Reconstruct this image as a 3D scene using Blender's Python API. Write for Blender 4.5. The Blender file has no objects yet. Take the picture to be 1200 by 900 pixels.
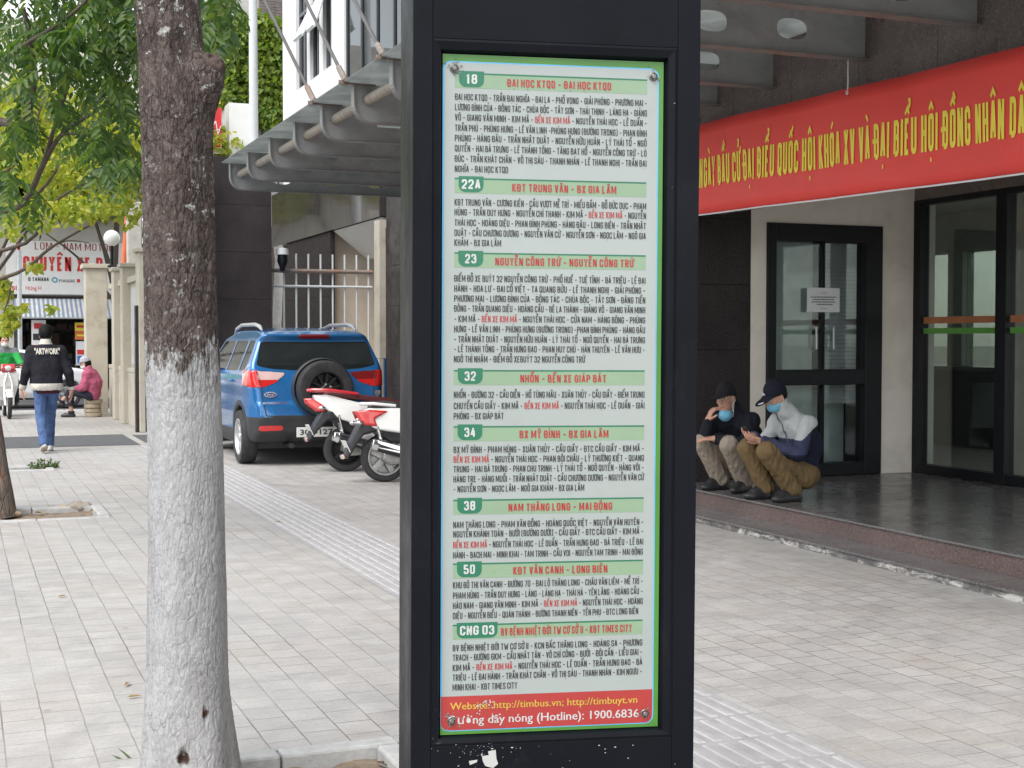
import bpy, bmesh, math, random
import numpy as np
import openvdb as vdb
from mathutils import Vector, Matrix, noise as mnoise

random.seed(7)
rng = np.random.default_rng(11)
R = math.radians
S = bpy.context.scene
C = S.collection

# ------------------------------------------------------------------ camera, sky, sun, exposure
# World frame: X runs into the building (across the pavement), Y runs along the street, Z is up.
YAW, PITCH, FOC, EYE = R(-22.1), R(1.897), 1600.0, 1.55
cam_d = bpy.data.cameras.new("camera")
cam = bpy.data.objects.new("camera", cam_d)
C.objects.link(cam)
cam.location = (0, 0, EYE)
cam.rotation_euler = (R(90) - PITCH, 0, YAW)
cam_d.sensor_width = 36
cam_d.lens = FOC / 1200 * 36
cam_d.clip_start = 0.05
cam_d.clip_end = 600
S.camera = cam

SUN_EL, SUN_AZ = R(54), R(216)          # azimuth in the XY plane of the direction the light comes FROM
world = bpy.data.worlds.new("World")
S.world = world
world.use_nodes = True
wn = world.node_tree.nodes
wl = world.node_tree.links
bg = wn["Background"]
sky = wn.new("ShaderNodeTexSky")
sky.sky_type = 'NISHITA'
sky.sun_disc = False
sky.sun_elevation = SUN_EL
sky.sun_rotation = R(90) - SUN_AZ
sky.air_density = 1.0
sky.dust_density = 0.6
sky.ozone_density = 1.0
hs = wn.new("ShaderNodeHueSaturation")   # thin overcast: the blue is washed out of the whole dome
hs.inputs["Saturation"].default_value = 0.22
wl.new(sky.outputs[0], hs.inputs["Color"])
wl.new(hs.outputs[0], bg.inputs[0])
bg.inputs[1].default_value = 0.15

sun_d = bpy.data.lights.new("sun", 'SUN')
sun = bpy.data.objects.new("sun", sun_d)
C.objects.link(sun)
sun_d.energy = 1.6
sun_d.angle = R(42)
sun_d.color = (1.0, 0.965, 0.92)
sd = Vector((math.cos(SUN_EL) * math.cos(SUN_AZ), math.cos(SUN_EL) * math.sin(SUN_AZ), math.sin(SUN_EL)))
sun.rotation_euler = sd.to_track_quat('Z', 'Y').to_euler()
sun.location = (-6, -8, 14)

S.view_settings.view_transform = 'Standard'
S.view_settings.look = 'None'
S.view_settings.gamma = 1.0
S.view_settings.exposure = 1.27
S.view_settings.use_curve_mapping = False
S.render.engine = 'CYCLES'
S.cycles.max_bounces = 7
S.cycles.transparent_max_bounces = 12
S.cycles.use_denoising = True
S.cycles.sample_clamp_indirect = 6

# ------------------------------------------------------------------ pixel -> place (1200 x 900 photograph)
_r = Vector((math.cos(YAW), math.sin(YAW), 0))
_f0 = Vector((-math.sin(YAW), math.cos(YAW), 0))
_f = _f0 * math.cos(PITCH) + Vector((0, 0, -math.sin(PITCH)))
_u = _r.cross(_f)
EYEV = Vector((0, 0, EYE))


def ray(px, py):
    return _f + _r * ((px - 600) / FOC) - _u * ((py - 450) / FOC)


def at(px, py, Y):                       # Y metres away along the (level) view axis
    d = ray(px, py)
    return EYEV + d * (Y / d.dot(_f0))


def on_z(px, py, z=0.0):
    d = ray(px, py)
    return EYEV + d * ((z - EYE) / d.z)


def on_u(px, py, u):
    d = ray(px, py)
    return EYEV + d * (u / d.y)


def on_v(px, py, v):
    d = ray(px, py)
    return EYEV + d * (v / d.x)


# ------------------------------------------------------------------ materials
MATS = {}


def new_mat(name):
    m = bpy.data.materials.new(name)
    m.use_nodes = True
    nt = m.node_tree
    return m, nt, nt.nodes["Principled BSDF"]


def mixc(nt, fac, a, b, mode='MIX'):
    n = nt.nodes.new("ShaderNodeMix")
    n.data_type = 'RGBA'
    n.blend_type = mode
    for sock, val in ((n.inputs[0], fac), (n.inputs[6], a), (n.inputs[7], b)):
        if hasattr(val, "is_output"):
            nt.links.new(val, sock)
        elif isinstance(val, (int, float)):
            sock.default_value = val
        else:
            sock.default_value = (*val[:3], 1)
    return n.outputs[2]


def nmath(nt, op, a, b=None, c=None):
    n = nt.nodes.new("ShaderNodeMath")
    n.operation = op
    for i, v in enumerate((a, b, c)):
        if v is None:
            continue
        if hasattr(v, "is_output"):
            nt.links.new(v, n.inputs[i])
        else:
            n.inputs[i].default_value = v
    return n.outputs[0]


def coords(nt, scale=(1, 1, 1), rot=(0, 0, 0), kind="Object"):
    tc = nt.nodes.new("ShaderNodeTexCoord")
    mp = nt.nodes.new("ShaderNodeMapping")
    mp.inputs["Scale"].default_value = scale
    mp.inputs["Rotation"].default_value = rot
    nt.links.new(tc.outputs[kind], mp.inputs[0])
    return mp.outputs[0]


def noise_tex(nt, co, scale, detail=4, rough=0.55, dist=0.0):
    n = nt.nodes.new("ShaderNodeTexNoise")
    n.inputs["Scale"].default_value = scale
    n.inputs["Detail"].default_value = detail
    n.inputs["Roughness"].default_value = rough
    n.inputs["Distortion"].default_value = dist
    nt.links.new(co, n.inputs["Vector"])
    return n.outputs[0]


def voro(nt, co, scale, feature='F1', out=0, rand=1.0):
    n = nt.nodes.new("ShaderNodeTexVoronoi")
    n.feature = feature
    n.inputs["Scale"].default_value = scale
    n.inputs["Randomness"].default_value = rand
    nt.links.new(co, n.inputs["Vector"])
    return n.outputs[out]


def ramp(nt, fac, stops):
    n = nt.nodes.new("ShaderNodeValToRGB")
    els = n.color_ramp.elements
    while len(els) < len(stops):
        els.new(0.5)
    for e, (p, c) in zip(els, stops):
        e.position = p
        if isinstance(c, (int, float)):
            c = (c, c, c)
        e.color = (*c[:3], 1)
    nt.links.new(fac, n.inputs[0])
    return n.outputs[0]


def bump(nt, bs, height, strength=0.3, dist=0.01):
    b = nt.nodes.new("ShaderNodeBump")
    b.inputs["Strength"].default_value = strength
    b.inputs["Distance"].default_value = dist
    nt.links.new(height, b.inputs["Height"])
    nt.links.new(b.outputs[0], bs.inputs["Normal"])


def mat(name, col, rough=0.6, metal=0.0, var=0.12, vscale=6.0, bmp=0.0, bscale=60.0, spec=0.5, coat=0.0, dirt=None, dscale=3.0,
        damt=0.5, kind="Object"):
    """Plain surface with colour mottling, optional dirt patches and fine bump."""
    if name in MATS:
        return MATS[name]
    m, nt, bs = new_mat(name)
    co = coords(nt, kind=kind)
    n1 = noise_tex(nt, co, vscale, 5, 0.6)
    lo = tuple(max(0, c * (1 - var)) for c in col)
    hi = tuple(min(1, c * (1 + var)) for c in col)
    c = ramp(nt, n1, [(0.3, lo), (0.7, hi)])
    if dirt is not None:
        n2 = noise_tex(nt, co, dscale, 7, 0.7, 0.6)
        f = ramp(nt, n2, [(0.5, 0.0), (0.72, damt)])
        c = mixc(nt, f, c, dirt)
    nt.links.new(c, bs.inputs["Base Color"])
    n3 = noise_tex(nt, co, vscale * 2.3, 4, 0.6)
    rr = nmath(nt, 'MULTIPLY_ADD', n3, 0.18, rough - 0.09)
    nt.links.new(rr, bs.inputs["Roughness"])
    bs.inputs["Metallic"].default_value = metal
    bs.inputs["Specular IOR Level"].default_value = spec
    bs.inputs["Coat Weight"].default_value = coat
    bs.inputs["Coat Roughness"].default_value = 0.06
    if bmp:
        bump(nt, bs, noise_tex(nt, co, bscale, 4, 0.6), bmp, 0.004)
    MATS[name] = m
    return m


def glass_mat(name, tint=(0.75, 0.85, 0.82), trans=0.75, rough=0.02, ior=1.5):
    """A pane: part clear, part mirror by Fresnel."""
    if name in MATS:
        return MATS[name]
    m, nt, bs = new_mat(name)
    out = nt.nodes["Material Output"]
    tr = nt.nodes.new("ShaderNodeBsdfTransparent")
    tr.inputs[0].default_value = (tint[0] * trans, tint[1] * trans, tint[2] * trans, 1)
    gl = nt.nodes.new("ShaderNodeBsdfGlossy")
    gl.inputs["Roughness"].default_value = rough
    gl.inputs[0].default_value = (0.95, 0.97, 0.96, 1)
    fr = nt.nodes.new("ShaderNodeFresnel")
    ge = nt.nodes.new("ShaderNodeNewGeometry")      # a thin pane: both of its faces mirror as air to glass
    sw = nt.nodes.new("ShaderNodeMath")
    sw.operation = 'MULTIPLY_ADD'
    nt.links.new(ge.outputs["Backfacing"], sw.inputs[0])
    sw.inputs[1].default_value = 1 / ior - ior
    sw.inputs[2].default_value = ior
    nt.links.new(sw.outputs[0], fr.inputs[0])
    mx = nt.nodes.new("ShaderNodeMixShader")
    nt.links.new(fr.outputs[0], mx.inputs[0])
    nt.links.new(tr.outputs[0], mx.inputs[1])
    nt.links.new(gl.outputs[0], mx.inputs[2])
    nt.links.new(mx.outputs[0], out.inputs[0])
    MATS[name] = m
    return m


def leaf_mat(name, cols, rough=0.42, trans=0.35):
    if name in MATS:
        return MATS[name]
    m, nt, bs = new_mat(name)
    g = nt.nodes.new("ShaderNodeNewGeometry")
    rnd = g.outputs["Random Per Island"]
    c = ramp(nt, rnd, [(i / max(1, len(cols) - 1), cc) for i, cc in enumerate(cols)])
    nt.links.new(c, bs.inputs["Base Color"])
    bs.inputs["Roughness"].default_value = rough
    out = nt.nodes["Material Output"]
    tl = nt.nodes.new("ShaderNodeBsdfTranslucent")
    c2 = mixc(nt, 1.0, c, (1.5, 1.6, 0.6), 'MULTIPLY')
    nt.links.new(c2, tl.inputs[0])
    mx = nt.nodes.new("ShaderNodeMixShader")
    mx.inputs[0].default_value = trans
    nt.links.new(bs.outputs[0], mx.inputs[1])
    nt.links.new(tl.outputs[0], mx.inputs[2])
    nt.links.new(mx.outputs[0], out.inputs[0])
    MATS[name] = m
    return m


# ------------------------------------------------------------------ objects
def tag(o, label=None, cat=None, group=None, kind=None):
    if label:
        o["label"] = label
    if cat:
        o["category"] = cat
    if group:
        o["group"] = group
    if kind:
        o["kind"] = kind
    return o


def thing(name, label, cat, loc=(0, 0, 0), rz=0.0, group=None):
    o = bpy.data.objects.new(name, None)
    o.empty_display_size = 0.2
    C.objects.link(o)
    o.location = loc
    o.rotation_euler = (0, 0, rz)
    return tag(o, label, cat, group)


def copy_tree(o, parent=None):
    c = o.copy()
    C.objects.link(c)
    c.parent = parent
    for ch in list(o.children):
        copy_tree(ch, c)
    return c


def mesh_obj(name, verts, faces, mats, midx=None, parent=None, smooth=False, world=True, sharp=None):
    """faces: list of lists or an int array (n,4)/(n,3). world: coordinates are world ones, also under an unrotated parent."""
    me = bpy.data.meshes.new(name)
    verts = np.asarray(verts, dtype=np.float32).reshape(-1, 3)
    off = None
    if parent is not None and world:
        off = Vector((0, 0, 0))
        p = parent
        while p is not None:
            off += p.location
            p = p.parent
        verts = verts - np.array(off, dtype=np.float32)
    if isinstance(faces, np.ndarray):
        n, k = faces.shape
        me.vertices.add(len(verts))
        me.vertices.foreach_set("co", verts.ravel())
        me.loops.add(n * k)
        me.loops.foreach_set("vertex_index", faces.astype(np.int32).ravel())
        me.polygons.add(n)
        me.polygons.foreach_set("loop_start", np.arange(0, n * k, k, dtype=np.int32))
        me.polygons.foreach_set("loop_total", np.full(n, k, dtype=np.int32))
        me.update(calc_edges=True)
    else:
        me.from_pydata(verts.tolist(), [], faces)
        me.update()
    if not isinstance(mats, (list, tuple)):
        mats = [mats]
    for m in mats:
        me.materials.append(m)
    if midx is not None:
        me.polygons.foreach_set("material_index", np.asarray(midx, dtype=np.int32))
    if smooth:
        me.polygons.foreach_set("use_smooth", np.ones(len(me.polygons), dtype=bool))
        if sharp:
            me.set_sharp_from_angle(angle=R(sharp))
    me.validate()
    o = bpy.data.objects.new(name, me)
    C.objects.link(o)
    o.parent = parent
    return o


class MB:
    """Collects simple solids; build() links them as ONE mesh object."""

    def __init__(s):
        s.v, s.f, s.m = [], [], []

    def add(s, v, f, m=0):
        n = len(s.v)
        s.v.extend([tuple(p) for p in v])
        s.f.extend([[i + n for i in q] for q in f])
        s.m.extend([m] * len(f))
        return s

    def box(s, x0, x1, y0, y1, z0, z1, m=0):
        v = [(x0, y0, z0), (x1, y0, z0), (x1, y1, z0), (x0, y1, z0), (x0, y0, z1), (x1, y0, z1), (x1, y1, z1), (x0, y1, z1)]
        return s.add(v, [(0, 3, 2, 1), (4, 5, 6, 7), (0, 1, 5, 4), (1, 2, 6, 5), (2, 3, 7, 6), (3, 0, 4, 7)], m)

    def obox(s, c, size, M, m=0):
        h = [d / 2 for d in size]
        v = []
        for z in (-1, 1):
            for (x, y) in ((-1, -1), (1, -1), (1, 1), (-1, 1)):
                v.append(Vector(c) + M @ Vector((x * h[0], y * h[1], z * h[2])))
        return s.add(v, [(0, 3, 2, 1), (4, 5, 6, 7), (0, 1, 5, 4), (1, 2, 6, 5), (2, 3, 7, 6), (3, 0, 4, 7)], m)

    def quad(s, a, b, c, d, m=0):
        return s.add([a, b, c, d], [(0, 1, 2, 3)], m)

    def tube(s, pts, r, n=10, m=0, cap=True):
        pts = [Vector(p) for p in pts]
        k = len(pts)
        rs = r if isinstance(r, (list, tuple)) else [r] * k
        t0 = (pts[1] - pts[0]).normalized()
        up = Vector((0, 0, 1)) if abs(t0.z) < 0.9 else Vector((1, 0, 0))
        a = t0.cross(up).normalized()
        v, f = [], []
        for i, p in enumerate(pts):
            if i == 0:
                t = t0
            elif i == k - 1:
                t = (pts[i] - pts[i - 1]).normalized()
            else:
                t = (pts[i + 1] - pts[i - 1]).normalized()
            a = (a - t * a.dot(t)).normalized()
            b = t.cross(a)
            for j in range(n):
                g = 2 * math.pi * j / n
                v.append(p + (a * math.cos(g) + b * math.sin(g)) * rs[i])
        for i in range(k - 1):
            for j in range(n):
                f.append((i * n + j, i * n + (j + 1) % n, (i + 1) * n + (j + 1) % n, (i + 1) * n + j))
        if cap:
            f.append(tuple(range(n - 1, -1, -1)))
            f.append(tuple(range((k - 1) * n, k * n)))
        return s.add(v, f, m)

    def lathe(s, prof, c, axis, n=32, m=0):
        """prof: (radius, distance along axis) pairs."""
        ax = Vector(axis).normalized()
        a = ax.orthogonal().normalized()
        b = ax.cross(a)
        c = Vector(c)
        v, f = [], []
        for (r, h) in prof:
            for j in range(n):
                g = 2 * math.pi * j / n
                v.append(c + ax * h + (a * math.cos(g) + b * math.sin(g)) * max(r, 1e-4))
        for i in range(len(prof) - 1):
            for j in range(n):
                f.append((i * n + j, i * n + (j + 1) % n, (i + 1) * n + (j + 1) % n, (i + 1) * n + j))
        return s.add(v, f, m)

    def sphere(s, c, r, n=16, m=0, sc=(1, 1, 1)):
        c = Vector(c)
        v, f = [], []
        k = n // 2
        for i in range(k + 1):
            th = math.pi * i / k
            for j in range(n):
                g = 2 * math.pi * j / n
                v.append(c + Vector((r * sc[0] * math.sin(th) * math.cos(g), r * sc[1] * math.sin(th) * math.sin(g), r * sc[2] * math.cos(th))))
        for i in range(k):
            for j in range(n):
                f.append((i * n + j, (i + 1) * n + j, (i + 1) * n + (j + 1) % n, i * n + (j + 1) % n))
        return s.add(v, f, m)

    def prism(s, poly, o, ex, ey, ez, m=0):
        """poly (2D) in the plane o + x*ex + y*ey, extruded by vector ez."""
        o, ex, ey, ez = Vector(o), Vector(ex), Vector(ey), Vector(ez)
        n = len(poly)
        v = [o + ex * p[0] + ey * p[1] for p in poly] + [o + ex * p[0] + ey * p[1] + ez for p in poly]
        f = [tuple(range(n - 1, -1, -1)), tuple(range(n, 2 * n))]
        f += [(i, (i + 1) % n, n + (i + 1) % n, n + i) for i in range(n)]
        return s.add(v, f, m)

    def build(s, name, mats, parent=None, bevel=0.0, smooth=False, world=True, segs=2, sharp=40):
        o = mesh_obj(name, s.v, s.f, mats, s.m, parent, smooth, world, sharp)
        bm = bmesh.new()
        bm.from_mesh(o.data)
        bmesh.ops.recalc_face_normals(bm, faces=bm.faces)
        bm.to_mesh(o.data)
        bm.free()
        if bevel:
            b = o.modifiers.new("bevel", 'BEVEL')
            b.width = bevel
            b.segments = segs
            b.limit_method = 'ANGLE'
            b.angle_limit = R(35)
        return o


# ------------------------------------------------------------------ lettering
_tc = bpy.data.curves.new("lettering_source", 'FONT')
_to = bpy.data.objects.new("lettering_source", _tc)
for _ in range(3):
    _tc.materials.append(None)


def letter(body, bold=0.0, red=None, res=2, shear=0.0):
    """2D outline fill of a line of text: verts, faces, material index, width; cap height is 1."""
    C.objects.link(_to)
    _tc.body = body
    _tc.offset = bold
    _tc.shear = shear
    _tc.resolution_u = res
    _tc.fill_mode = 'FRONT'
    for i, ch in enumerate(_tc.body_format):
        ch.material_index = 1 if red and red[0] <= i < red[1] else 0
    bpy.context.view_layer.update()
    dg = bpy.context.evaluated_depsgraph_get()
    me = bpy.data.meshes.new_from_object(_to.evaluated_get(dg))
    n = len(me.vertices)
    co = np.zeros(n * 3, dtype=np.float32)
    me.vertices.foreach_get("co", co)
    co = co.reshape(-1, 3) / 0.691
    fs = [list(p.vertices) for p in me.polygons]
    mi = [p.material_index for p in me.polygons]
    bpy.data.meshes.remove(me)
    C.objects.unlink(_to)
    x0, x1 = co[:, 0].min(), co[:, 0].max()
    co[:, 0] -= x0
    return co[:, :2], fs, mi, float(x1 - x0)


def put_text(mb, body, o, ex, ey, x, y, height, width=None, align='L', bold=0.0, m=0, red=None, m_red=1, res=2, wscale=1.0, shear=0.0):
    """Writes into mb on the plane o + x*ex + y*ey; y is the baseline, height the cap height; width forces the line's length."""
    co, fs, mi, w = letter(body, bold, red, res, shear)
    sx = (width / w) if width else height * wscale
    wid = w * sx
    x0 = x if align == 'L' else (x - wid / 2 if align == 'C' else x - wid)
    o, ex, ey = np.array(o), np.array(ex), np.array(ey)
    P = o + np.outer(x0 + co[:, 0] * sx, ex) + np.outer(y + co[:, 1] * height, ey)
    n = len(mb.v)
    mb.v.extend([tuple(p) for p in P.tolist()])
    mb.f.extend([[i + n for i in q] for q in fs])
    mb.m.extend([m_red if k == 1 else m for k in mi])


def flat_build(mb, name, mats, parent, world=True):
    return mesh_obj(name, mb.v, mb.f, mats, mb.m, parent, False, world)


# ------------------------------------------------------------------ distance fields -> smooth continuous bodies
class Field:
    def __init__(s, lo, hi, h):
        s.lo, s.h = np.array(lo, dtype=np.float32), h
        s.n = np.ceil((np.array(hi) - np.array(lo)) / h).astype(int) + 1
        s.a = np.full(tuple(s.n), 1.0, dtype=np.float32)
        s.ax = [(s.lo[i] + np.arange(s.n[i]) * h).astype(np.float32) for i in range(3)]

    def reg(s, lo, hi):
        i0 = np.maximum(0, np.floor((np.array(lo) - s.lo) / s.h).astype(int))
        i1 = np.minimum(s.n, np.ceil((np.array(hi) - s.lo) / s.h).astype(int) + 1)
        return tuple(slice(int(a), int(max(a, b))) for a, b in zip(i0, i1))

    def grid(s, sl):
        return (s.ax[0][sl[0]][:, None, None], s.ax[1][sl[1]][None, :, None], s.ax[2][sl[2]][None, None, :])

    def merge(s, sl, d, k):
        a = s.a[sl]
        if k > 0:
            hm = np.clip(0.5 + 0.5 * (a - d) / k, 0, 1)
            s.a[sl] = a * (1 - hm) + d * hm - k * hm * (1 - hm)
        else:
            s.a[sl] = np.minimum(a, d)

    def cone(s, p0, p1, r0, r1=None, k=0.0):
        r1 = r0 if r1 is None else r1
        p0, p1 = np.array(p0, dtype=np.float32), np.array(p1, dtype=np.float32)
        m = max(r0, r1) + k + 4 * s.h
        sl = s.reg(np.minimum(p0, p1) - m, np.maximum(p0, p1) + m)
        X, Y, Z = s.grid(sl)
        d = p1 - p0
        L = float(d @ d) + 1e-9
        t = np.clip(((X - p0[0]) * d[0] + (Y - p0[1]) * d[1] + (Z - p0[2]) * d[2]) / L, 0, 1)
        dist = np.sqrt((X - p0[0] - t * d[0]) ** 2 + (Y - p0[1] - t * d[1]) ** 2 + (Z - p0[2] - t * d[2]) ** 2) - (r0 + (r1 - r0) * t)
        s.merge(sl, dist, k)
        return s

    def _ell(s, c, r, M, m):
        c = np.array(c, dtype=np.float32)
        r = np.array(r, dtype=np.float32)
        M = np.eye(3) if M is None else np.array(M)
        R_ = float(r.max()) + m
        sl = s.reg(c - R_, c + R_)
        X, Y, Z = s.grid(sl)
        q = [(M[0, i] * (X - c[0]) + M[1, i] * (Y - c[1]) + M[2, i] * (Z - c[2])) for i in range(3)]
        k0 = np.sqrt(sum((q[i] / r[i]) ** 2 for i in range(3)))
        k1 = np.sqrt(sum((q[i] / r[i] ** 2) ** 2 for i in range(3))) + 1e-6
        return sl, (k0 * (k0 - 1) / k1).astype(np.float32), q

    def ell(s, c, r, M=None, k=0.0):
        sl, d, q = s._ell(c, r, M, k + 4 * s.h)
        s.merge(sl, d, k)
        return s

    def cut_ell(s, c, r, M=None):
        sl, d, q = s._ell(c, r, M, 4 * s.h)
        s.a[sl] = np.maximum(s.a[sl], -d)
        return s

    def cut_plane(s, p, n):
        """removes what lies on the side n points to."""
        n = np.array(n, dtype=np.float32)
        n /= np.linalg.norm(n)
        X, Y, Z = s.grid((slice(None),) * 3)
        d = (X - p[0]) * n[0] + (Y - p[1]) * n[1] + (Z - p[2]) * n[2]
        s.a = np.maximum(s.a, d.astype(np.float32))
        return s

    def mesh(s, blur=0):
        a = s.a
        for _ in range(blur):
            for ax in range(3):
                b = a.copy()
                sl0 = [slice(None)] * 3
                sl0[ax] = slice(1, -1)
                slm = [slice(None)] * 3
                slm[ax] = slice(0, -2)
                slp = [slice(None)] * 3
                slp[ax] = slice(2, None)
                b[tuple(sl0)] = 0.5 * a[tuple(sl0)] + 0.25 * (a[tuple(slm)] + a[tuple(slp)])
                a = b
        a = a.copy()
        for ax in range(3):                              # close the surface at the border of the box
            for e in (0, -1):
                sl0 = [slice(None)] * 3
                sl0[ax] = e
                a[tuple(sl0)] = np.maximum(a[tuple(sl0)], s.h)
        band = 4 * s.h
        g = vdb.FloatGrid(band)
        g.copyFromArray(np.clip(a, -band, band).astype(np.float32))
        p, q = g.convertToQuads(isovalue=0.0)
        p = np.asarray(p, dtype=np.float32) * s.h + s.lo
        q = np.asarray(q, dtype=np.int64)
        if len(q):
            v0 = p[q[:, 0]]
            v1 = p[q[:, 1]]
            v2 = p[q[:, 2]]
            if np.einsum('ij,ij->i', v0, np.cross(v1, v2)).sum() < 0:
                q = q[:, ::-1]
        return p, q


def face_geo(p, q):
    c = p[q].mean(axis=1)
    n = np.cross(p[q[:, 2]] - p[q[:, 0]], p[q[:, 3]] - p[q[:, 1]])
    n /= np.linalg.norm(n, axis=1, keepdims=True) + 1e-12
    return c, n


def vert_normals(p, q):
    _, n = face_geo(p, q)
    vn = np.zeros_like(p)
    for i in range(4):
        np.add.at(vn, q[:, i], n)
    return vn / (np.linalg.norm(vn, axis=1, keepdims=True) + 1e-12)


def wrinkle(p, q, amp=0.006, sc=(14, 14, 9), seed=0.0, passes=1):
    vn = vert_normals(p, q)
    d = np.empty(len(p), dtype=np.float32)
    for i, v in enumerate(p):
        w = Vector((v[0] * sc[0] + seed, v[1] * sc[1] - seed, v[2] * sc[2] + seed * 0.7))
        a = mnoise.noise(w)
        b = mnoise.noise(w * 2.3)
        d[i] = (1 - abs(a) * 2.2) * 0.7 + b * 0.5
    return p + vn * d[:, None] * amp


def poly_sdf(px, py, pts):
    """signed distance of 2D points (arrays) to a closed polygon."""
    P = np.array(pts, dtype=np.float32)
    d = np.full(px.shape, 1e9, dtype=np.float32)
    sgn = np.ones(px.shape, dtype=np.float32)
    n = len(P)
    for i in range(n):
        a, b = P[i], P[i - 1]
        ex, ey = b[0] - a[0], b[1] - a[1]
        wx, wy = px - a[0], py - a[1]
        t = np.clip((wx * ex + wy * ey) / (ex * ex + ey * ey + 1e-12), 0, 1)
        d = np.minimum(d, (wx - ex * t) ** 2 + (wy - ey * t) ** 2)
        c1, c2, c3 = py >= a[1], py < b[1], ex * wy > ey * wx
        flip = (c1 & c2 & c3) | (~c1 & ~c2 & ~c3)
        sgn = np.where(flip, -sgn, sgn)
    return sgn * np.sqrt(d)


def smax(a, b, k):
    hm = np.clip(0.5 - 0.5 * (a - b) / k, 0, 1)
    return a * (1 - hm) + b * hm + k * hm * (1 - hm)


def field_obj(f, name, mats, parent, classify=None, wr=None, blur=0, smooth=True, sharp=None):
    p, q = f.mesh(blur)
    if wr:
        p = wrinkle(p, q, *wr)
    mi = None
    if classify is not None:
        c, n = face_geo(p, q)
        mi = classify(c, n)
    return mesh_obj(name, p, q, mats, mi, parent, smooth, False, sharp)

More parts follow.
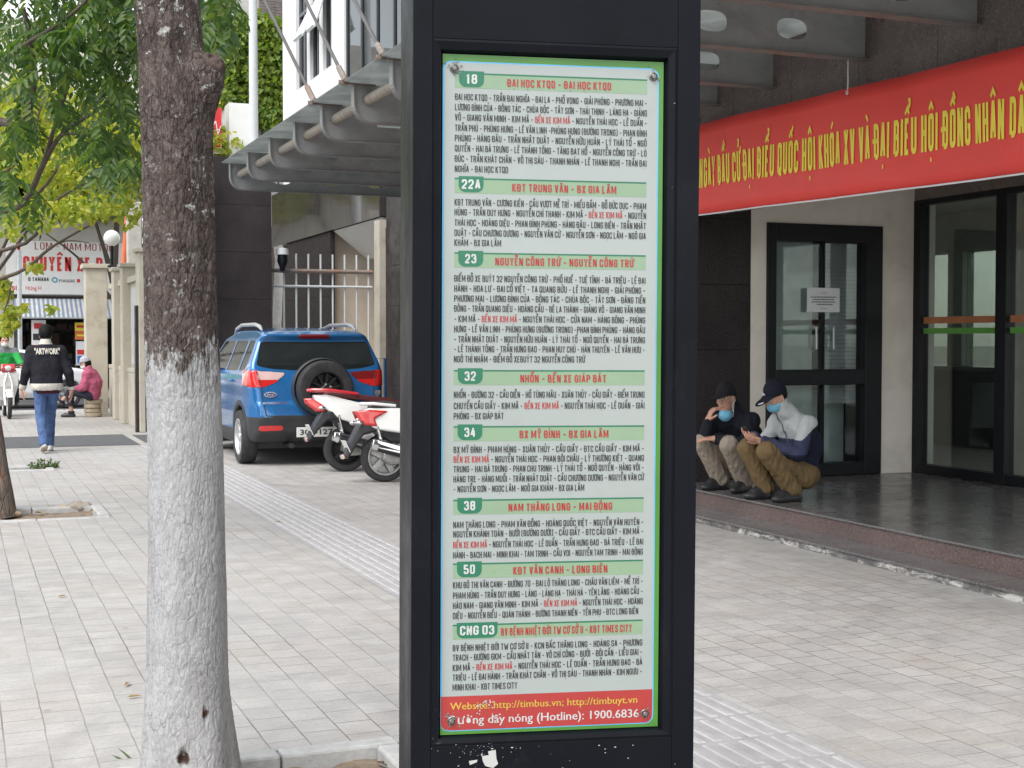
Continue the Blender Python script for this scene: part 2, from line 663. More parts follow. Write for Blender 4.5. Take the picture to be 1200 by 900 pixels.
# ------------------------------------------------------------------ a narrow stroke alphabet with Vietnamese marks
import unicodedata
_r1 = 1                                               # a third value of 1 marks a rounded corner
GL = {
    'A': [[(0, 0), (.43, 1), (.57, 1), (1, 0)], [(.17, .28), (.83, .28)]],
    'B': [[(0, 0), (0, 1), (.92, 1, 1), (.92, .53, 1), (.15, .53)], [(.3, .53), (1, .53, 1), (1, 0, 1), (.13, 0)]],
    'C': [[(1, .68), (1, 1, 1), (0, 1, 1), (0, 0, 1), (1, 0, 1), (1, .32)]],
    'D': [[(0, 0), (0, 1), (1, 1, 1), (1, 0, 1), (.13, 0)]],
    'E': [[(1, 1), (0, 1), (0, 0), (1, 0)], [(.15, .52), (.86, .52)]],
    'F': [[(1, 1), (0, 1), (0, -.08)], [(.15, .5), (.86, .5)]],
    'G': [[(1, .70), (1, 1, 1), (0, 1, 1), (0, 0, 1), (1, 0, 1), (1, .48), (.5, .48)]],
    'H': [[(0, -.08), (0, 1.08)], [(1, -.08), (1, 1.08)], [(.13, .52), (.87, .52)]],
    'I': [[(0, -.08), (0, 1.08)]],
    'J': [[(1, 1.08), (1, 0, 1), (0, 0, 1), (0, .3)]],
    'K': [[(0, -.08), (0, 1.08)], [(1, 1.08), (.18, .50)], [(.34, .58), (1.02, -.08)]],
    'L': [[(0, 1.08), (0, 0), (1, 0)]],
    'M': [[(0, -.08), (0, 1), (.06, 1), (.5, .16), (.94, 1), (1, 1), (1, -.08)]],
    'N': [[(0, -.08), (0, 1), (.05, 1), (.95, 0), (1, 0), (1, 1.08)]],
    'O': [[(.5, 1), (1, 1, 1), (1, 0, 1), (0, 0, 1), (0, 1, 1), (.5, 1)]],
    'P': [[(0, -.08), (0, 1), (1, 1, 1), (1, .46, 1), (.15, .46)]],
    'Q': [[(.5, 1), (1, 1, 1), (1, 0, 1), (0, 0, 1), (0, 1, 1), (.5, 1)], [(.6, .22), (1.08, -.12)]],
    'R': [[(0, -.08), (0, 1), (1, 1, 1), (1, .5, 1), (.15, .5)], [(.55, .46), (1.02, -.08)]],
    'S': [[(1, .72), (1, 1, 1), (0, 1, 1), (0, .54, 1), (1, .46, 1), (1, 0, 1), (0, 0, 1), (0, .28)]],
    'T': [[(-.08, 1), (1.08, 1)], [(.5, .93), (.5, -.08)]],
    'U': [[(0, 1.08), (0, 0, 1), (1, 0, 1), (1, 1.08)]],
    'V': [[(0, 1.08), (.44, 0), (.56, 0), (1, 1.08)]],
    'W': [[(0, 1.08), (.22, 0), (.28, 0), (.5, .85), (.72, 0), (.78, 0), (1, 1.08)]],
    'X': [[(0, 1.08), (1, -.08)], [(0, -.08), (.46, .46)], [(.54, .54), (1, 1.08)]],
    'Y': [[(0, 1.08), (.5, .40), (1, 1.08)], [(.5, .36), (.5, -.08)]],
    'Z': [[(0, 1), (1, 1), (0, 0), (1, 0)]],
    '0': [[(.5, 1), (1, 1, 1), (1, 0, 1), (0, 0, 1), (0, 1, 1), (.5, 1)]],
    '1': [[(.1, .80), (.55, 1), (.6, 1), (.6, -.08)]],
    '2': [[(0, .7), (0, 1, 1), (1, 1, 1), (1, .6), (0, .08), (0, 0), (1, 0)]],
    '3': [[(0, .74), (0, 1, 1), (.95, 1, 1), (.95, .53, 1), (.35, .53)], [(.5, .53), (1, .53, 1), (1, 0, 1), (0, 0, 1), (0, .26)]],
    '4': [[(1.08, .26), (0, .26), (.6, 1.05)], [(.72, .75), (.72, -.08)]],
    '5': [[(.95, 1), (0, 1), (0, .56), (1, .60, 1), (1, 0, 1), (0, 0, 1), (0, .26)]],
    '6': [[(1, .76), (1, 1, 1), (0, 1, 1), (0, 0, 1), (1, 0, 1), (1, .56, 1), (.15, .56)]],
    '7': [[(0, 1), (1, 1), (.35, -.08)]],
    '8': [[(.5, 1), (.95, 1, 1), (.95, .53, 1), (.05, .53, 1), (.05, 1, 1), (.5, 1)], [(.5, .53), (1, .53, 1), (1, 0, 1), (0, 0, 1), (0, .53, 1), (.5, .53)]],
    '9': [[(.85, .44), (0, .44, 1), (0, 1, 1), (1, 1, 1), (1, 0, 1), (0, 0, 1), (0, .24)]],
    '-': [[(0, .45), (1, .45)]],
    '(': [[(1, 1.12), (0, .95, 1), (0, .05, 1), (1, -.12)]],
    ')': [[(0, 1.12), (1, .95, 1), (1, .05, 1), (0, -.12)]],
    '.': [[(0, -.08), (0, .10)]],
    '"': [[(0, 1.05), (0, .75)], [(1, 1.05), (1, .75)]],
}
WD = {'I': 0, 'M': 1.5, 'W': 1.7, '-': .85, '(': .42, ')': .42, '.': 0, '"': .5, '1': .62, 'J': .85, 'L': .85, 'E': .82, 'F': .82}
MK = {'\u0300': [[(-.32, 1.30), (.22, 1.12)]], '\u0301': [[(-.22, 1.12), (.32, 1.30)]], '\u0302': [[(-.5, 1.10), (0, 1.27), (.5, 1.10)]],
      '\u0303': [[(-.5, 1.12), (-.2, 1.24), (.2, 1.13), (.5, 1.25)]], '\u0306': [[(-.45, 1.27), (-.2, 1.13), (.2, 1.13), (.45, 1.27)]],
      '\u0309': [[(-.2, 1.36), (.2, 1.33), (.2, 1.22), (0, 1.20), (0, 1.11)]], '\u0323': [[(-.16, -.22), (.16, -.22)]]}


def ribbon(path, t, rad):
    """centre line (x, y[, 1 = rounded]) -> quads of a mitred stroke."""
    P = []
    n = len(path)
    for i, p in enumerate(path):
        if len(p) > 2 and 0 < i < n - 1:
            a, b, c = np.array(path[i - 1][:2]), np.array(p[:2]), np.array(path[i + 1][:2])
            la, lc = np.linalg.norm(a - b), np.linalg.norm(c - b)
            r_ = min(rad, la * .5, lc * .5)
            q0, q1 = b + (a - b) / la * r_, b + (c - b) / lc * r_
            for s in (0, .3, .7, 1):
                P.append((1 - s) ** 2 * q0 + 2 * s * (1 - s) * b + s * s * q1)
        else:
            P.append(np.array(p[:2], dtype=float))
    Q = [P[0]]
    for p in P[1:]:
        if np.linalg.norm(p - Q[-1]) > 1e-4:
            Q.append(p)
    L, Rr = [], []
    for i, p in enumerate(Q):
        d0 = Q[i] - Q[i - 1] if i else Q[1] - Q[0]
        d1 = Q[i + 1] - Q[i] if i < len(Q) - 1 else d0
        d0, d1 = d0 / np.linalg.norm(d0), d1 / np.linalg.norm(d1)
        n0, n1 = np.array((-d0[1], d0[0])), np.array((-d1[1], d1[0]))
        m = n0 + n1
        l = np.linalg.norm(m)
        m = m / l if l > 1e-3 else n0
        k = min(1.5, 1 / max(.2, float(m @ n0)))
        L.append(p + m * t / 2 * k)
        Rr.append(p - m * t / 2 * k)
    return [(Rr[i], Rr[i + 1], L[i + 1], L[i]) for i in range(len(Q) - 1)]


def stroke_text(s, t=.14, w=.40, gap=.12):
    """-> list of (quad, layer, char index), total width; cap height 1."""
    out, x = [], 0.0
    h = 1 - t
    for ci, ch in enumerate(s):
        if ch == ' ':
            x += .17 + gap * .4
            continue
        bar = ch in 'Đđ'
        dec = unicodedata.normalize('NFD', 'D' if bar else ch)
        base, marks = dec[0].upper(), dec[1:]
        if base not in GL:
            continue
        cw = (w - t) * WD.get(base, 1.0)
        X = lambda a: x + t / 2 + a * cw
        Y = lambda b: t / 2 + b * h
        lay = 0
        for path in GL[base]:
            pts = [(X(p[0]), Y(p[1]) if -.09 < p[1] < 1.09 else Y(p[1])) + tuple(p[2:]) for p in path]
            pts = [(p[0], min(max(p[1], 0.0 if base not in '()Q' else -.2), 1.0 if base not in '()' else 1.2)) + tuple(p[2:]) for p in pts]
            out += [(q, lay, ci) for q in ribbon(pts, t, .17)]
            lay += 1
        if bar:
            out += [(q, lay, ci) for q in ribbon([(x - t * .55, .52), (x + t + cw * .5, .52)], t * .8, .1)]
            lay += 1
        cx, up = X(.5), 0.0
        for m in marks:
            if m == '\u031b':
                out += [(q, lay, ci) for q in ribbon([(X(1) - t * .1, .92), (X(1) + t * .75, .95), (X(1) + t * .95, 1.14)], t * .8, .05)]
            elif m in MK:
                ox, oy = (0, 0)
                if m not in '\u0323':
                    if up:
                        ox, oy = (.13, .13) if m in '\u0301\u0309\u0300' else (0, .17)
                    if m in '\u0302\u0306':
                        up = 1
                for path in MK[m]:
                    out += [(q, lay, ci) for q in ribbon([(cx + a * .30 + ox, b + oy) for a, b in path], t * .72, .05)]
            lay += 1
        x += cw + t + gap
    return out, x - gap


def put_caps(mb, s, o, ex, ey, x, y, height, width=None, align='L', t=.14, m=0, red=None, m_red=1, nrm=(0, -1, 0), w=.40, gap=.12, lift=.00012):
    """capitals in the stroke alphabet on the plane o + x*ex + y*ey; nrm points to the reader."""
    q, wd = stroke_text(s, t, w, gap)
    sx = (width / wd) if width else height
    x0 = x if align == 'L' else x - wd * sx / 2
    o, ex, ey, nrm = np.array(o, float), np.array(ex, float), np.array(ey, float), np.array(nrm, float)
    for quad, lay, ci in q:
        n = len(mb.v)
        for p in quad:
            mb.v.append(tuple(o + ex * (x0 + p[0] * sx) + ey * (y + p[1] * height) + nrm * lift * lay))
        mb.f.append([n, n + 1, n + 2, n + 3])
        mb.m.append(m_red if red and red[0] <= ci < red[1] else m)

# ------------------------------------------------------------------ materials of the setting
def paver_mat(name, base, joint, contrast=0.10):
    m, nt, bs = new_mat(name)
    tc = nt.nodes.new("ShaderNodeTexCoord")
    sp = nt.nodes.new("ShaderNodeSeparateXYZ")
    cb = nt.nodes.new("ShaderNodeCombineXYZ")
    nt.links.new(tc.outputs["Object"], sp.inputs[0])
    nt.links.new(sp.outputs[1], cb.inputs[0])
    nt.links.new(sp.outputs[0], cb.inputs[1])
    wob = noise_tex(nt, tc.outputs["Object"], 3.0, 3)
    va = nt.nodes.new("ShaderNodeVectorMath")
    va.operation = 'MULTIPLY_ADD'
    nt.links.new(wob, va.inputs[0])
    va.inputs[1].default_value = (0.012, 0.012, 0)
    nt.links.new(cb.outputs[0], va.inputs[2])
    br = nt.nodes.new("ShaderNodeTexBrick")
    br.offset = 0.5
    br.inputs["Scale"].default_value = 1.0
    br.inputs["Brick Width"].default_value = 0.172
    br.inputs["Row Height"].default_value = 0.155
    br.inputs["Mortar Size"].default_value = 0.0035
    br.inputs["Mortar Smooth"].default_value = 0.35
    br.inputs["Color1"].default_value = (0.25, 0.25, 0.25, 1)
    br.inputs["Color2"].default_value = (0.75, 0.75, 0.75, 1)
    nt.links.new(va.outputs[0], br.inputs["Vector"])
    co = tc.outputs["Object"]
    big = noise_tex(nt, co, 0.55, 5, 0.6)
    mid = noise_tex(nt, co, 5.0, 6, 0.65)
    fine = noise_tex(nt, co, 55, 6, 0.7)
    speck = noise_tex(nt, co, 170, 3, 0.8)
    tone = mixc(nt, 0.5, br.outputs[0], big)
    cA = tuple(b * (1 - contrast) for b in base)
    cB = tuple(b * (1 + contrast) for b in base)
    c = ramp(nt, tone, [(0.3, cA), (0.5, base), (0.72, cB)])
    pink = ramp(nt, noise_tex(nt, co, 1.3, 4, 0.6), [(0.48, 0.0), (0.68, 0.6)])
    c = mixc(nt, pink, c, (base[0] * 1.0, base[1] * 0.925, base[2] * 0.86))
    c = mixc(nt, 1.0, c, ramp(nt, mid, [(0.25, 0.84), (0.75, 1.1)]), 'MULTIPLY')
    c = mixc(nt, 1.0, c, ramp(nt, fine, [(0.2, 0.80), (0.8, 1.14)]), 'MULTIPLY')
    c = mixc(nt, ramp(nt, speck, [(0.28, 0.45), (0.40, 0.0)]), c, tuple(b * 0.5 for b in base))
    stain = ramp(nt, noise_tex(nt, co, 0.9, 8, 0.72, 1.2), [(0.50, 0.0), (0.70, 0.65)])
    c = mixc(nt, stain, c, tuple(b * 0.62 for b in base))
    grain = noise_tex(nt, coords(nt, (7, 75, 1)), 1.0, 5, 0.7)   # sawn face: fine streaks across the strip
    c = mixc(nt, 1.0, c, ramp(nt, grain, [(0.25, 0.86), (0.75, 1.09)]), 'MULTIPLY')
    # chewing-gum spots and small drips worn into the stone
    gum = voro(nt, co, 2.6, 'F1', 0)
    c = mixc(nt, ramp(nt, gum, [(0.035, 0.55), (0.055, 0.0)]), c, tuple(b * 0.45 for b in base))
    # joints: dirtier in some places than in others
    jd = ramp(nt, noise_tex(nt, co, 0.8, 5, 0.65), [(0.40, 0.10), (0.60, 1.0)])
    jf = nmath(nt, 'MULTIPLY', br.outputs[1], jd)
    c = mixc(nt, jf, c, joint)
    nt.links.new(c, bs.inputs["Base Color"])
    nt.links.new(ramp(nt, mid, [(0.2, 0.42), (0.8, 0.68)]), bs.inputs["Roughness"])
    bs.inputs["Specular IOR Level"].default_value = 0.4
    h = nmath(nt, 'MULTIPLY_ADD', br.outputs[1], -1.0, nmath(nt, 'MULTIPLY', fine, 0.5))
    h = nmath(nt, 'ADD', h, nmath(nt, 'MULTIPLY', br.outputs[0], 0.5))
    bump(nt, bs, h, 0.5, 0.004)
    return m


def granite_mat(name, base, fleck, rough=0.14, scale=90, tile=None, amt=0.6, spec=0.5):
    m, nt, bs = new_mat(name)
    co = coords(nt)
    n1 = noise_tex(nt, co, scale, 4, 0.75)
    c = ramp(nt, n1, [(0.35, tuple(b * 0.55 for b in base)), (0.52, base), (0.62, fleck)])
    n2 = noise_tex(nt, co, 1.6, 5, 0.6)
    c = mixc(nt, 1.0, c, ramp(nt, n2, [(0.3, 0.75), (0.7, 1.2)]), 'MULTIPLY')
    dust = ramp(nt, noise_tex(nt, co, 7, 6, 0.7, 0.8), [(0.55, 0.0), (0.8, amt * 0.5)])
    c = mixc(nt, dust, c, tuple(0.6 * b + 0.06 for b in base))
    nt.links.new(c, bs.inputs["Base Color"])
    nt.links.new(ramp(nt, noise_tex(nt, co, 4, 6, 0.7), [(0.3, rough * 0.7), (0.75, rough * 2.0)]), bs.inputs["Roughness"])
    bs.inputs["Specular IOR Level"].default_value = spec
    bs.inputs["IOR"].default_value = 2.1 if name == "polished_granite" else 1.5
    MATS[name] = m
    return m


M_PAVE = paver_mat("pavers", (0.420, 0.406, 0.390), (0.165, 0.147, 0.128))
M_TACT = mat("tactile_tile", (0.37, 0.362, 0.365), 0.55, var=0.15, vscale=9, bmp=0.3, bscale=120, dirt=(0.27, 0.26, 0.25), dscale=2)
M_BAR = mat("tactile_rib", (0.41, 0.40, 0.395), 0.5, var=0.15, vscale=7, bmp=0.2, bscale=120, dirt=(0.33, 0.32, 0.31), dscale=3)
M_ASPH = mat("asphalt", (0.055, 0.055, 0.058), 0.85, var=0.25, vscale=3, bmp=0.5, bscale=160, dirt=(0.10, 0.10, 0.10), dscale=1.2)
M_STRIP = mat("ramp_asphalt", (0.085, 0.087, 0.092), 0.8, var=0.15, vscale=4, bmp=0.4, bscale=160)
M_KERB = mat("kerb_stone", (0.42, 0.42, 0.41), 0.6, var=0.15, vscale=18, bmp=0.5, bscale=90, dirt=(0.24, 0.22, 0.20), dscale=5, damt=0.6)
M_SOIL = mat("soil", (0.20, 0.155, 0.11), 0.95, var=0.35, vscale=18, bmp=1.0, bscale=40)
M_CONC = mat("concrete", (0.42, 0.40, 0.36), 0.85, var=0.12, vscale=5, bmp=0.3, bscale=40, dirt=(0.26, 0.24, 0.20), dscale=2.2, damt=0.5)
M_GRAN = granite_mat("dark_granite", (0.032, 0.027, 0.028), (0.085, 0.07, 0.068), 0.32, spec=0.12)
M_GRANB = granite_mat("brown_granite", (0.17, 0.135, 0.125), (0.27, 0.22, 0.21), 0.25)
M_GRANP = granite_mat("polished_granite", (0.045, 0.04, 0.04), (0.08, 0.07, 0.065), 0.05)
M_GRANF = granite_mat("platform_granite", (0.135, 0.125, 0.122), (0.19, 0.178, 0.175), 0.18, 60)
M_GRANR = granite_mat("riser_granite", (0.115, 0.075, 0.066), (0.21, 0.15, 0.135), 0.22, 70)
M_BEIGE = mat("beige_render", (0.80, 0.74, 0.655), 0.7, var=0.05, vscale=3, bmp=0.15, bscale=60, dirt=(0.40, 0.36, 0.31), dscale=1.4, damt=0.35)
M_CREAM = mat("cream_render", (0.44, 0.405, 0.335), 0.75, var=0.06, vscale=3, bmp=0.2, bscale=50, dirt=(0.28, 0.23, 0.17), dscale=2.2, damt=0.7)
M_WHITE = mat("white_render", (0.66, 0.66, 0.65), 0.6, var=0.04, vscale=2, dirt=(0.6, 0.58, 0.55), dscale=1.5, damt=0.4)
M_BLACK = mat("black_frame", (0.009, 0.0095, 0.012), 0.4, var=0.2, vscale=8, spec=.25)
M_STEELG = mat("grey_steel", (0.31, 0.315, 0.315), 0.5, var=0.12, vscale=5, bmp=0.1, bscale=30, dirt=(0.17, 0.165, 0.155), dscale=2.5, damt=0.6)
M_FLANGE = mat("flange_steel", (0.20, 0.195, 0.19), 0.5, var=0.15, vscale=6, dirt=(0.16, 0.09, 0.055), dscale=3.0, damt=0.7)
M_RUST = mat("rusty_steel", (0.20, 0.17, 0.15), 0.7, var=0.2, vscale=20, bmp=0.3, dirt=(0.24, 0.10, 0.045), dscale=7, damt=0.95)
M_PIPE = mat("tan_pipe", (0.33, 0.29, 0.24), 0.65, var=0.18, vscale=14, bmp=0.2, dirt=(0.22, 0.19, 0.16), dscale=6)
M_GALV = mat("galvanised", (0.48, 0.50, 0.52), 0.42, metal=0.55, var=0.1, vscale=12)
M_PALEP = mat("pale_paint", (0.50, 0.52, 0.53), 0.5, var=0.05, vscale=6, dirt=(0.5, 0.45, 0.4), dscale=8, damt=0.4)
M_GLASSD = glass_mat("door_glass", (0.86, 0.90, 0.89), 0.95, ior=1.5)
M_GLASSW = glass_mat("curtain_glass", (0.30, 0.40, 0.40), 0.6)
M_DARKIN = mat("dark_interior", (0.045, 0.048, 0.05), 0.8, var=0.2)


def roofglass_mat():
    m, nt, bs = new_mat("roof_glass")
    co = coords(nt)
    d = ramp(nt, noise_tex(nt, co, 2.2, 7, 0.7, 0.8), [(0.35, (0.44, 0.46, 0.45)), (0.7, (0.27, 0.285, 0.28))])
    nt.links.new(d, bs.inputs["Base Color"])
    bs.inputs["Roughness"].default_value = 0.35
    tl = nt.nodes.new("ShaderNodeBsdfTranslucent")
    nt.links.new(d, tl.inputs[0])
    mx = nt.nodes.new("ShaderNodeMixShader")
    mx.inputs[0].default_value = 0.8
    nt.links.new(bs.outputs[0], mx.inputs[1])
    nt.links.new(tl.outputs[0], mx.inputs[2])
    nt.links.new(mx.outputs[0], nt.nodes["Material Output"].inputs[0])
    return m


M_ROOFG = roofglass_mat()

# ------------------------------------------------------------------ ground, roads, pavements
mb = MB()
mb.quad((-250, -250, -0.17), (250, -250, -0.17), (250, 250, -0.17), (-250, 250, -0.17))
tag(mb.build("ground", M_CONC), kind="structure")
mb = MB()
mb.quad((-12, -60, -0.135), (-1.0, -60, -0.135), (-1.0, 60, -0.135), (-12, 60, -0.135))
mb.quad((-1.0, 31.3, -0.135), (60, 31.3, -0.135), (60, 40.5, -0.135), (-1.0, 40.5, -0.135))
tag(mb.build("road", M_ASPH), kind="structure")

PITS = [(0.18, 1.55, 3.75, 5.05), (0.0, 1.22, 12.25, 13.2), (-0.2, 1.05, 16.85, 17.5)]
vc = sorted({-0.85, 40.0} | {p[0] for p in PITS} | {p[1] for p in PITS})
uc = sorted({-12.0, 31.18} | {p[2] for p in PITS} | {p[3] for p in PITS})
mb = MB()
for i in range(len(vc) - 1):
    for j in range(len(uc) - 1):
        x, y = (vc[i] + vc[i + 1]) / 2, (uc[j] + uc[j + 1]) / 2
        if not any(a < x < b and c < y < d for a, b, c, d in PITS):
            mb.quad((vc[i], uc[j], 0), (vc[i + 1], uc[j], 0), (vc[i + 1], uc[j + 1], 0), (vc[i], uc[j + 1], 0))
tag(mesh_obj("pavement", mb.v, mb.f, M_PAVE), kind="structure")
mb = MB()
y = -12.0
while y < 31.0:
    mb.box(-1.0, -0.853, y + 0.004, min(y + 0.99, 31.18), -0.16, 0.005)
    y += 1.0
x = -0.85
while x < 14:
    mb.box(x + 0.004, x + 0.99, 31.183, 31.33, -0.16, 0.005)
    x += 1.0
tag(mb.build("kerb", M_KERB, bevel=0.012), kind="structure")
mb = MB()
mb.box(-1.0, 60, 40.5, 60, -0.16, 0.0)
mb.box(-30, -12, -60, 60, -0.16, -0.001)
tag(mb.build("far_pavement", M_CONC), kind="structure")

# strip of dark asphalt let into the paving
mb = MB()
mb.quad((-0.84, 20.5, 0.004), (2.46, 20.5, 0.004), (2.46, 22.85, 0.004), (-0.84, 22.85, 0.004))
mb.quad((2.58, 20.9, 0.004), (3.35, 20.9, 0.004), (3.35, 22.6, 0.004), (2.58, 22.6, 0.004))
tag(mb.build("asphalt_path", M_STRIP), kind="structure")

# guiding strip of ribbed tiles along the pavement
mb = MB()
mb.quad((2.42, -6, 0.003), (3.04, -6, 0.003), (3.04, 20.4, 0.003), (2.42, 20.4, 0.003))
tag(mb.build("tactile_path", M_TACT), kind="structure")
mb = MB()
y = -5.99
while y < 20.3:
    for r0 in (2.43, 2.735):
        for k in range(4):
            x = r0 + 0.028 + k * 0.072
            a, b, e = y + 0.012, y + 0.285, 0.008
            mb.add([(x, a, 0.003), (x + 0.04, a, 0.003), (x + 0.04, b, 0.003), (x, b, 0.003),
                    (x + e, a + e, 0.0075), (x + 0.04 - e, a + e, 0.0075), (x + 0.04 - e, b - e, 0.0075), (x + e, b - e, 0.0075)],
                   [(4, 5, 6, 7), (0, 1, 5, 4), (1, 2, 6, 5), (2, 3, 7, 6), (3, 0, 4, 7)])
    y += 0.3
tag(mb.build("tactile_path_ribs", M_BAR), kind="structure")


def tree_pit(a, b, c, d, seed):
    """kerb stones round a square of bare soil."""
    mb = MB()
    w, z1 = 0.095, 0.012
    r = random.Random(seed)
    for (x0, x1, y0, y1) in ((a, b, d - w, d), (a, b, c, c + w), (a, a + w, c + w + .004, d - w - .004), (b - w, b, c + w + .004, d - w - .004)):
        n = max(1, round(max(x1 - x0, y1 - y0) / 0.5))
        for i in range(n):
            dz = r.uniform(-0.006, 0.006)
            if x1 - x0 > y1 - y0:
                mb.box(x0 + (x1 - x0) * i / n + 0.003, x0 + (x1 - x0) * (i + 1) / n - 0.003, y0, y1, -0.12, z1 + dz)
            else:
                mb.box(x0, x1, y0 + (y1 - y0) * i / n + 0.003, y0 + (y1 - y0) * (i + 1) / n - 0.003, -0.12, z1 + dz)
    tag(mb.build("tree_pit_kerb", M_KERB, bevel=0.012), kind="structure")
    nx, ny = 26, 22
    v, f = [], []
    for i in range(nx + 1):
        for j in range(ny + 1):
            x, y = a + w + (b - a - 2 * w) * i / nx, c + w + (d - c - 2 * w) * j / ny
            v.append((x, y, -0.045 + 0.025 * mnoise.noise(Vector((x * 6, y * 6, seed))) + 0.015 * mnoise.noise(Vector((x * 17, y * 17, seed)))))
    for i in range(nx):
        for j in range(ny):
            k = i * (ny + 1) + j
            f.append((k, k + ny + 1, k + ny + 2, k + 1))
    tag(mesh_obj("tree_pit_ground", v, f, M_SOIL, smooth=True), kind="structure")


for i, p in enumerate(PITS):
    tree_pit(*p, seed=i + 3)

# entrance platform and the low step in front of it
mb = MB()
mb.box(6.1, 9.4, -3, 11.35, 0.0, 0.19)
mb.box(6.085, 9.4, -3, 11.35, 0.19, 0.207, 1)
tag(mb.build("entrance_platform_ground", [M_GRANR, M_GRANF], bevel=0.004), kind="structure")


def worn_step_mat():
    m, nt, bs = new_mat("worn_step")
    co = coords(nt, (1, 1, 3))
    n = noise_tex(nt, co, 4.5, 7, 0.72, 0.8)
    c = ramp(nt, n, [(0.46, (0.11, 0.10, 0.10)), (0.54, (0.20, 0.19, 0.18)), (0.60, (0.52, 0.50, 0.47))])
    nt.links.new(c, bs.inputs["Base Color"])
    bs.inputs["Roughness"].default_value = 0.7
    return m


mb = MB()
y = -3.0
while y < 11.3:
    mb.box(5.76, 6.098, y + 0.003, y + 0.797, 0.0, 0.048, 0)
    mb.box(5.748, 6.098, y + 0.003, y + 0.797, 0.048, 0.066, 1)
    y += 0.8
tag(mb.build("entrance_step_ground", [worn_step_mat(), M_GRANF], bevel=0.003), kind="structure")


# ------------------------------------------------------------------ the office building behind the pavement
bld = thing("office_building", "dark granite clad office building with entrance recess, beige door wall and glazed upper floor", "building", (6.3, 12, 0))


def tiled(x0, x1, y0, y1, z0, z1, th, tw, mb, m=0, gap=0.004, axes="xy"):
    """stone cladding of separate slabs on the -Y face (axes 'x') or the -X face (axes 'y')."""
    nz = max(1, round((z1 - z0) / th))
    if "x" in axes:
        n = max(1, round((x1 - x0) / tw))
        for i in range(n):
            for k in range(nz):
                mb.box(x0 + (x1 - x0) * i / n + gap / 2, x0 + (x1 - x0) * (i + 1) / n - gap / 2, y0 - 0.02, y0 + 0.001,
                       z0 + (z1 - z0) * k / nz + gap / 2, z0 + (z1 - z0) * (k + 1) / nz - gap / 2, m)
    if "y" in axes:
        n = max(1, round((y1 - y0) / tw))
        for i in range(n):
            for k in range(nz):
                mb.box(x0 - 0.02, x0 + 0.001, y0 + (y1 - y0) * i / n + gap / 2, y0 + (y1 - y0) * (i + 1) / n - gap / 2,
                       z0 + (z1 - z0) * k / nz + gap / 2, z0 + (z1 - z0) * (k + 1) / nz - gap / 2, m)


# granite wall between entrance recess and car bay, with the column beside the doors
mb = MB()
mb.box(6.28, 7.0, 11.22, 20.72, 0, 4.0)
tiled(6.28, 7.0, 11.22, 20.72, 0.207, 3.3, 0.62, 0.72, mb)
mb.build("granite_wall", M_GRAN, bld, bevel=0.002)
# fascia beam over the recess
mb = MB()
mb.box(6.28, 6.7, -3, 11.2, 2.72, 6.3)
tiled(6.28, 6.7, -3, 11.2, 2.72, 6.3, 0.6, 0.9, mb, axes="y")
mb.box(6.28, 6.7, 11.2, 21.0, 4.0, 4.4)
mb.build("fascia", M_GRANB, bld, bevel=0.002)
# polished fascia over the car passage, it mirrors the street trees
mb = MB()
y = 21.0
while y < 28.05:
    mb.box(6.25, 6.29, y + 0.003, y + 1.0, 3.5, 4.6)
    y += 1.003
mb.box(6.291, 6.9, 21.0, 28.1, 3.5, 4.6)
mb.build("polished_fascia", M_GRANP, bld)
# ceiling of the recess
mb = MB()
mb.box(6.7, 13.0, -3, 11.2, 3.3, 3.5)
mb.build("recess_ceiling", M_BEIGE, bld)
# door wall (faces along the street), opening for the double door
DV0, DV1, DZ = 7.17, 8.50, 2.66
mb = MB()
mb.box(7.0, DV0, 11.2, 11.4, 0.207, 3.3)
mb.box(DV1, 8.95, 11.2, 11.4, 0.207, 3.3)
mb.box(DV0, DV1, 11.2, 11.4, DZ, 3.3)
mb.build("door_wall", M_BEIGE, bld)
# double door
fr = MB()
z0 = 0.21
fr.box(DV0, DV0 + 0.10, 11.17, 11.33, z0, DZ)
fr.box(DV1 - 0.20, DV1, 11.17, 11.33, z0, DZ)
fr.box(DV0 + 0.10, DV1 - 0.20, 11.172, 11.33, DZ - 0.17, DZ)
fr.box(DV0 + 0.10, DV1 - 0.20, 11.172, 11.33, z0, z0 + 0.12)
fr.box(DV0 + 0.10, DV1 - 0.20, 11.172, 11.33, 1.10, 1.25)
door = fr.build("door", M_BLACK, bld, bevel=0.006)
lf = MB()
xm = (DV0 + DV1) / 2 + 0.0
lf.box(xm - 0.006, xm + 0.006, 11.20, 11.30, 1.252, DZ - 0.172)
lf.box(xm - 0.006, xm + 0.006, 11.20, 11.30, z0 + 0.122, 1.098)
lf.build("door_stile", M_BLACK, door)
g = MB()
for (za, zb) in ((z0 + 0.12, 1.10), (1.25, DZ - 0.17)):
    g.box(DV0 + 0.10, xm - 0.008, 11.244, 11.252, za, zb)
    g.box(xm + 0.008, DV1 - 0.20, 11.248, 11.256, za, zb)
g.build("door_pane", M_GLASSD, door)
h = MB()
for dx in (-0.10, 0.10):
    h.tube([(xm + dx, 11.25, 1.43), (xm + dx, 11.19, 1.45), (xm + dx, 11.19, 1.66), (xm + dx, 11.25, 1.68)], 0.011, 8)
h.build("door_handle", M_GALV, door, smooth=True)
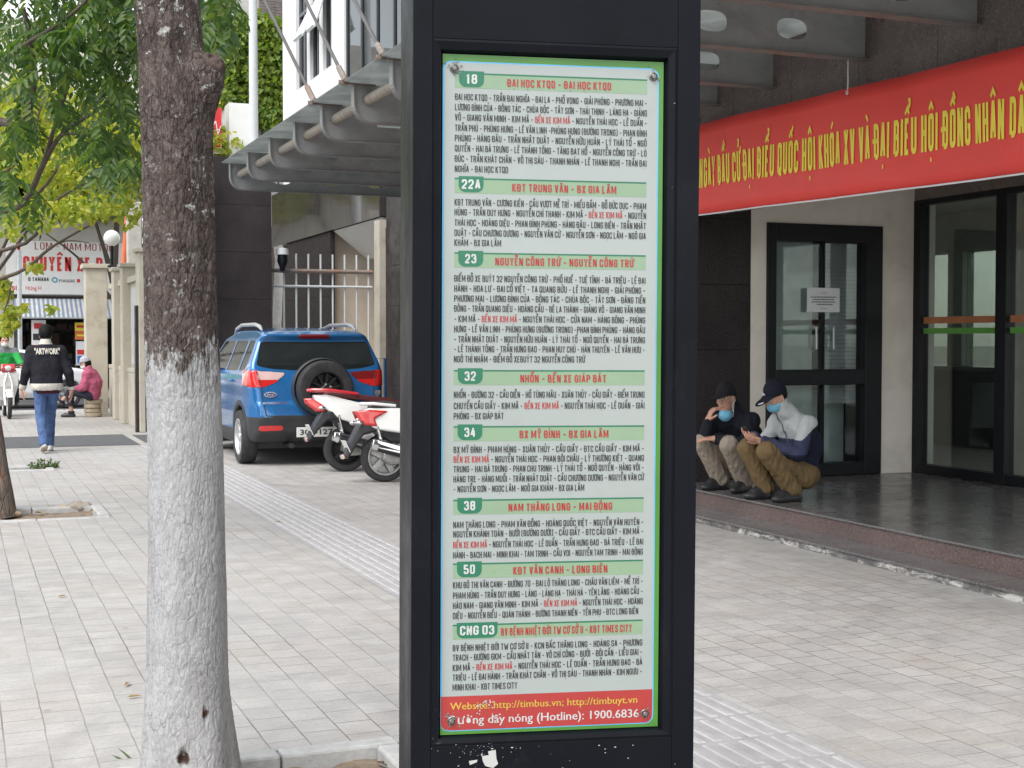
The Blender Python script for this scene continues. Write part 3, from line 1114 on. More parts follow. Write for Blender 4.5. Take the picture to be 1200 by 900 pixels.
# long glazing of the recess
mb = MB()
mb.box(8.90, 9.3, -3, 11.2, 2.93, 3.3)
mb.build("window_lintel", M_GRANB, bld)
fr = MB()
YM = [11.17, 9.96, 8.72, 7.48, 6.24, 5.0, 3.76, 2.5, 1.2, 0.0]
for i, ym in enumerate(YM):
    w = 0.07
    fr.box(8.89, 9.01, ym - w, ym + (0.03 if i == 0 else w), 0.21, 2.93)
for i in range(len(YM) - 1):
    fr.box(8.892, 9.008, YM[i + 1] + 0.071, YM[i] - 0.071, 0.21, 0.30)
    fr.box(8.892, 9.008, YM[i + 1] + 0.071, YM[i] - 0.071, 2.88, 2.93)
win = fr.build("window", M_BLACK, bld, bevel=0.005)
g = MB()
for i in range(len(YM) - 1):
    g.box(8.945, 8.953, YM[i + 1] + 0.07, YM[i] - 0.07, 0.30, 2.88)
g.build("pane", glass_mat("window_glass", (0.86, 0.89, 0.87), 0.95, ior=1.6), win)
M_STRO = mat("orange_film", (0.45, 0.17, 0.07), 0.5)
M_STRG = mat("green_film", (0.12, 0.36, 0.06), 0.5)
g = MB()
for i in range(len(YM) - 1):
    g.box(8.936, 8.9435, YM[i + 1] + 0.08, YM[i] - 0.08, 1.70, 1.765, 0)
    g.box(8.936, 8.9435, YM[i + 1] + 0.08, YM[i] - 0.08, 1.60, 1.655, 1)
g.build("window_film", [M_STRO, M_STRG], win)
# the rooms behind the glass
M_ROOM = mat("room_wall", (0.52, 0.54, 0.50), 0.8, var=0.08)
M_ROOMF = mat("room_floor", (0.30, 0.29, 0.27), 0.3, var=0.1)
mb = MB()
mb.box(9.3, 13, -3, 19.0, 0.10, 0.2, 1)
for (ya, yb_, za, zb_) in ((-3, 12.2, .2, .5), (-3, 12.2, 3.1, 3.3), (-3, -2.8, .5, 3.1), (1.9, 2.1, .5, 3.1), (6.9, 7.1, .5, 3.1), (11.9, 12.2, .5, 3.1), (18.6, 19.0, .2, 3.3), (12.2, 18.6, .2, 1.05), (12.2, 18.6, 2.75, 3.3), (15.2, 15.5, 1.05, 2.75)):  # rear wall, its openings added to let daylight flood the room
    mb.box(12.9, 13.1, ya, yb_, za, zb_, 0)
mb.box(9.06, 13.1, 19.0, 19.2, 0.2, 3.3, 0)
mb.box(9.06, 9.2, 11.25, 19.0, 0.2, 3.3, 0)
mb.box(9.06, 13.1, 11.21, 19.2, 3.3, 3.5, 0)
mb.box(9.2, 13.0, -3.2, -3.0, 0.2, 3.3, 0)
mb.box(9.35, 9.75, 10.0, 10.4, 0.2, 3.3, 2)
mb.box(9.85, 10.25, 6.2, 6.6, 0.2, 3.3, 2)
mb.build("interior_room", [M_ROOM, M_ROOMF, M_BEIGE], bld)
mb = MB()
mb.box(12.98, 12.99, 12.2, 15.2, 1.05, 2.75)
mb.box(12.98, 12.99, 15.5, 18.6, 1.05, 2.75)
mb.build("added_rear_pane", glass_mat("added_rear_glass", (.50, .54, .50), .8), bld)  # tinted panes dim the added rear openings
mb = MB()
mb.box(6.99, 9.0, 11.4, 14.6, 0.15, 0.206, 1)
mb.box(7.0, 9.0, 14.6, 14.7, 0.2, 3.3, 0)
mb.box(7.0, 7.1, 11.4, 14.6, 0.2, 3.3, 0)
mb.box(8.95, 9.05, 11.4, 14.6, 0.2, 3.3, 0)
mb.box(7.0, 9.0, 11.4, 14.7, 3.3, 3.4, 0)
mb.box(7.30, 7.94, 11.56, 11.6, 0.6, 3.29, 2)  # pale sheet added close behind the left leaf, imitates a reflection
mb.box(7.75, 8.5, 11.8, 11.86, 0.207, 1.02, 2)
mb.build("interior_lobby", [M_DARKIN, M_ROOMF, mat("pale_reflection_sheet", (0.76, 0.82, 0.79), 0.8)], bld)
mb = MB()                                             # roller shutter of slats standing behind the right door leaf
for k in range(46):
    mb.box(8.03, 8.90, 11.5, 11.53, 0.9 + k * 0.04, 0.9 + k * 0.04 + 0.0375)
mb.build("interior_blind", mat("grey_blind", (0.66, 0.67, 0.70), 0.6), bld)
# upper floor above the canopy: white wall with tall windows, then curtain wall
wv = MB()
WINS = [(26.9, 26.0), (25.75, 25.05), (24.75, 24.15)]
y0 = 28.1
segs = []
for (a, b) in WINS:
    segs.append((a, y0))
    y0 = b
segs.append((23.3, y0))
for (a, b) in segs:
    wv.box(6.3, 6.6, a, b, 4.601, 14)
for (a, b) in WINS:
    wv.box(6.3, 6.6, b, a, 4.601, 6.47)
wv.box(6.6, 12, 27.9, 28.1, 0, 14)
wv.build("white_wall", M_WHITE, bld)
M_WF = mat("grey_window_frame", (0.10, 0.105, 0.12), 0.5)
for (a, b) in WINS:
    w = MB()
    for yy in (b, (a + b) / 2 - 0.02, a - 0.05):
        w.box(6.36, 6.45, yy, yy + 0.05, 6.471, 14)
    for zz in (6.471, 7.9, 8.3, 10.2):
        w.box(6.362, 6.448, b + 0.051, a - 0.051, zz, zz + 0.06)
    wo = w.build("upper_window", M_WF, bld)
    g = MB()
    g.box(6.40, 6.408, b + 0.03, a - 0.03, 6.5, 14)
    g.build("pane", M_GLASSW, wo)
# two sashes propped open from the top
for (a, b, zb, zt) in ((25.72, 25.08, 7.2, 7.9), (24.72, 24.18, 7.17, 8.3)):
    s = MB()
    lean = 0.34
    for (p, q) in (((a, zt, 0), (a, zb, lean)), ((b, zt, 0), (b, zb, lean))):
        s.tube([(6.34 - p[2], p[0], p[1]), (6.34 - q[2], q[0], q[1])], 0.03, 4)
    s.tube([(6.34 - lean, a, zb), (6.34 - lean, b, zb)], 0.04, 4)
    s.tube([(6.34, a, zt), (6.34, b, zt)], 0.04, 4)
    so = s.build("open_sash", mat("pale_sash", (0.62, 0.64, 0.66), 0.4), bld)
    g = MB()
    g.quad((6.34, a, zt), (6.34, b, zt), (6.34 - lean, b, zb), (6.34 - lean, a, zb))
    g.build("sash_pane", mat("sky_glare_sash", (0.70, 0.73, 0.74), 0.15, var=.03), so)  # opaque pale pane, the sky's glare is put into its colour
cw = MB()
y = 23.28
while y > 10:
    cw.box(6.335, 6.42, y - 0.06, y, 4.61, 14)
    y -= 0.92
for zz in (4.61, 8.9, 11.0):
    cw.box(6.345, 6.415, 10, 23.21, zz, zz + 0.06)
cwo = cw.build("curtain_wall", mat("curtain_frame", (0.045, 0.05, 0.055), 0.5, spec=.25), bld)
g = MB()
g.box(6.36, 6.37, 11.3, 23.25, 4.62, 14)
g.build("curtain_pane", M_GLASSW, cwo)
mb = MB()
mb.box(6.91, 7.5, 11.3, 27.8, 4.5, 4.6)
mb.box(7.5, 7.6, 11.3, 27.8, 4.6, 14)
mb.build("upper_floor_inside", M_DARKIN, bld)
# car bay: free-standing granite column, pilasters, passage walls
c0 = on_u(252, 400, 20.8).x
c1 = on_u(319, 400, 20.8).x
mb = MB()
mb.box(c0, c1, 20.82, 21.6, 0, 4.3)
tiled(c0, c1, 20.82, 21.6, 0, 4.3, 0.69, 2.0, mb, axes="x")
tiled(c0, c1, 20.82, 21.6, 0, 4.3, 0.69, 2.0, mb, axes="y")
mb.build("granite_column", M_GRAN, bld, bevel=0.002)
mb = MB()
mb.box(6.16, 6.27, 20.70, 21.0, 0, 3.42)
mb.build("cream_pilaster", M_CREAM, bld)
mb = MB()
mb.box(6.30, 6.36, 24.2, 28.0, 0, 3.49)
tiled(6.30, 6.36, 24.2, 28.0, 0, 3.49, 0.58, 0.65, mb)
mb.build("passage_pier", mat("matt_dark_stone", (.032, .027, .026), .8, var=.3, vscale=12, spec=.08), bld, bevel=0.002)
mb = MB()
mb.box(7.6, 7.8, 20.73, 24.6, 0, 3.49)
mb.box(6.37, 7.6, 24.4, 24.6, 0, 3.49)
mb.build("passage_wall", mat("tan_render", (0.56, 0.48, 0.39), 0.75, var=0.06, dirt=(0.3, 0.26, 0.21), dscale=1.5), bld)
mb = MB()
mb.prism([(6.92, 3.0), (7.6, 2.95), (7.6, 3.49), (6.3, 3.49)], (0, 21.05, 0), (1, 0, 0), (0, 0, 1), (0, 3.0, 0))
mb.build("passage_soffit", M_WHITE, bld)
# paper notice on the door glass
M_PAPER = mat("paper", (0.72, 0.73, 0.75), 0.7, var=0.03)
M_INK = mat("grey_ink", (0.12, 0.12, 0.13), 0.8, var=0.1)
p0, p1 = on_u(946, 337, 11.19), on_u(984, 366, 11.19)
mb = MB()
mb.box(p0.x, p1.x, 11.192, 11.195, p1.z, p0.z, 0)
w, hh = p1.x - p0.x, p0.z - p1.z
r = random.Random(4)
for t, wd, th in ((0.20, 0.14, .02), (0.36, 0.78, .045), (0.46, 0.66, .045), (0.56, 0.72, .045), (0.66, 0.42, .045), (0.84, 0.16, .02)):
    x = p0.x + w * (0.5 - wd / 2)
    while x < p0.x + w * (0.5 + wd / 2):
        l = r.uniform(0.012, 0.035)
        mb.box(x, x + l, 11.1905, 11.1918, p0.z - hh * (t + th), p0.z - hh * t, 1)
        x += l + 0.006
tag(mb.build("paper_notice", [M_PAPER, M_INK]), "white paper notice with short lines of print taped to the door glass", "notice")


# ------------------------------------------------------------------ canopy of steel beams
def plate(outer, holes, th):
    """2D outline with holes -> verts/faces in (x, y, thickness)."""
    cu = bpy.data.curves.new("plate", 'CURVE')
    cu.dimensions = '2D'
    cu.fill_mode = 'BOTH'
    cu.extrude = th / 2
    for pts in [outer] + holes:
        sp = cu.splines.new('POLY')
        sp.points.add(len(pts) - 1)
        for p, q in zip(sp.points, pts):
            p.co = (q[0], q[1], 0, 1)
        sp.use_cyclic_u = True
    o = bpy.data.objects.new("plate", cu)
    C.objects.link(o)
    bpy.context.view_layer.update()
    me = bpy.data.meshes.new_from_object(o.evaluated_get(bpy.context.evaluated_depsgraph_get()))
    v = [tuple(x.co) for x in me.vertices]
    f = [list(p.vertices) for p in me.polygons]
    bpy.data.objects.remove(o)
    bpy.data.meshes.remove(me)
    bpy.data.curves.remove(cu)
    return v, f


VT, ZB, ZT, VR = 3.53, 3.62, 3.97, 6.255
arc = [(VT + 0.17 - 0.17 * math.sin(a), ZB + 0.17 - 0.17 * math.cos(a)) for a in [i * math.pi / 2 / 8 for i in range(9)]]
outer = [(VR, ZB)] + arc + [(VT, ZT), (VR, ZT)]


def oval(cx, cz, a, b):
    pts = []
    for i in range(24):
        g = 2 * math.pi * i / 24
        pts.append((cx + math.copysign(abs(math.cos(g)) ** 0.7, math.cos(g)) * a, cz + math.copysign(abs(math.sin(g)) ** 0.8, math.sin(g)) * b))
    return pts


web_v, web_f = plate(outer, [oval(x, ZB + 0.17, 0.13, 0.075) for x in (4.25, 4.95, 5.62)], 0.012)
canopy = thing("entrance_canopy", "long grey steel canopy of curved tip beams with glass roof sheets over the entrance", "canopy", (6.2, 11, 0))
BU = [19.05, 17.80, 16.45, 15.15, 13.92, 12.70, 11.46, 10.58, 9.69, 8.46, 7.26, 6.05, 4.85, 3.65]
webs = MB().add([(x, z, y) for x, y, z in web_v], web_f)
fl = MB()
line = [(VR, ZB)] + arc + [(VT, ZT)]
for i in range(len(line) - 1):
    (xa, za), (xb, zb) = line[i], line[i + 1]
    d = Vector((xb - xa, zb - za)).normalized()
    n = Vector((d.y, -d.x)) * 0.012
    n = -n if (n.y > 0 and abs(d.x) > 0.5) or (n.x > 0 and abs(d.x) <= 0.5) else n
    fl.prism([(xa, za), (xb, zb), (xb + n.x, zb + n.y), (xa + n.x, za + n.y)], (0, -0.05, 0), (1, 0, 0), (0, 0, 1), (0, 0.1, 0))
web0 = fl0 = None
for k, yb in enumerate(BU):
    if k == 0:
        web0 = webs.build("beam", M_STEELG, None)
        fl0 = fl.build("flange", M_FLANGE, web0)
        o, f_ = web0, fl0
    else:
        o = web0.copy()
        C.objects.link(o)
        f_ = fl0.copy()
        C.objects.link(f_)
        f_.parent = o
    o.parent = canopy
    o.location = (-6.2, yb - 11, 0)
for k in range(len(BU) - 1):
    mb = MB()
    mb.box(VT - 0.12, VR, BU[k + 1] + 0.012, BU[k] - 0.004, ZT + 0.004, ZT + 0.018)
    mb.build("roof_sheet", M_ROOFG, canopy)
mb = MB()
mb.tube([(VT + 0.13, BU[0] + 0.1, ZB + 0.205), (VT + 0.13, BU[-1], ZB + 0.205)], 0.05, 14)
mb.build("pipe", M_PIPE, canopy, smooth=True)
for k in (4, 5, 6):                                   # suspension rods with rusty shackles
    tip = Vector((VT - 0.10, BU[k] - 0.05, ZT + 0.03))
    px = {4: 357, 5: 395, 6: 437}[k]
    p_up = at({4: 310, 5: 358, 6: 415}[k], 0, at(px, 110, 13).dot(_f0) * 0 + tip.dot(_f0) + 1.2)
    d = (p_up - tip).normalized()
    mb = MB()
    mb.tube([tip + d * 0.16, tip + d * 7.0], 0.018, 8)
    ro = mb.build("rod", mat("dark_rod", (.085, .08, .078), .5), canopy, smooth=True)
    mb = MB()
    mb.tube([tip - d * 0.02, tip + d * 0.24], 0.03, 8)
    mb.tube([tip + Vector((0, -0.06, 0)), tip + Vector((0.0, 0.06, 0))], 0.022, 8)
    mb.box(tip.x - 0.06, tip.x + 0.3, tip.y - 0.012, tip.y + 0.012, tip.z - 0.04, tip.z - 0.005)
    mb.build("shackle", M_RUST, ro)

# ------------------------------------------------------------------ red banner with yellow lettering
M_RED = mat("red_cloth", (0.78, 0.055, 0.042), 0.55, var=0.05, vscale=2)
M_YEL = mat("yellow_paint", (0.86, 0.72, 0.07), 0.6, var=0.05)


def ban(s, t, lift=0.0):
    """s: metres along the street from Y=12.2 towards the camera, t: 0 bottom .. 1 top."""
    z = 2.685 - 0.020 * s + (0.80 - 0.004 * s) * t
    x = 6.12 + 0.009 * math.sin(s * 1.7 + 0.6) + 0.008 * math.sin(s * 4.1 + t * 2) + 0.0035 * math.sin(s * 11.3 + t * 4.0) * (1 - t) + 0.004 * mnoise.noise(Vector((s * 1.8, t * 2.5, 3.0))) - 0.006 * t
    return (x - lift, 12.2 - s, z)


nb, nt_ = 160, 8
v = [ban(-3.0 + 10.5 * i / nb, j / nt_) for i in range(nb + 1) for j in range(nt_ + 1)]
f = [(i * (nt_ + 1) + j, (i + 1) * (nt_ + 1) + j, (i + 1) * (nt_ + 1) + j + 1, i * (nt_ + 1) + j + 1) for i in range(nb) for j in range(nt_)]
banner = thing("banner", "long red cloth banner with yellow Vietnamese capitals hung under the canopy", "banner", (6.12, 10, 2.5))
bo = mesh_obj("cloth", v, f, M_RED, None, banner, True)
so = bo.modifiers.new("thickness", 'SOLIDIFY')
so.thickness = 0.003
so.offset = -1
mb = MB()
put_caps(mb, "NGÀY BẦU CỬ ĐẠI BIỂU QUỐC HỘI KHÓA XV VÀ ĐẠI BIỂU HỘI ĐỒNG NHÂN DÂN", (0, 0, 0), (1, 0, 0), (0, 1, 0), 0, 0, 1.0, 1.0, t=.155, nrm=(0, 0, 1), lift=.0006)
s0 = 12.2 - on_v(820, 200, 6.12).y
s1 = 12.2 - on_v(1214, 140, 6.12).y
vv = []
for (x, y, z_) in mb.v:
    s = s0 + x * (s1 - s0)
    vv.append(ban(s, (0.232 + y * 0.262) / 0.80, 0.006 + z_))
mb.v = vv
mesh_obj("lettering", mb.v, mb.f, M_YEL, None, banner)
for sx in (-2.2, 1.0, 3.74):     # cords tying the upper hem to the beams
    mb = MB()
    a_ = Vector(ban(sx, 0.985)) + Vector((-.004, 0, 0))
    mb.tube([a_, a_ + Vector((.01, .01, .07)), Vector((6.13, a_.y + .03, ZB + .01)), Vector((6.16, a_.y + .05, ZB + .02))], .005, 5)
    mb.lathe([(.016, 0), (.016, .004), (.008, .004)], a_ + Vector((-.004, 0, -.02)), (-1, 0, 0), 12)
    mb.build("tie_cord", M_PAPER, banner, smooth=True)
mb = MB()                                             # white rope sewn into the lower hem
mb.tube([Vector(ban(-3.0 + 10.5 * i / 60, 0.0)) + Vector((-0.002, 0, -0.006)) for i in range(61)], 0.007, 6)
mb.build("hem", M_PAPER, banner, smooth=True)

# ------------------------------------------------------------------ gate across the car passage
g0, g1 = c1, 6.155
gate = thing("steel_gate", "pale steel bar gate with rusty top rail between dark column and cream pilaster", "gate", ((g0 + g1) / 2, 21.1, 0))
mb = MB()
n = 9
for i in range(n):
    x = g0 + 0.06 + (g1 - g0 - 0.12) * i / (n - 1)
    mb.tube([(x, 21.1, 0.08), (x, 21.1, 2.88)], 0.016, 8)
mb.build("bars", M_PALEP, gate, smooth=True)
for zz, rr, mm in ((2.61, 0.032, M_RUST), (2.37, 0.020, M_PALEP), (0.35, 0.025, M_PALEP), (1.2, 0.02, M_PALEP)):
    mb = MB()
    mb.tube([(g0 + 0.01, 21.1 - 0.03, zz), (g1 - 0.01, 21.1 - 0.03, zz)], rr, 8)
    mb.build("rail", mm, gate, smooth=True)
lp = thing("wall_lantern", "small lamp with white cap above the bar gate beside the granite column", "lamp", (g0 + 0.2, 20.95, 2.6))
mb = MB()
mb.lathe([(0.0, 0.36), (0.09, 0.34), (0.10, 0.25), (0.02, 0.245)], (g0 + 0.2, 20.95, 2.6), (0, 0, 1), 16)
mb.build("cap", M_PALEP, lp, smooth=True)
mb = MB()
mb.lathe([(0.075, 0.245), (0.085, 0.15), (0.05, 0.06), (0.03, 0.0)], (g0 + 0.2, 20.95, 2.6), (0, 0, 1), 16)
mb.build("glass", M_BLACK, lp, smooth=True)
st = thing("metal_stand", "slim blue metal frame stand beside the parked blue car", "stand", (5.9, 20.2, 0))
mb = MB()
a, b = on_u(436, 440, 20.2).x, on_u(451, 440, 20.2).x
mb.tube([(a, 20.2, 0.02), (a, 20.2, 1.25), (b, 20.2, 1.25), (b, 20.2, 0.02)], 0.022, 6)
mb.tube([(a, 20.2, 0.5), (b, 20.2, 0.5)], 0.018, 6)
mb.build("frame", mat("blue_paint", (0.03, 0.08, 0.22), 0.4), st)

# slim pipe and lamp pole in the yard
mb = MB()
p = on_u(253, 380, 20.6)
mb.tube([(p.x - 0.02, 20.6, 0), (p.x - 0.06, 20.6, 4.1)], 0.045, 8)
tag(mb.build("drain_pipe", M_PALEP, smooth=True), "slim pale upright pipe against the left edge of the granite column", "pipe")
mb = MB()
p = at(297, 100, 26)
mb.tube([(p.x, p.y, 0), (p.x, p.y, 12)], [0.10, 0.07], 12)
mb.lathe([(0.18, 0), (0.18, 0.03), (0.11, 0.04), (0.11, 0.4)], (p.x, p.y, 0), (0, 0, 1), 16)
tag(mb.build("lamp_post", M_PALEP, smooth=True), "tall pale grey post rising behind the canopy before the ivy house", "post")

# ------------------------------------------------------------------ cream boundary wall with globe lamp
bw = thing("boundary_wall", "weathered cream boundary wall with pilasters, capped pier and rust stains", "wall", (2.9, 26, 0))
M_STAIN = mat("rust_stain", (0.33, 0.19, 0.10), 0.8, var=0.25, vscale=12)
mb = MB()
mb.box(2.92, 3.1, 23.2, 28.9, 0, 2.55)
mb.box(2.86, 2.918, 23.2, 28.9, 0.0, 0.95)
mb.box(2.85, 3.12, 23.2, 28.9, 0.952, 1.03)
mb.box(2.86, 3.15, 23.2, 28.9, 2.552, 2.66)
mb.build("wall", M_CREAM, bw, bevel=0.01)
for yy, hh in ((23.2, 2.98), (25.6, 2.85), (27.1, 2.85)):
    mb = MB()
    mb.box(2.78, 3.16, yy, yy + 0.42, 0.001, hh)
    mb.box(2.74, 3.2, yy - 0.04, yy + 0.46, hh, hh + 0.07)
    mb.build("pilaster", M_CREAM, bw, bevel=0.01)
mb = MB()
mb.box(2.895, 2.919, 24.0, 25.3, 1.1, 2.45)
mb.build("panel", mat("grey_panel", (0.46, 0.47, 0.47), 0.7, dirt=(0.3, 0.27, 0.24), dscale=3), bw)
mb = MB()
e0 = on_u(101, 400, 28.9).x
mb.box(e0, 2.84, 28.91, 29.4, 0, 2.98)
mb.box(e0 - 0.06, 2.9, 28.85, 29.46, 2.98, 3.07)
mb.build("end_pier", M_CREAM, bw, bevel=0.01)
gl = thing("globe_lamp", "round white globe lamp on a short black stem atop the cream pier", "lamp", (2.72, 27.55, 2.92))
pc = at(131, 279, 26.3)
gl.location = (pc.x, pc.y, 2.92)
mb = MB()
mb.sphere(pc, 0.155, 24)
mb.build("globe", mat("opal_glass", (0.82, 0.82, 0.80), 0.25, var=0.02), gl, smooth=True)
mb = MB()
mb.tube([(pc.x, pc.y, 2.9), (pc.x, pc.y, pc.z - 0.14)], 0.035, 10)
mb.lathe([(0.09, 0), (0.09, 0.03), (0.04, 0.06)], (pc.x, pc.y, 2.921), (0, 0, 1), 14)
mb.build("stem", M_BLACK, gl, smooth=True)
# dark stone post and thin black pole at the near end of the wall
pp = at(164, 420, 22.6)
mb = MB()
mb.box(pp.x - 0.07, pp.x + 0.11, pp.y, pp.y + 0.16, 0, 2.1)
tag(mb.build("stone_post", M_GRAN, bevel=0.004), "dark polished stone post at the near end of the cream wall", "post")
mb = MB()
mb.tube([(pp.x + 0.155, pp.y - 0.05, 0), (pp.x + 0.155, pp.y - 0.05, 3.9)], 0.028, 8)
tag(mb.build("pole", M_BLACK, smooth=True), "thin black pole beside the dark stone post", "pole")
mb = MB()
pq = at(158, 300, 29.5)
mb.box(pq.x - 0.15, pq.x + 0.15, pq.y, pq.y + 0.25, 0, 4.5)
tag(mb.build("utility_pole", M_CONC, bevel=0.02), "square grey concrete pole rising behind the cream wall", "pole")
mb = MB()
pa, pb = at(146, 302, 30), at(152, 236, 30)
mb.tube([(pa.x, pa.y, 0), pa, pb], 0.075, 10)
tag(mb.build("orange_pipe", mat("orange_paint", (0.55, 0.13, 0.05), 0.55), smooth=True), "orange upright pipe behind the cream wall near the globe lamp", "pipe")
# ------------------------------------------------------------------ across the cross street: shop house, ivy house
UF = 43.0


def fx(px, u=UF):
    return on_u(px, 400, u).x


def fz(px, py, u=UF):
    return on_u(px, py, u).z


shop = thing("shop_house", "pale grey shop house with open dark ground floor across the side street", "building", (3.2, UF, 0))
M_HOUSE = mat("house_wall", (0.52, 0.50, 0.47), 0.8, var=0.1, vscale=1.2, dirt=(0.36, 0.33, 0.30), dscale=1.0, damt=0.7)
xa, xb = fx(8), fx(168)
zs = 2.85
mb = MB()
mb.box(xa - 3.2, xa + 0.2, UF, UF + 6, 0, 11)
mb.box(xb - 0.5, xb, UF, UF + 6, 0, 11)
mb.box(xa + 0.2, xb - 0.5, UF, UF + 6, zs, 11)
mb.build("wall", M_HOUSE, shop)
for (pa, pb, ya, yb) in ((100, 122, 225, 258), (60, 80, 190, 240), (20, 40, 190, 240), (128, 146, 180, 230)):
    mb = MB()
    x0, x1, z0, z1 = fx(pa), fx(pb), fz(pa, yb), fz(pa, ya)
    mb.box(x0, x1, UF - 0.05, UF + 0.02, z0, z1, 0)
    w = mb.build("window", M_WF, shop)
    mb = MB()
    mb.box(x0 + 0.08, x1 - 0.08, UF - 0.062, UF - 0.052, z0 + 0.08, z1 - 0.08)
    mb.build("pane", M_GLASSW, w)
mb = MB()
mb.box(xa + 0.2, xb - 0.5, UF + 5.8, UF + 5.9, 0, zs)
mb.box(xa + 0.2, xa + 0.3, UF + 0.1, UF + 5.8, 0, zs)
mb.box(xb - 0.6, xb - 0.5, UF + 0.1, UF + 5.8, 0, zs)
for k in range(5):
    mb.box(xa + 0.4, xb - 0.7, UF + 4.8, UF + 5.7, 0.3 + 0.5 * k, 0.34 + 0.5 * k)
mb.build("interior", mat("shop_inside", (.16, .155, .15), .8, var=.2), shop)
r = random.Random(3)
MI = [mat("stock_" + n, c, 0.5) for n, c in (("grey", (.3, .3, .3)), ("dark", (.06, .06, .07)), ("brown", (.2, .12, .08)), ("pale", (.5, .5, .48)))]
mb = MB()
for k in range(5):
    x = xa + 0.5
    while x < xb - 1.0:
        w, h_ = r.uniform(.1, .35), r.uniform(.12, .4)
        if r.random() < .8:
            mb = MB()
            mb.box(x, x + w, UF + 4.9, UF + 5.3, 0.342 + 0.5 * k, 0.342 + 0.5 * k + h_)
            tag(mb.build("carton", MI[r.randrange(4)]), "small carton on the dark shelves inside the open shop", "carton", "cartons on the shop shelves")
        x += w + 0.04
# awning of blue and white stripes
aw = thing("awning", "blue and white striped awning over the open shop front", "awning", ((fx(20) + fx(102)) / 2, UF, 2.5))
M_STRB = mat("blue_stripe", (0.30, 0.36, 0.50), 0.7)
M_STRW = mat("white_stripe", (0.78, 0.78, 0.78), 0.7)
mb = MB()
x0, x1 = fx(21) - .1, fx(140)
n = 46
zt, zb = fz(60, 350), fz(60, 372)
for i in range(n):
    a, b = x0 + (x1 - x0) * i / n, x0 + (x1 - x0) * (i + 1) / n
    mb.add([(a, UF - 0.02, zt), (b, UF - 0.02, zt), (b, UF - 0.9, zb), (a, UF - 0.9, zb), (a, UF - 0.02, zt - .02), (b, UF - 0.02, zt - .02), (b, UF - 0.9, zb - .02), (a, UF - 0.9, zb - .02)],
           [(0, 3, 2, 1), (4, 5, 6, 7), (2, 3, 7, 6), (0, 1, 5, 4)], i % 2)
mb.build("cloth", [M_STRB, M_STRW], aw)
mb = MB()
mb.tube([(x0, UF - 0.9, zb - .03), (x1, UF - 0.9, zb - .03)], 0.025, 6)
mb.build("bar", M_GALV, aw)
# sign board
sg = thing("shop_sign", "large white shop sign with red letters CHUYÊN XE over the striped awning", "sign", ((fx(8) + fx(150)) / 2, UF - 0.12, 3))
M_SIGNW = mat("sign_white", (0.80, 0.79, 0.78), 0.45, var=0.03, dirt=(0.62, 0.60, 0.58), dscale=1.5, damt=.4)
M_SIGNR = mat("sign_red", (0.62, 0.03, 0.03), 0.5)
M_SIGND = mat("sign_maroon", (0.35, 0.06, 0.06), 0.5)
M_SIGNK = mat("sign_black", (0.03, 0.03, 0.03), 0.5)
M_SIGNC = mat("sign_teal", (0.05, 0.33, 0.42), 0.5)
us = UF - 0.13
X0, X1 = fx(8, us), fx(170, us)
Z0, Z1 = fz(60, 345, us), fz(60, 283, us)
mb = MB()
mb.box(X0, X1, us, us + 0.1, Z0, Z1)
mb.build("board", M_SIGNW, sg, bevel=0.01)
def sgt(t, pa, pb, yb, yt, m, st=.14, caps=True):
    mb = MB()
    a, b = fx(pa, us), fx(pb, us)
    z = fz((pa + pb) / 2, yb, us)
    if caps:
        put_caps(mb, t, (0, us - 0.006, 0), (1, 0, 0), (0, 0, 1), a, z, fz((pa + pb) / 2, yt, us) - z, b - a, t=st, m=0, lift=.0008)
    else:
        put_text(mb, t, (0, us - 0.006, 0), (1, 0, 0), (0, 0, 1), a, z, fz((pa + pb) / 2, yt, us) - z, b - a)
    flat_build(mb, "lettering", [M_SIGNR, M_SIGND, M_SIGNK, M_SIGNR][m], sg)


sgt("V", 20, 26, 293, 283, 0, .2)
sgt("LOM - NAM MOTOR", 42, 134, 293.5, 285, 1, .10)
sgt("CHUYÊN XE Đ", 28, 121, 318, 301, 0, .17)
sgt("O YAMAHA", 34, 58, 329.5, 325, 2, .15)
sgt("PIAGGIO", 70, 88, 331, 327.5, 2, .1)
sgt("60", 15, 22, 340, 335, 3, .15)
sgt("Hưng H", 31, 49, 340, 335, 3, caps=False)
mb = MB()
a = Vector((fx(65, us), us - 0.006, fz(65, 328, us)))
rr = 0.085
for i in range(24):
    g0_, g1_ = 2 * math.pi * i / 24, 2 * math.pi * (i + 1) / 24
    mb.add([a + Vector((math.cos(g0_) * rr, 0, math.sin(g0_) * rr)), a + Vector((math.cos(g1_) * rr, 0, math.sin(g1_) * rr)),
            a + Vector((math.cos(g1_) * rr * .55, 0, math.sin(g1_) * rr * .55)), a + Vector((math.cos(g0_) * rr * .55, 0, math.sin(g0_) * rr * .55))], [(0, 1, 2, 3)], 4)
flat_build(mb, "emblem", [M_SIGNR, M_SIGND, M_SIGNK, M_SIGNR, M_SIGNC], sg)
mb = MB()
mb.box(fx(91, us), fx(94.5, us), us - .006, us - .003, fz(91, 331, us), fz(91, 327, us), 0)
flat_build(mb, "emblem", M_SIGNR, sg)
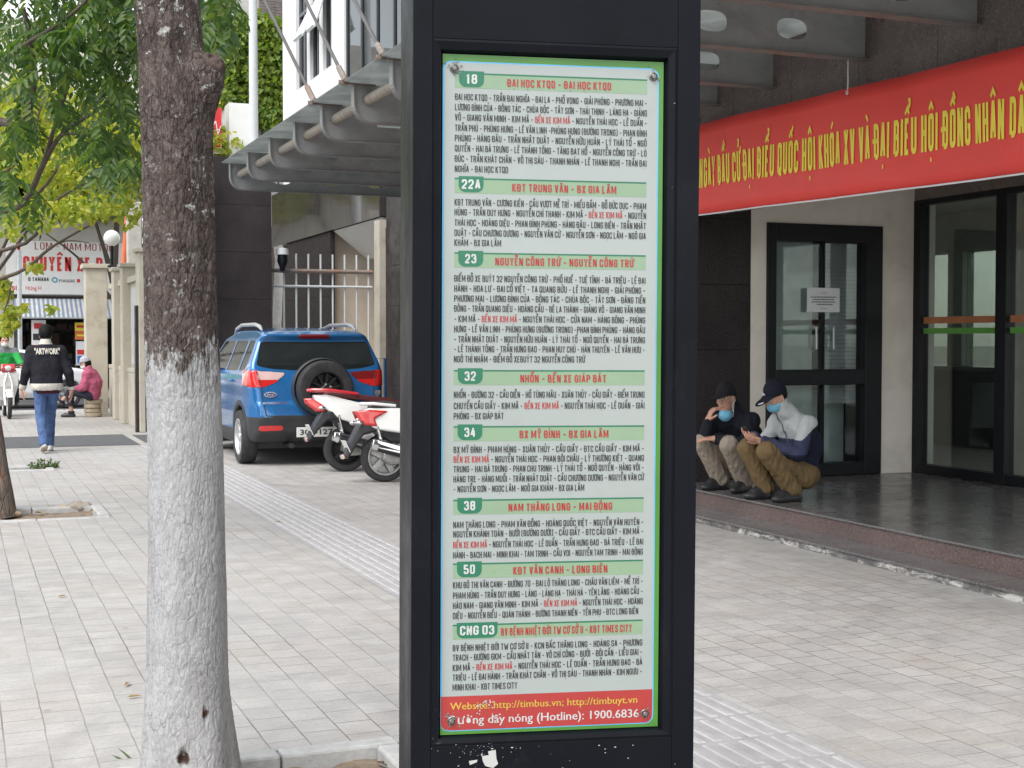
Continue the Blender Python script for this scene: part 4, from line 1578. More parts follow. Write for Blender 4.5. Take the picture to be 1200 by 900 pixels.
# boards standing in the shop front
for (nm, lab, pa, pb, ya, yb, cols) in (
        ("price_board", "tall white board with red marks standing in the shop front", 37, 54, 375, 422, ((0, .0, 1, 0), (.18, .08, .22, 1), (.1, .34, .5, 2), (.2, .62, .95, 1))),
        ("poster", "yellow and orange poster hung in the shop front", 88, 101, 378, 398, ((0, .0, .48, 3), (0, .48, 1, 4), (.15, .15, .3, 1), (.15, .7, .8, 3))),
        ("display_board", "white and blue board low at the right of the shop front", 89, 101, 400, 428, ((0, 0, 1, 0), (.1, .35, .55, 1), (.1, .6, .95, 5)))):
    u_ = UF - 0.3
    mb = MB()
    x0, x1, z1, z0 = fx(pa, u_), fx(pb, u_), fz(pa, ya, u_), fz(pa, yb, u_)
    mb.box(x0, x1, u_, u_ + 0.04, z0, z1, cols[0][3])
    for i, (ins, t0, t1, m) in enumerate(cols[1:] if cols[0][2] == 1 else cols):
        mb.box(x0 + (x1 - x0) * ins, x1 - (x1 - x0) * ins, u_ - 0.004 * (i + 2), u_ - 0.002, z1 - (z1 - z0) * t1, z1 - (z1 - z0) * t0, m)
    mb.box(x0, x0 + .04, u_ + .042, u_ + .08, 0, z0 + .1, 2)
    mb.box(x1 - .04, x1, u_ + .042, u_ + .08, 0, z0 + .1, 2)
    tag(mb.build(nm, [M_SIGNW, M_SIGNR, M_SIGNK, M_YEL, mat("orange_print", (.65, .16, .03), .5), mat("blue_print", (.08, .2, .5), .5)]), lab, "sign")
# pale pole in front of the shop
pp = at(23.5, 400, 38)
mb = MB()
mb.tube([(pp.x, pp.y, -.1), (pp.x, pp.y, 4.0)], 0.065, 10)
tag(mb.build("steel_pole", M_GALV, smooth=True), "slim grey steel pole in front of the white shop sign", "pole")
# upright red advertising flag
fl_u = 41.8
fg = thing("flag_sign", "upright red sign with thin white strokes beside the main tree trunk", "sign", (fx(254, fl_u), fl_u, 0))
mb = MB()
x0, x1, z0, z1 = fx(240, fl_u), fx(261.5, fl_u), fz(250, 172, fl_u), fz(250, 126, fl_u)
mb.box(x0, x1, fl_u, fl_u + .06, z0, z1)
mb.build("panel", mat("bright_red", (0.72, 0.03, 0.045), 0.45), fg)
mb = MB()
mb.box(x0, x1, fl_u, fl_u + .05, z0 - 0.2, z0 - 0.004)
mb.build("foot", M_SIGNW, fg)
mb = MB()
P = lambda px, py: Vector((fx(px, fl_u), fl_u - 0.012, fz(px, py, fl_u)))
for a, b in (((249, 152), (254.5, 142)), ((254.5, 142), (257, 158)), ((250, 154), (259, 152)), ((248, 168), (249, 152)), ((257, 158), (260.5, 148)), ((253, 168), (252, 158))):
    mb.tube([P(*a), P(*b)], 0.016, 5)
mb.build("strokes", M_SIGNW, fg)
mb = MB()
mb.tube([(fx(251, fl_u), fl_u + .1, 0), (fx(251, fl_u), fl_u + .1, z1)], .05, 8)
mb.build("post", M_GALV, fg)

# house covered in climbing plants
iv = thing("ivy_house", "grey house with dark brick top half hidden by yellow green climbing plants", "building", (9, UF, 0))
ia, ib = fx(240), fx(400)
mb = MB()
mb.box(ia, ib, UF + .3, UF + 6, 0, 13)
mb.build("wall", mat("grey_render", (0.38, 0.37, 0.35), 0.85, var=.15, dirt=(.22, .2, .18), dscale=1.5, damt=.7), iv)
mb = MB()
x0, x1 = fx(308), fx(345)
z = fz(320, 32)
while z < 13:
    x = x0
    while x < x1:
        mb.box(x, min(x + .24, x1), UF + .2, UF + .298, z, z + .075)
        x += .25
    z += .085
mb.build("brickwork", mat("dark_brick", (0.13, 0.11, 0.105), .85, var=.3, vscale=8), iv)
mb = MB()
mb.box(fx(262), fx(286), UF - 1.2, UF + .29, 0, fz(270, 128))
mb.build("porch_wall", M_WHITE, iv)
mb = MB()
mb.box(fx(283), fx(296), UF + .1, UF + .29, fz(290, 200), fz(290, 108))
mb.build("window", mat("dark_opening", (0.03, 0.032, 0.035), .4), iv)
mb = MB()
for px in (274.5, 279, 284, 289):
    mb.tube([(fx(px), UF - .3, 6.6), (fx(px), UF - .3, fz(280, 150))], .03, 5)
mb.tube([(fx(274), UF - .3, fz(280, 150)), (fx(293), UF - .3, fz(280, 150))], .03, 5)
mb.build("balcony_rail", M_STEELG, iv)


# ------------------------------------------------------------------ leaves
def leaf_verts(base, d, n, L, W, fold=0.25, droop=0.2):
    """arrays (N,3): base points, directions, normals; sizes (N,). Six-sided folded leaves: two quads each side of the midrib."""
    d = d / (np.linalg.norm(d, axis=1, keepdims=True) + 1e-9)
    n = n - d * np.einsum('ij,ij->i', n, d)[:, None]
    n = n / (np.linalg.norm(n, axis=1, keepdims=True) + 1e-9)
    s = np.cross(d, n)
    L, W = L[:, None], W[:, None]
    tip = base + d * L - n * (L * droop)
    mid = base + d * L * 0.5
    a = base + d * L * 0.30 + s * W * 0.5 + n * W * fold
    b = base + d * L * 0.72 + s * W * 0.36 + n * (W * fold * 0.7 - L * droop * 0.5)
    c = base + d * L * 0.30 - s * W * 0.5 + n * W * fold
    e = base + d * L * 0.72 - s * W * 0.36 + n * (W * fold * 0.7 - L * droop * 0.5)
    N = len(base)
    V = np.stack([base, a, b, tip, e, c], axis=1).reshape(-1, 3)
    i = np.arange(N)[:, None] * 6
    F = np.concatenate([i + np.array([[0, 1, 2, 3]]), i + np.array([[0, 3, 4, 5]])], axis=0)
    return V, F


def unit(v):
    return v / (np.linalg.norm(v, axis=-1, keepdims=True) + 1e-9)


def simple_leaves(name, pts, size, m, parent, droop=0.5, rg=rng, aspect=0.75, world=True, spread=1.0):
    N = len(pts)
    d = rg.normal(size=(N, 3)) * spread
    d[:, 2] -= droop
    n = rg.normal(size=(N, 3)) * 0.7
    n[:, 2] += 0.8
    L = size * rg.uniform(0.6, 1.25, N)
    V, F = leaf_verts(np.asarray(pts), unit(d), n, L, L * aspect * rg.uniform(.8, 1.15, N))
    return mesh_obj(name, V, F, m, None, parent, False, world)


def compound_leaves(base, d, length, pairs, lw, rg, droop=0.35):
    """pinnate leaves: base (N,3), direction (N,3); returns leaflet verts/faces plus the rachis curves."""
    N = len(base)
    d = unit(d)
    up = np.tile(np.array([[0, 0, 1.0]]), (N, 1)) + rg.normal(size=(N, 3)) * 0.25
    side = unit(np.cross(d, up))
    nrm = np.cross(side, d)
    Vs, Fs, off = [], [], 0
    length = np.asarray(length)
    ras = []
    for k in range(pairs + 1):
        t = (k + 1.3) / (pairs + 1.0)
        p = base + d * (length * t)[:, None]
        p[:, 2] -= droop * length * t * t
        tang = d.copy()
        tang[:, 2] -= 2 * droop * t
        tang = unit(tang)
        taper = 0.7 + 0.5 * math.sin(math.pi * min(1, t))
        for sgn in ((1, -1) if k < pairs else (0,)):
            dd = unit(side * sgn * 1.0 + tang * (0.55 if sgn else 1) + rg.normal(size=(N, 3)) * 0.12)
            dd[:, 2] -= 0.35
            L = lw * taper * rg.uniform(0.85, 1.15, N)
            nn = nrm + rg.normal(size=(N, 3)) * 0.2
            V, F = leaf_verts(p, unit(dd), nn, L, L * 0.36, 0.15, 0.15)
            Vs.append(V)
            Fs.append(F + off)
            off += len(V)
    return np.concatenate(Vs), np.concatenate(Fs)


def clump_points(rg, centres, radii, n):
    """points through the volume of several uneven clumps, denser towards their outside."""
    w = np.array([r[0] * r[1] * r[2] for r in radii]) ** 0.8
    idx = rg.choice(len(centres), n, p=w / w.sum())
    u = unit(rg.normal(size=(n, 3))) * (rg.uniform(0.15, 1, n) ** 0.45)[:, None]
    return np.array(centres)[idx] + u * np.array(radii)[idx]


M_LEAFD = leaf_mat("dark_leaf", [(0.030, 0.07, 0.021), (0.055, 0.112, 0.03), (0.10, 0.165, 0.042), (0.04, 0.088, 0.026), (0.15, 0.20, 0.045)], 0.45, 0.5)
M_LEAFM = leaf_mat("mid_leaf", [(0.05, 0.12, 0.025), (0.09, 0.17, 0.035), (0.13, 0.20, 0.04)], 0.42, 0.4)
M_LEAFY = leaf_mat("yellow_leaf", [(0.17, 0.26, 0.04), (0.30, 0.34, 0.05), (0.40, 0.37, 0.05), (0.24, 0.30, 0.05)], 0.5, 0.45)
M_LEAFV = leaf_mat("creeper_leaf", [(0.09, 0.17, 0.03), (0.17, 0.25, 0.04), (0.25, 0.30, 0.05), (0.13, 0.21, 0.03)], 0.5, 0.4)
M_TWIG = mat("twig_bark", (0.085, 0.065, 0.05), 0.85, var=0.3, vscale=20, bmp=0.5, bscale=60)

# ivy on the house
rg = np.random.default_rng(5)
cs, rs = [], []
for (px, py, w, h_) in ((272, 60, 10, 30), (268, 95, 12, 28), (280, 40, 14, 26), (290, 90, 10, 30), (312, 60, 14, 40), (326, 70, 14, 42), (318, 115, 20, 28),
                        (310, 135, 16, 18), (330, 120, 12, 24), (262, 115, 8, 14), (285, 120, 8, 18), (300, 30, 14, 16), (322, 35, 10, 14), (300, 100, 8, 30)):
    c = on_u(px, py, UF - .1)
    cs.append((c.x, UF - 0.15, c.z))
    rs.append((w * 43 / 1600 * 1.05, 0.45, h_ * 43 / 1600))
pts = clump_points(rg, cs, rs, 6500)
pts[:, 1] = np.minimum(pts[:, 1], UF + .15)
cp = thing("climbing_plant", "yellow green climbing plant spilling down the wall of the grey house", "plant", (9, UF - .2, 0))
simple_leaves("leaves", pts, 0.20, M_LEAFV, cp, 0.7, rg, 0.85)
mb = MB()
for px in (266, 284, 312, 326):
    b_ = on_u(px, 150, UF)
    mb.tube([(b_.x, UF - .05, 0), (b_.x + .2, UF - .05, 4), (b_.x - .15, UF - .05, 8), (b_.x + .1, UF - .05, 11)], [.05, .04, .03, .015], 6)
mb.build("stem", M_TWIG, cp)


# ------------------------------------------------------------------ trees
def limb(mb, pts, r0, r1, n=8, m=0):
    P = [Vector(p) for p in pts]
    Q = []
    for i in range(len(P) - 1):                       # Catmull-Rom
        a, b, c, d = P[max(0, i - 1)], P[i], P[i + 1], P[min(len(P) - 1, i + 2)]
        for k in range(4):
            t = k / 4
            Q.append(0.5 * ((2 * b) + (c - a) * t + (2 * a - 5 * b + 4 * c - d) * t * t + (3 * b - a - 3 * c + d) * t ** 3))
    Q.append(P[-1])
    rr = [r0 + (r1 - r0) * i / (len(Q) - 1) for i in range(len(Q))]
    mb.tube(Q, rr, n, m)
    return Q


# the yellowing young tree in the middle distance
yt_u = 25.5
yt = thing("young_tree", "small yellowing tree with loose pale leaves in front of the shop sign", "tree", (-0.4, yt_u, 0))
mb = MB()
T0 = Vector((-0.45, yt_u, 0))
top = limb(mb, [T0, (-0.4, yt_u, 1.4), (-0.2, yt_u + .1, 2.6), (0.1, yt_u, 4.0)], 0.09, 0.05)
A = lambda px, py, Y=23: tuple(at(px, py, Y))
limb(mb, [(-0.25, yt_u, 2.3), A(20, 320), A(60, 290), A(110, 262), A(150, 250)], 0.04, 0.01)
limb(mb, [(-0.2, yt_u, 2.9), A(30, 285), A(60, 240), A(100, 215), A(140, 200)], 0.04, 0.01)
limb(mb, [(0.0, yt_u, 3.4), A(40, 230), A(80, 180), A(120, 160)], 0.035, 0.01)
limb(mb, [(0.1, yt_u, 3.9), A(30, 180), A(50, 120), A(90, 80)], 0.035, 0.01)
limb(mb, [A(60, 290), A(80, 282), A(105, 285)], 0.015, 0.006)
limb(mb, [(-0.4, yt_u, 1.2), A(8, 330), A(3, 372)], 0.025, 0.008)
mb.build("trunk", M_TWIG, yt, smooth=True)
cs, rs = [], []
for (px, py, w, h_) in ((20, 262, 26, 20), (55, 268, 26, 16), (90, 262, 24, 16), (125, 255, 22, 16), (150, 265, 14, 18), (60, 235, 30, 22), (100, 232, 30, 20), (138, 232, 18, 18),
                        (40, 200, 30, 24), (85, 200, 30, 22), (130, 200, 26, 24), (60, 165, 30, 22), (105, 165, 30, 22), (140, 160, 22, 22), (20, 150, 26, 30),
                        (80, 125, 34, 24), (130, 120, 26, 30), (30, 110, 26, 30), (14, 287, 12, 8)):
    py -= 15 if py > 250 else 0
    cs.append(tuple(at(px, py, 23.2 + rg.uniform(-1.2, 1.2))))
    rs.append((w * 23 / 1600, 0.9, h_ * 23 / 1600))
pts = clump_points(rg, cs, rs, 3500)
cs, rs = [], []
for (px, py, w, h_) in ((4, 340, 8, 18), (12, 368, 10, 12), (6, 385, 9, 9), (16, 378, 7, 6), (40, 312, 10, 4), (28, 362, 4, 4), (60, 362, 4, 4)):
    cs.append(tuple(at(px, py, 23.2)))
    rs.append((w * 23 / 1600, 0.4, h_ * 23 / 1600))
pts = np.concatenate([pts, clump_points(rg, cs, rs, 420)])
simple_leaves("crown", pts, 0.115, M_LEAFY, yt, 0.6, rg, 0.8)

# brown peeling tree at the left edge, with the dark drooping crown
lt = thing("street_tree", "leaning brown street tree at the left edge with a dark drooping crown", "tree", (0.35, 12.65, 0))
mb = MB()
tb = on_z(2, 604, 0.0)
base = Vector((tb.x - 0.02, tb.y + 0.25, -0.03))
YT = base.dot(_f0)
prof = []
for t, px, py in ((0, 3, 606), (.15, -1, 580), (.35, -7, 545), (.6, -12, 505), (.8, -19, 470), (1, -48, 380), (1.2, -66, 250), (1.4, -80, 120), (1.7, -95, -40)):
    prof.append(at(px, py, YT))
prof[0].z = -0.05
Q = limb(mb, prof, 0.128, 0.08, 20)
mbl = MB()
for (x, pts_) in ((0, [prof[5], at(-8, 262, 11.3), at(28, 238, 10.8), at(52, 190, 10.5), at(72, 158, 10.3), at(105, 135, 10.2)]),
                  (1, [prof[6], at(-10, 150, 10.6), at(24, 148, 10.0), at(39, 105, 9.8), at(36, 50, 9.6), at(28, 10, 9.5)]),
                  (2, [prof[6], at(-20, 120, 10.6), at(8, 70, 9.8), at(30, 52, 9.4), at(80, 20, 9.2), at(130, -30, 9.2)]),
                  (3, [prof[7], at(-10, 20, 10.4), at(60, -60, 10), at(130, -90, 9.6)]),
                  (4, [at(72, 158, 10.3), at(88, 157, 10.1), at(103, 164, 10)]),
                  (5, [at(52, 190, 10.5), at(68, 135, 10.2), at(80, 100, 10.0), at(84, 70, 10)])):
    limb(mbl, pts_, [.035, .04, .022, .03, .012, .02][x], [.012, .012, .008, .012, .006, .008][x], 8)
def peel_mat():
    m, nt, bs = new_mat("peeling_bark")
    co = coords(nt, (1, 1, .28))
    a = noise_tex(nt, co, 16, 7, .7, .4)
    c = ramp(nt, a, [(.28, (.035, .026, .022)), (.45, (.12, .095, .08)), (.6, (.20, .16, .135)), (.75, (.27, .23, .20))])
    pe = ramp(nt, noise_tex(nt, coords(nt, (1, 1, .22)), 8, 5, .65, .6), [(.52, 0.0), (.60, .9)])
    c = mixc(nt, pe, c, (.22, .105, .055))
    crk = ramp(nt, voro(nt, co, 22, 'DISTANCE_TO_EDGE', 0), [(0.0, 1.0), (.12, 0.0)])
    c = mixc(nt, nmath(nt, 'MULTIPLY', crk, .25), c, (.05, .037, .03))
    nt.links.new(c, bs.inputs["Base Color"])
    bs.inputs["Roughness"].default_value = .9
    h = nmath(nt, 'MULTIPLY_ADD', crk, -.35, a)
    bump(nt, bs, h, 1.0, .02)
    return m


M_BARKL = peel_mat()
mb.build("trunk", M_BARKL, lt, smooth=True)
mbl.build("limbs", M_TWIG, lt, smooth=True)
rg = np.random.default_rng(21)
ends, dirs = [], []
blobs = [(15, 25, 40, 35, 60), (60, 20, 40, 30, 70), (105, 15, 35, 30, 70), (140, 20, 22, 40, 60), (75, 60, 35, 25, 60), (115, 55, 30, 25, 60), (148, 75, 14, 30, 30),
         (20, 75, 30, 25, 34), (55, 95, 25, 20, 26), (100, 95, 20, 20, 26), (130, 105, 22, 22, 34), (145, 130, 16, 24, 34), (110, 150, 18, 14, 20), (125, 180, 16, 16, 24), (143, 175, 14, 22, 30),
         (120, 205, 10, 8, 12), (150, 205, 10, 12, 14), (100, 178, 10, 8, 8), (15, 130, 22, 22, 26), (35, 165, 18, 14, 12), (10, 175, 14, 14, 14), (8, 215, 10, 16, 16), (4, 235, 8, 10, 8),
         (38, 235, 8, 8, 7), (150, 45, 14, 40, 40), (-30, 60, 40, 80, 60), (60, -40, 90, 35, 120), (150, -40, 60, 40, 70), (70, 130, 16, 8, 8), (28, 110, 16, 16, 12)]
for (px, py, w, h_, n) in blobs:
    for _ in range(n):
        Y = rg.uniform(8.8, 11.2)
        g = rg.uniform(0, 2 * math.pi)
        q = rg.uniform(0, 1) ** .5
        if rg.random() < .55:
            continue
        ends.append(tuple(at(px + math.cos(g) * q * w, py - 14 + math.sin(g) * q * h_, Y)))
        dirs.append((rg.normal() * 0.8, rg.normal() * 0.8, rg.normal() * 0.35 - 0.5))
V, F = compound_leaves(np.array(ends), np.array(dirs), rg.uniform(.18, .30, len(ends)), 6, 0.078, rg)
mesh_obj("crown", V, F, M_LEAFD, None, lt, False)


# main trunk: limewashed below, bark above, with the stub of a cut limb
def main_trunk():
    t = thing("limewashed_tree", "thick street tree with cracked bark, lower trunk painted white with lime", "tree", (0.68, 4.72, 0))
    YD = 4.62
    ctl = [(950, 168, 279), (900, 171, 273), (850, 172, 270), (750, 174, 266), (650, 175, 264), (550, 175, 262), (430, 172, 257), (350, 170, 252), (250, 168, 250), (150, 165, 247),
           (110, 163.5, 244), (50, 160, 236), (0, 157, 231), (-120, 150, 222), (-300, 146, 212), (-520, 150, 205)]
    Z, CX, RD = [], [], []
    for (py, l, r_) in ctl:
        a, b = at(l, py, YD), at(r_, py, YD)
        Z.append(a.z)
        CX.append((a + b) / 2)
        RD.append((b - a).length / 2)
    Z = np.array(Z)
    Z[0] = -0.06
    nz, na = 820, 300
    zz = np.linspace(Z[0], Z[-1], nz)
    cx = np.interp(zz, Z, [c.x for c in CX])
    cy = np.interp(zz, Z, [c.y for c in CX])
    rr = np.interp(zz, Z, RD)
    k = np.ones(25) / 25
    pad = lambda a: np.convolve(np.pad(a, 12, mode='edge'), k, mode='valid')
    cx, cy, rr = pad(cx), pad(cy), pad(rr)
    th = np.linspace(0, 2 * np.pi, na, endpoint=False)
    V = np.empty((nz, na, 3), dtype=np.float32)
    ct, st_ = np.cos(th), np.sin(th)
    # image-right direction on the trunk, for the stub
    ang_r = math.atan2(_r.y, _r.x)
    zs_ = at(240, 82, YD).z
    for i in range(nz):
        z = zz[i]
        for_j = rr[i] * (1 + 0.025 * np.sin(3 * th + z * 0.9) + 0.02 * np.sin(5 * th - z * 1.7 + 1))
        flare = 0.02 * max(0.0, 1 - z / 0.35) * (1 + 0.8 * np.sin(4 * th + 0.5))
        d = np.empty(na, dtype=np.float32)
        for j in range(na):
            a, b = ct[j] * 0.15, st_[j] * 0.15
            # plated bark: cells stretched along the trunk, with ridged cracks between them
            p1 = Vector((a * 62, b * 62, z * 16))
            n1 = mnoise.noise(p1)
            n2 = mnoise.noise(Vector((a * 130, b * 130, z * 60)))
            n3 = mnoise.noise(Vector((a * 16, b * 16, z * 4)))
            crack = max(0.0, 1 - abs(n1) * 7)
            c2 = max(0.0, 1 - abs(mnoise.noise(Vector((a * 40 + 9, b * 40, z * 26 + 4)))) * 8)
            d[j] = -0.0045 * crack - 0.003 * c2 + 0.0018 * n2 + 0.005 * n3
        dr = for_j + flare + d * (1.0 if z > 1.35 else 0.5)
        V[i, :, 0] = cx[i] + ct * dr
        V[i, :, 1] = cy[i] + st_ * dr
        V[i, :, 2] = z
    # swelling under the cut limb on the right
    dz = (zz[:, None] - (zs_ - 0.015))
    da = (th[None, :] - (ang_r - 0.18) + np.pi) % (2 * np.pi) - np.pi
    up = np.where(dz > 0, 0.048, 0.115)
    g = np.exp(-(da / 0.52) ** 2) * np.exp(-(dz / up) ** 2) * 0.066
    V[:, :, 0] += (g * ct).astype(np.float32)
    V[:, :, 1] += (g * st_).astype(np.float32)
    KNOTS = []
    # old knot holes low on the trunk and the scar hollow next to the stub
    for (px, py, ra, rz_, dep) in ((226, 874, 0.10, 0.030, 0.022), (250, 826, 0.05, 0.030, 0.012), (226, 62, 0.30, 0.055, 0.02), (190, 24, 0.22, 0.03, 0.008), (214, 130, 0.08, 0.02, 0.008)):
        q = at(px, py, YD)
        i = int(np.argmin(abs(zz - q.z)))
        aa = math.atan2(-0.926 * 0 + (q.y - cy[i]) - 0.12 * _f0.y, (q.x - cx[i]) - 0.12 * _f0.x)
        da = (th[None, :] - aa + np.pi) % (2 * np.pi) - np.pi
        g = np.exp(-((da / ra) ** 2 + ((zz[:, None] - q.z) / rz_) ** 2) ** 2) * dep
        V[:, :, 0] -= (g * ct).astype(np.float32)
        V[:, :, 1] -= (g * st_).astype(np.float32)
        if py > 800:
            KNOTS.append(((cx[i] + math.cos(aa) * rr[i] - .68, cy[i] + math.sin(aa) * rr[i] - 4.72, q.z), .024 if py > 850 else .014))
    idx = np.arange(nz * na).reshape(nz, na)
    F = np.stack([idx[:-1], np.roll(idx, -1, 1)[:-1], np.roll(idx, -1, 1)[1:], idx[1:]], axis=-1).reshape(-1, 4)
    # material
    m, nt, bs = new_mat("limewashed_bark")
    co = coords(nt)
    sp = nt.nodes.new("ShaderNodeSeparateXYZ")
    nt.links.new(co, sp.inputs[0])
    cst = coords(nt, (1, 1, 0.42))
    cst2 = coords(nt, (1, 1, 0.6))
    dn = noise_tex(nt, cst, 9, 4, 0.6)
    wv_ = nt.nodes.new("ShaderNodeVectorMath")
    wv_.operation = 'MULTIPLY_ADD'
    nt.links.new(noise_tex(nt, co, 30, 3), wv_.inputs[0])
    wv_.inputs[1].default_value = (0.03, 0.03, 0.03)
    nt.links.new(cst, wv_.inputs[2])
    crack = ramp(nt, voro(nt, wv_.outputs[0], 34, 'DISTANCE_TO_EDGE', 0), [(0.0, 1.0), (0.09, 0.0)])
    wv2 = nt.nodes.new("ShaderNodeVectorMath")
    wv2.operation = 'MULTIPLY_ADD'
    nt.links.new(noise_tex(nt, co, 60, 3), wv2.inputs[0])
    wv2.inputs[1].default_value = (0.02, 0.02, 0.02)
    nt.links.new(cst2, wv2.inputs[2])
    crack2 = ramp(nt, voro(nt, wv2.outputs[0], 90, 'DISTANCE_TO_EDGE', 0), [(0.0, 0.8), (0.10, 0.0)])
    where = ramp(nt, noise_tex(nt, co, 7, 4, 0.6), [(0.38, 0.15), (0.62, 1.0)])
    crk = nmath(nt, 'MAXIMUM', nmath(nt, 'MULTIPLY', crack, where), nmath(nt, 'MULTIPLY', crack2, 0.55))
    fine = noise_tex(nt, cst2, 70, 6, 0.7)
    bark = ramp(nt, noise_tex(nt, cst, 26, 6, 0.7), [(0.3, (0.050, 0.039, 0.034)), (0.5, (0.112, 0.088, 0.078)), (0.7, (0.18, 0.148, 0.134))])
    bark = mixc(nt, 1.0, bark, ramp(nt, fine, [(0.25, 0.65), (0.75, 1.3)]), 'MULTIPLY')
    bark = mixc(nt, crk, bark, (0.03, 0.02, 0.017))
    # lichen: pale grey-green patches, mostly down the left side
    lp_ = noise_tex(nt, co, 26, 5, 0.7, 0.3)
    lmask = nmath(nt, 'MULTIPLY', ramp(nt, lp_, [(0.585, 0.0), (0.62, 0.9)]), ramp(nt, noise_tex(nt, co, 6, 3), [(0.42, 0.15), (0.6, 1.0)]))
    lich = mixc(nt, noise_tex(nt, co, 80, 4), (0.36, 0.38, 0.34), (0.55, 0.55, 0.52))
    bark = mixc(nt, lmask, bark, lich)
    # limewash with flaking upper edge
    edge = nmath(nt, 'MULTIPLY_ADD', noise_tex(nt, coords(nt, (1, 1, 0.25)), 16, 5, 0.7), 0.45, 1.27)
    zed = nmath(nt, 'SUBTRACT', edge, sp.outputs[2])
    pm = ramp(nt, nmath(nt, 'ADD', zed, nmath(nt, 'MULTIPLY_ADD', noise_tex(nt, cst, 34, 6, .75), .5, -.25)), [(0.0, 0.0), (0.05, 1.0)])
    flake = ramp(nt, noise_tex(nt, cst, 30, 6, 0.75), [(0.30, 0.15), (0.40, 1.0)])
    low = ramp(nt, sp.outputs[2], [(0.0, 0.0), (0.45, 1.0)])
    flake = nmath(nt, 'MAXIMUM', flake, nmath(nt, 'MULTIPLY', low, 0.92))
    pm = nmath(nt, 'MULTIPLY', pm, flake)
    white = ramp(nt, noise_tex(nt, cst, 22, 6, 0.7), [(0.25, (0.32, 0.32, 0.323)), (0.5, (0.40, 0.40, 0.405)), (0.75, (0.455, 0.455, 0.462))])
    white = mixc(nt, 1.0, white, ramp(nt, fine, [(0.2, 0.82), (0.7, 1.05)]), 'MULTIPLY')
    white = mixc(nt, nmath(nt, 'MULTIPLY', crk, 0.5), white, (0.18, 0.17, 0.165))
    grime = ramp(nt, noise_tex(nt, coords(nt, (1, 1, 0.35)), 7, 7, 0.75, 0.5), [(0.52, 0.0), (0.72, 0.65)])
    white = mixc(nt, grime, white, (0.20, 0.185, 0.175))
    c = mixc(nt, pm, bark, white)
    for (kx, ky, kz), kr in KNOTS:                     # bare brown wood in the old knots
        vd = nt.nodes.new("ShaderNodeVectorMath")
        vd.operation = 'DISTANCE'
        wb = nt.nodes.new("ShaderNodeVectorMath")
        wb.operation = 'MULTIPLY_ADD'
        nt.links.new(noise_tex(nt, co, 30, 4), wb.inputs[0])
        wb.inputs[1].default_value = (.05, .05, .05)
        nt.links.new(co, wb.inputs[2])
        nt.links.new(wb.outputs[0], vd.inputs[0])
        vd.inputs[1].default_value = (kx + .025, ky + .025, kz + .025)
        c = mixc(nt, ramp(nt, vd.outputs["Value"], [(kr * .7, .95), (kr, 0.0)]), c, (.055, .03, .02))
    moss = nmath(nt, 'MULTIPLY', ramp(nt, noise_tex(nt, co, 11, 4), [(0.62, 0.0), (0.68, 0.8)]), ramp(nt, zed, [(0.0, 1.0), (0.12, 0.0)]))
    for (kx, ky, kz), kr in KNOTS:                     # bare brown wood in the old knots
        vd = nt.nodes.new("ShaderNodeVectorMath")
        vd.operation = 'DISTANCE'
        wb = nt.nodes.new("ShaderNodeVectorMath")
        wb.operation = 'MULTIPLY_ADD'
        nt.links.new(noise_tex(nt, co, 30, 4), wb.inputs[0])
        wb.inputs[1].default_value = (.05, .05, .05)
        nt.links.new(co, wb.inputs[2])
        nt.links.new(wb.outputs[0], vd.inputs[0])
        vd.inputs[1].default_value = (kx + .025, ky + .025, kz + .025)
        c = mixc(nt, ramp(nt, vd.outputs["Value"], [(kr * .7, .95), (kr, 0.0)]), c, (.055, .03, .02))
    moss = nmath(nt, 'MULTIPLY', moss, ramp(nt, zed, [(-0.1, 0.0), (0.0, 1.0)]))
    c = mixc(nt, moss, c, (0.35, 0.27, 0.06))
    nt.links.new(c, bs.inputs["Base Color"])
    bs.inputs["Roughness"].default_value = 0.85
    bs.inputs["Specular IOR Level"].default_value = 0.25
    h = nmath(nt, 'MULTIPLY_ADD', crk, -1.0, nmath(nt, 'MULTIPLY', fine, 0.9))
    h = nmath(nt, 'MULTIPLY', h, ramp(nt, pm, [(0.0, 1.0), (1.0, 0.45)]))
    h = nmath(nt, 'ADD', h, nmath(nt, 'MULTIPLY', pm, 0.25))
    bump(nt, bs, h, 0.7, 0.006)
    trunk = mesh_obj("trunk", V.reshape(-1, 3), F, m, None, t, True)
    # the cut face of the stub: dark, weathered wood
    s_c = at(249, 78, YD - 0.03)
    f = Field(s_c - Vector((.1, .1, .13)), s_c + Vector((.1, .1, .1)), 0.004)
    rt = np.array(_r)
    c3 = np.array(s_c)
    f.cone(c3 - rt * 0.06 + np.array([0, 0, -0.055]), c3 + rt * 0.005 + np.array([0, 0, 0.0]), 0.035, 0.034, 0.02)
    f.cone(c3 + rt * -0.012 + np.array([0, 0, 0.022]), c3 + rt * 0.012 + np.array([0, 0, -0.012]), 0.022, 0.018, 0.015)
    f.cut_ell(c3 + np.array([0, 0, 0.03]) + rt * 0.0 - np.array(_f0) * 0.03, (0.02, 0.02, 0.012))
    p, q = f.mesh()
    p = wrinkle(p, q, 0.006, (60, 60, 25), 2.0)
    mesh_obj("stub", p, q, mat("old_wood", (0.075, 0.052, 0.043), 0.9, var=0.4, vscale=30, bmp=1.0, bscale=120), None, trunk, True)
    # limbs and crown, mostly above the picture
    mb = MB()
    tp = Vector((cx[-1], cy[-1], zz[-1]))
    rgl = np.random.default_rng(8)
    ends, dirs = [], []
    tips = []
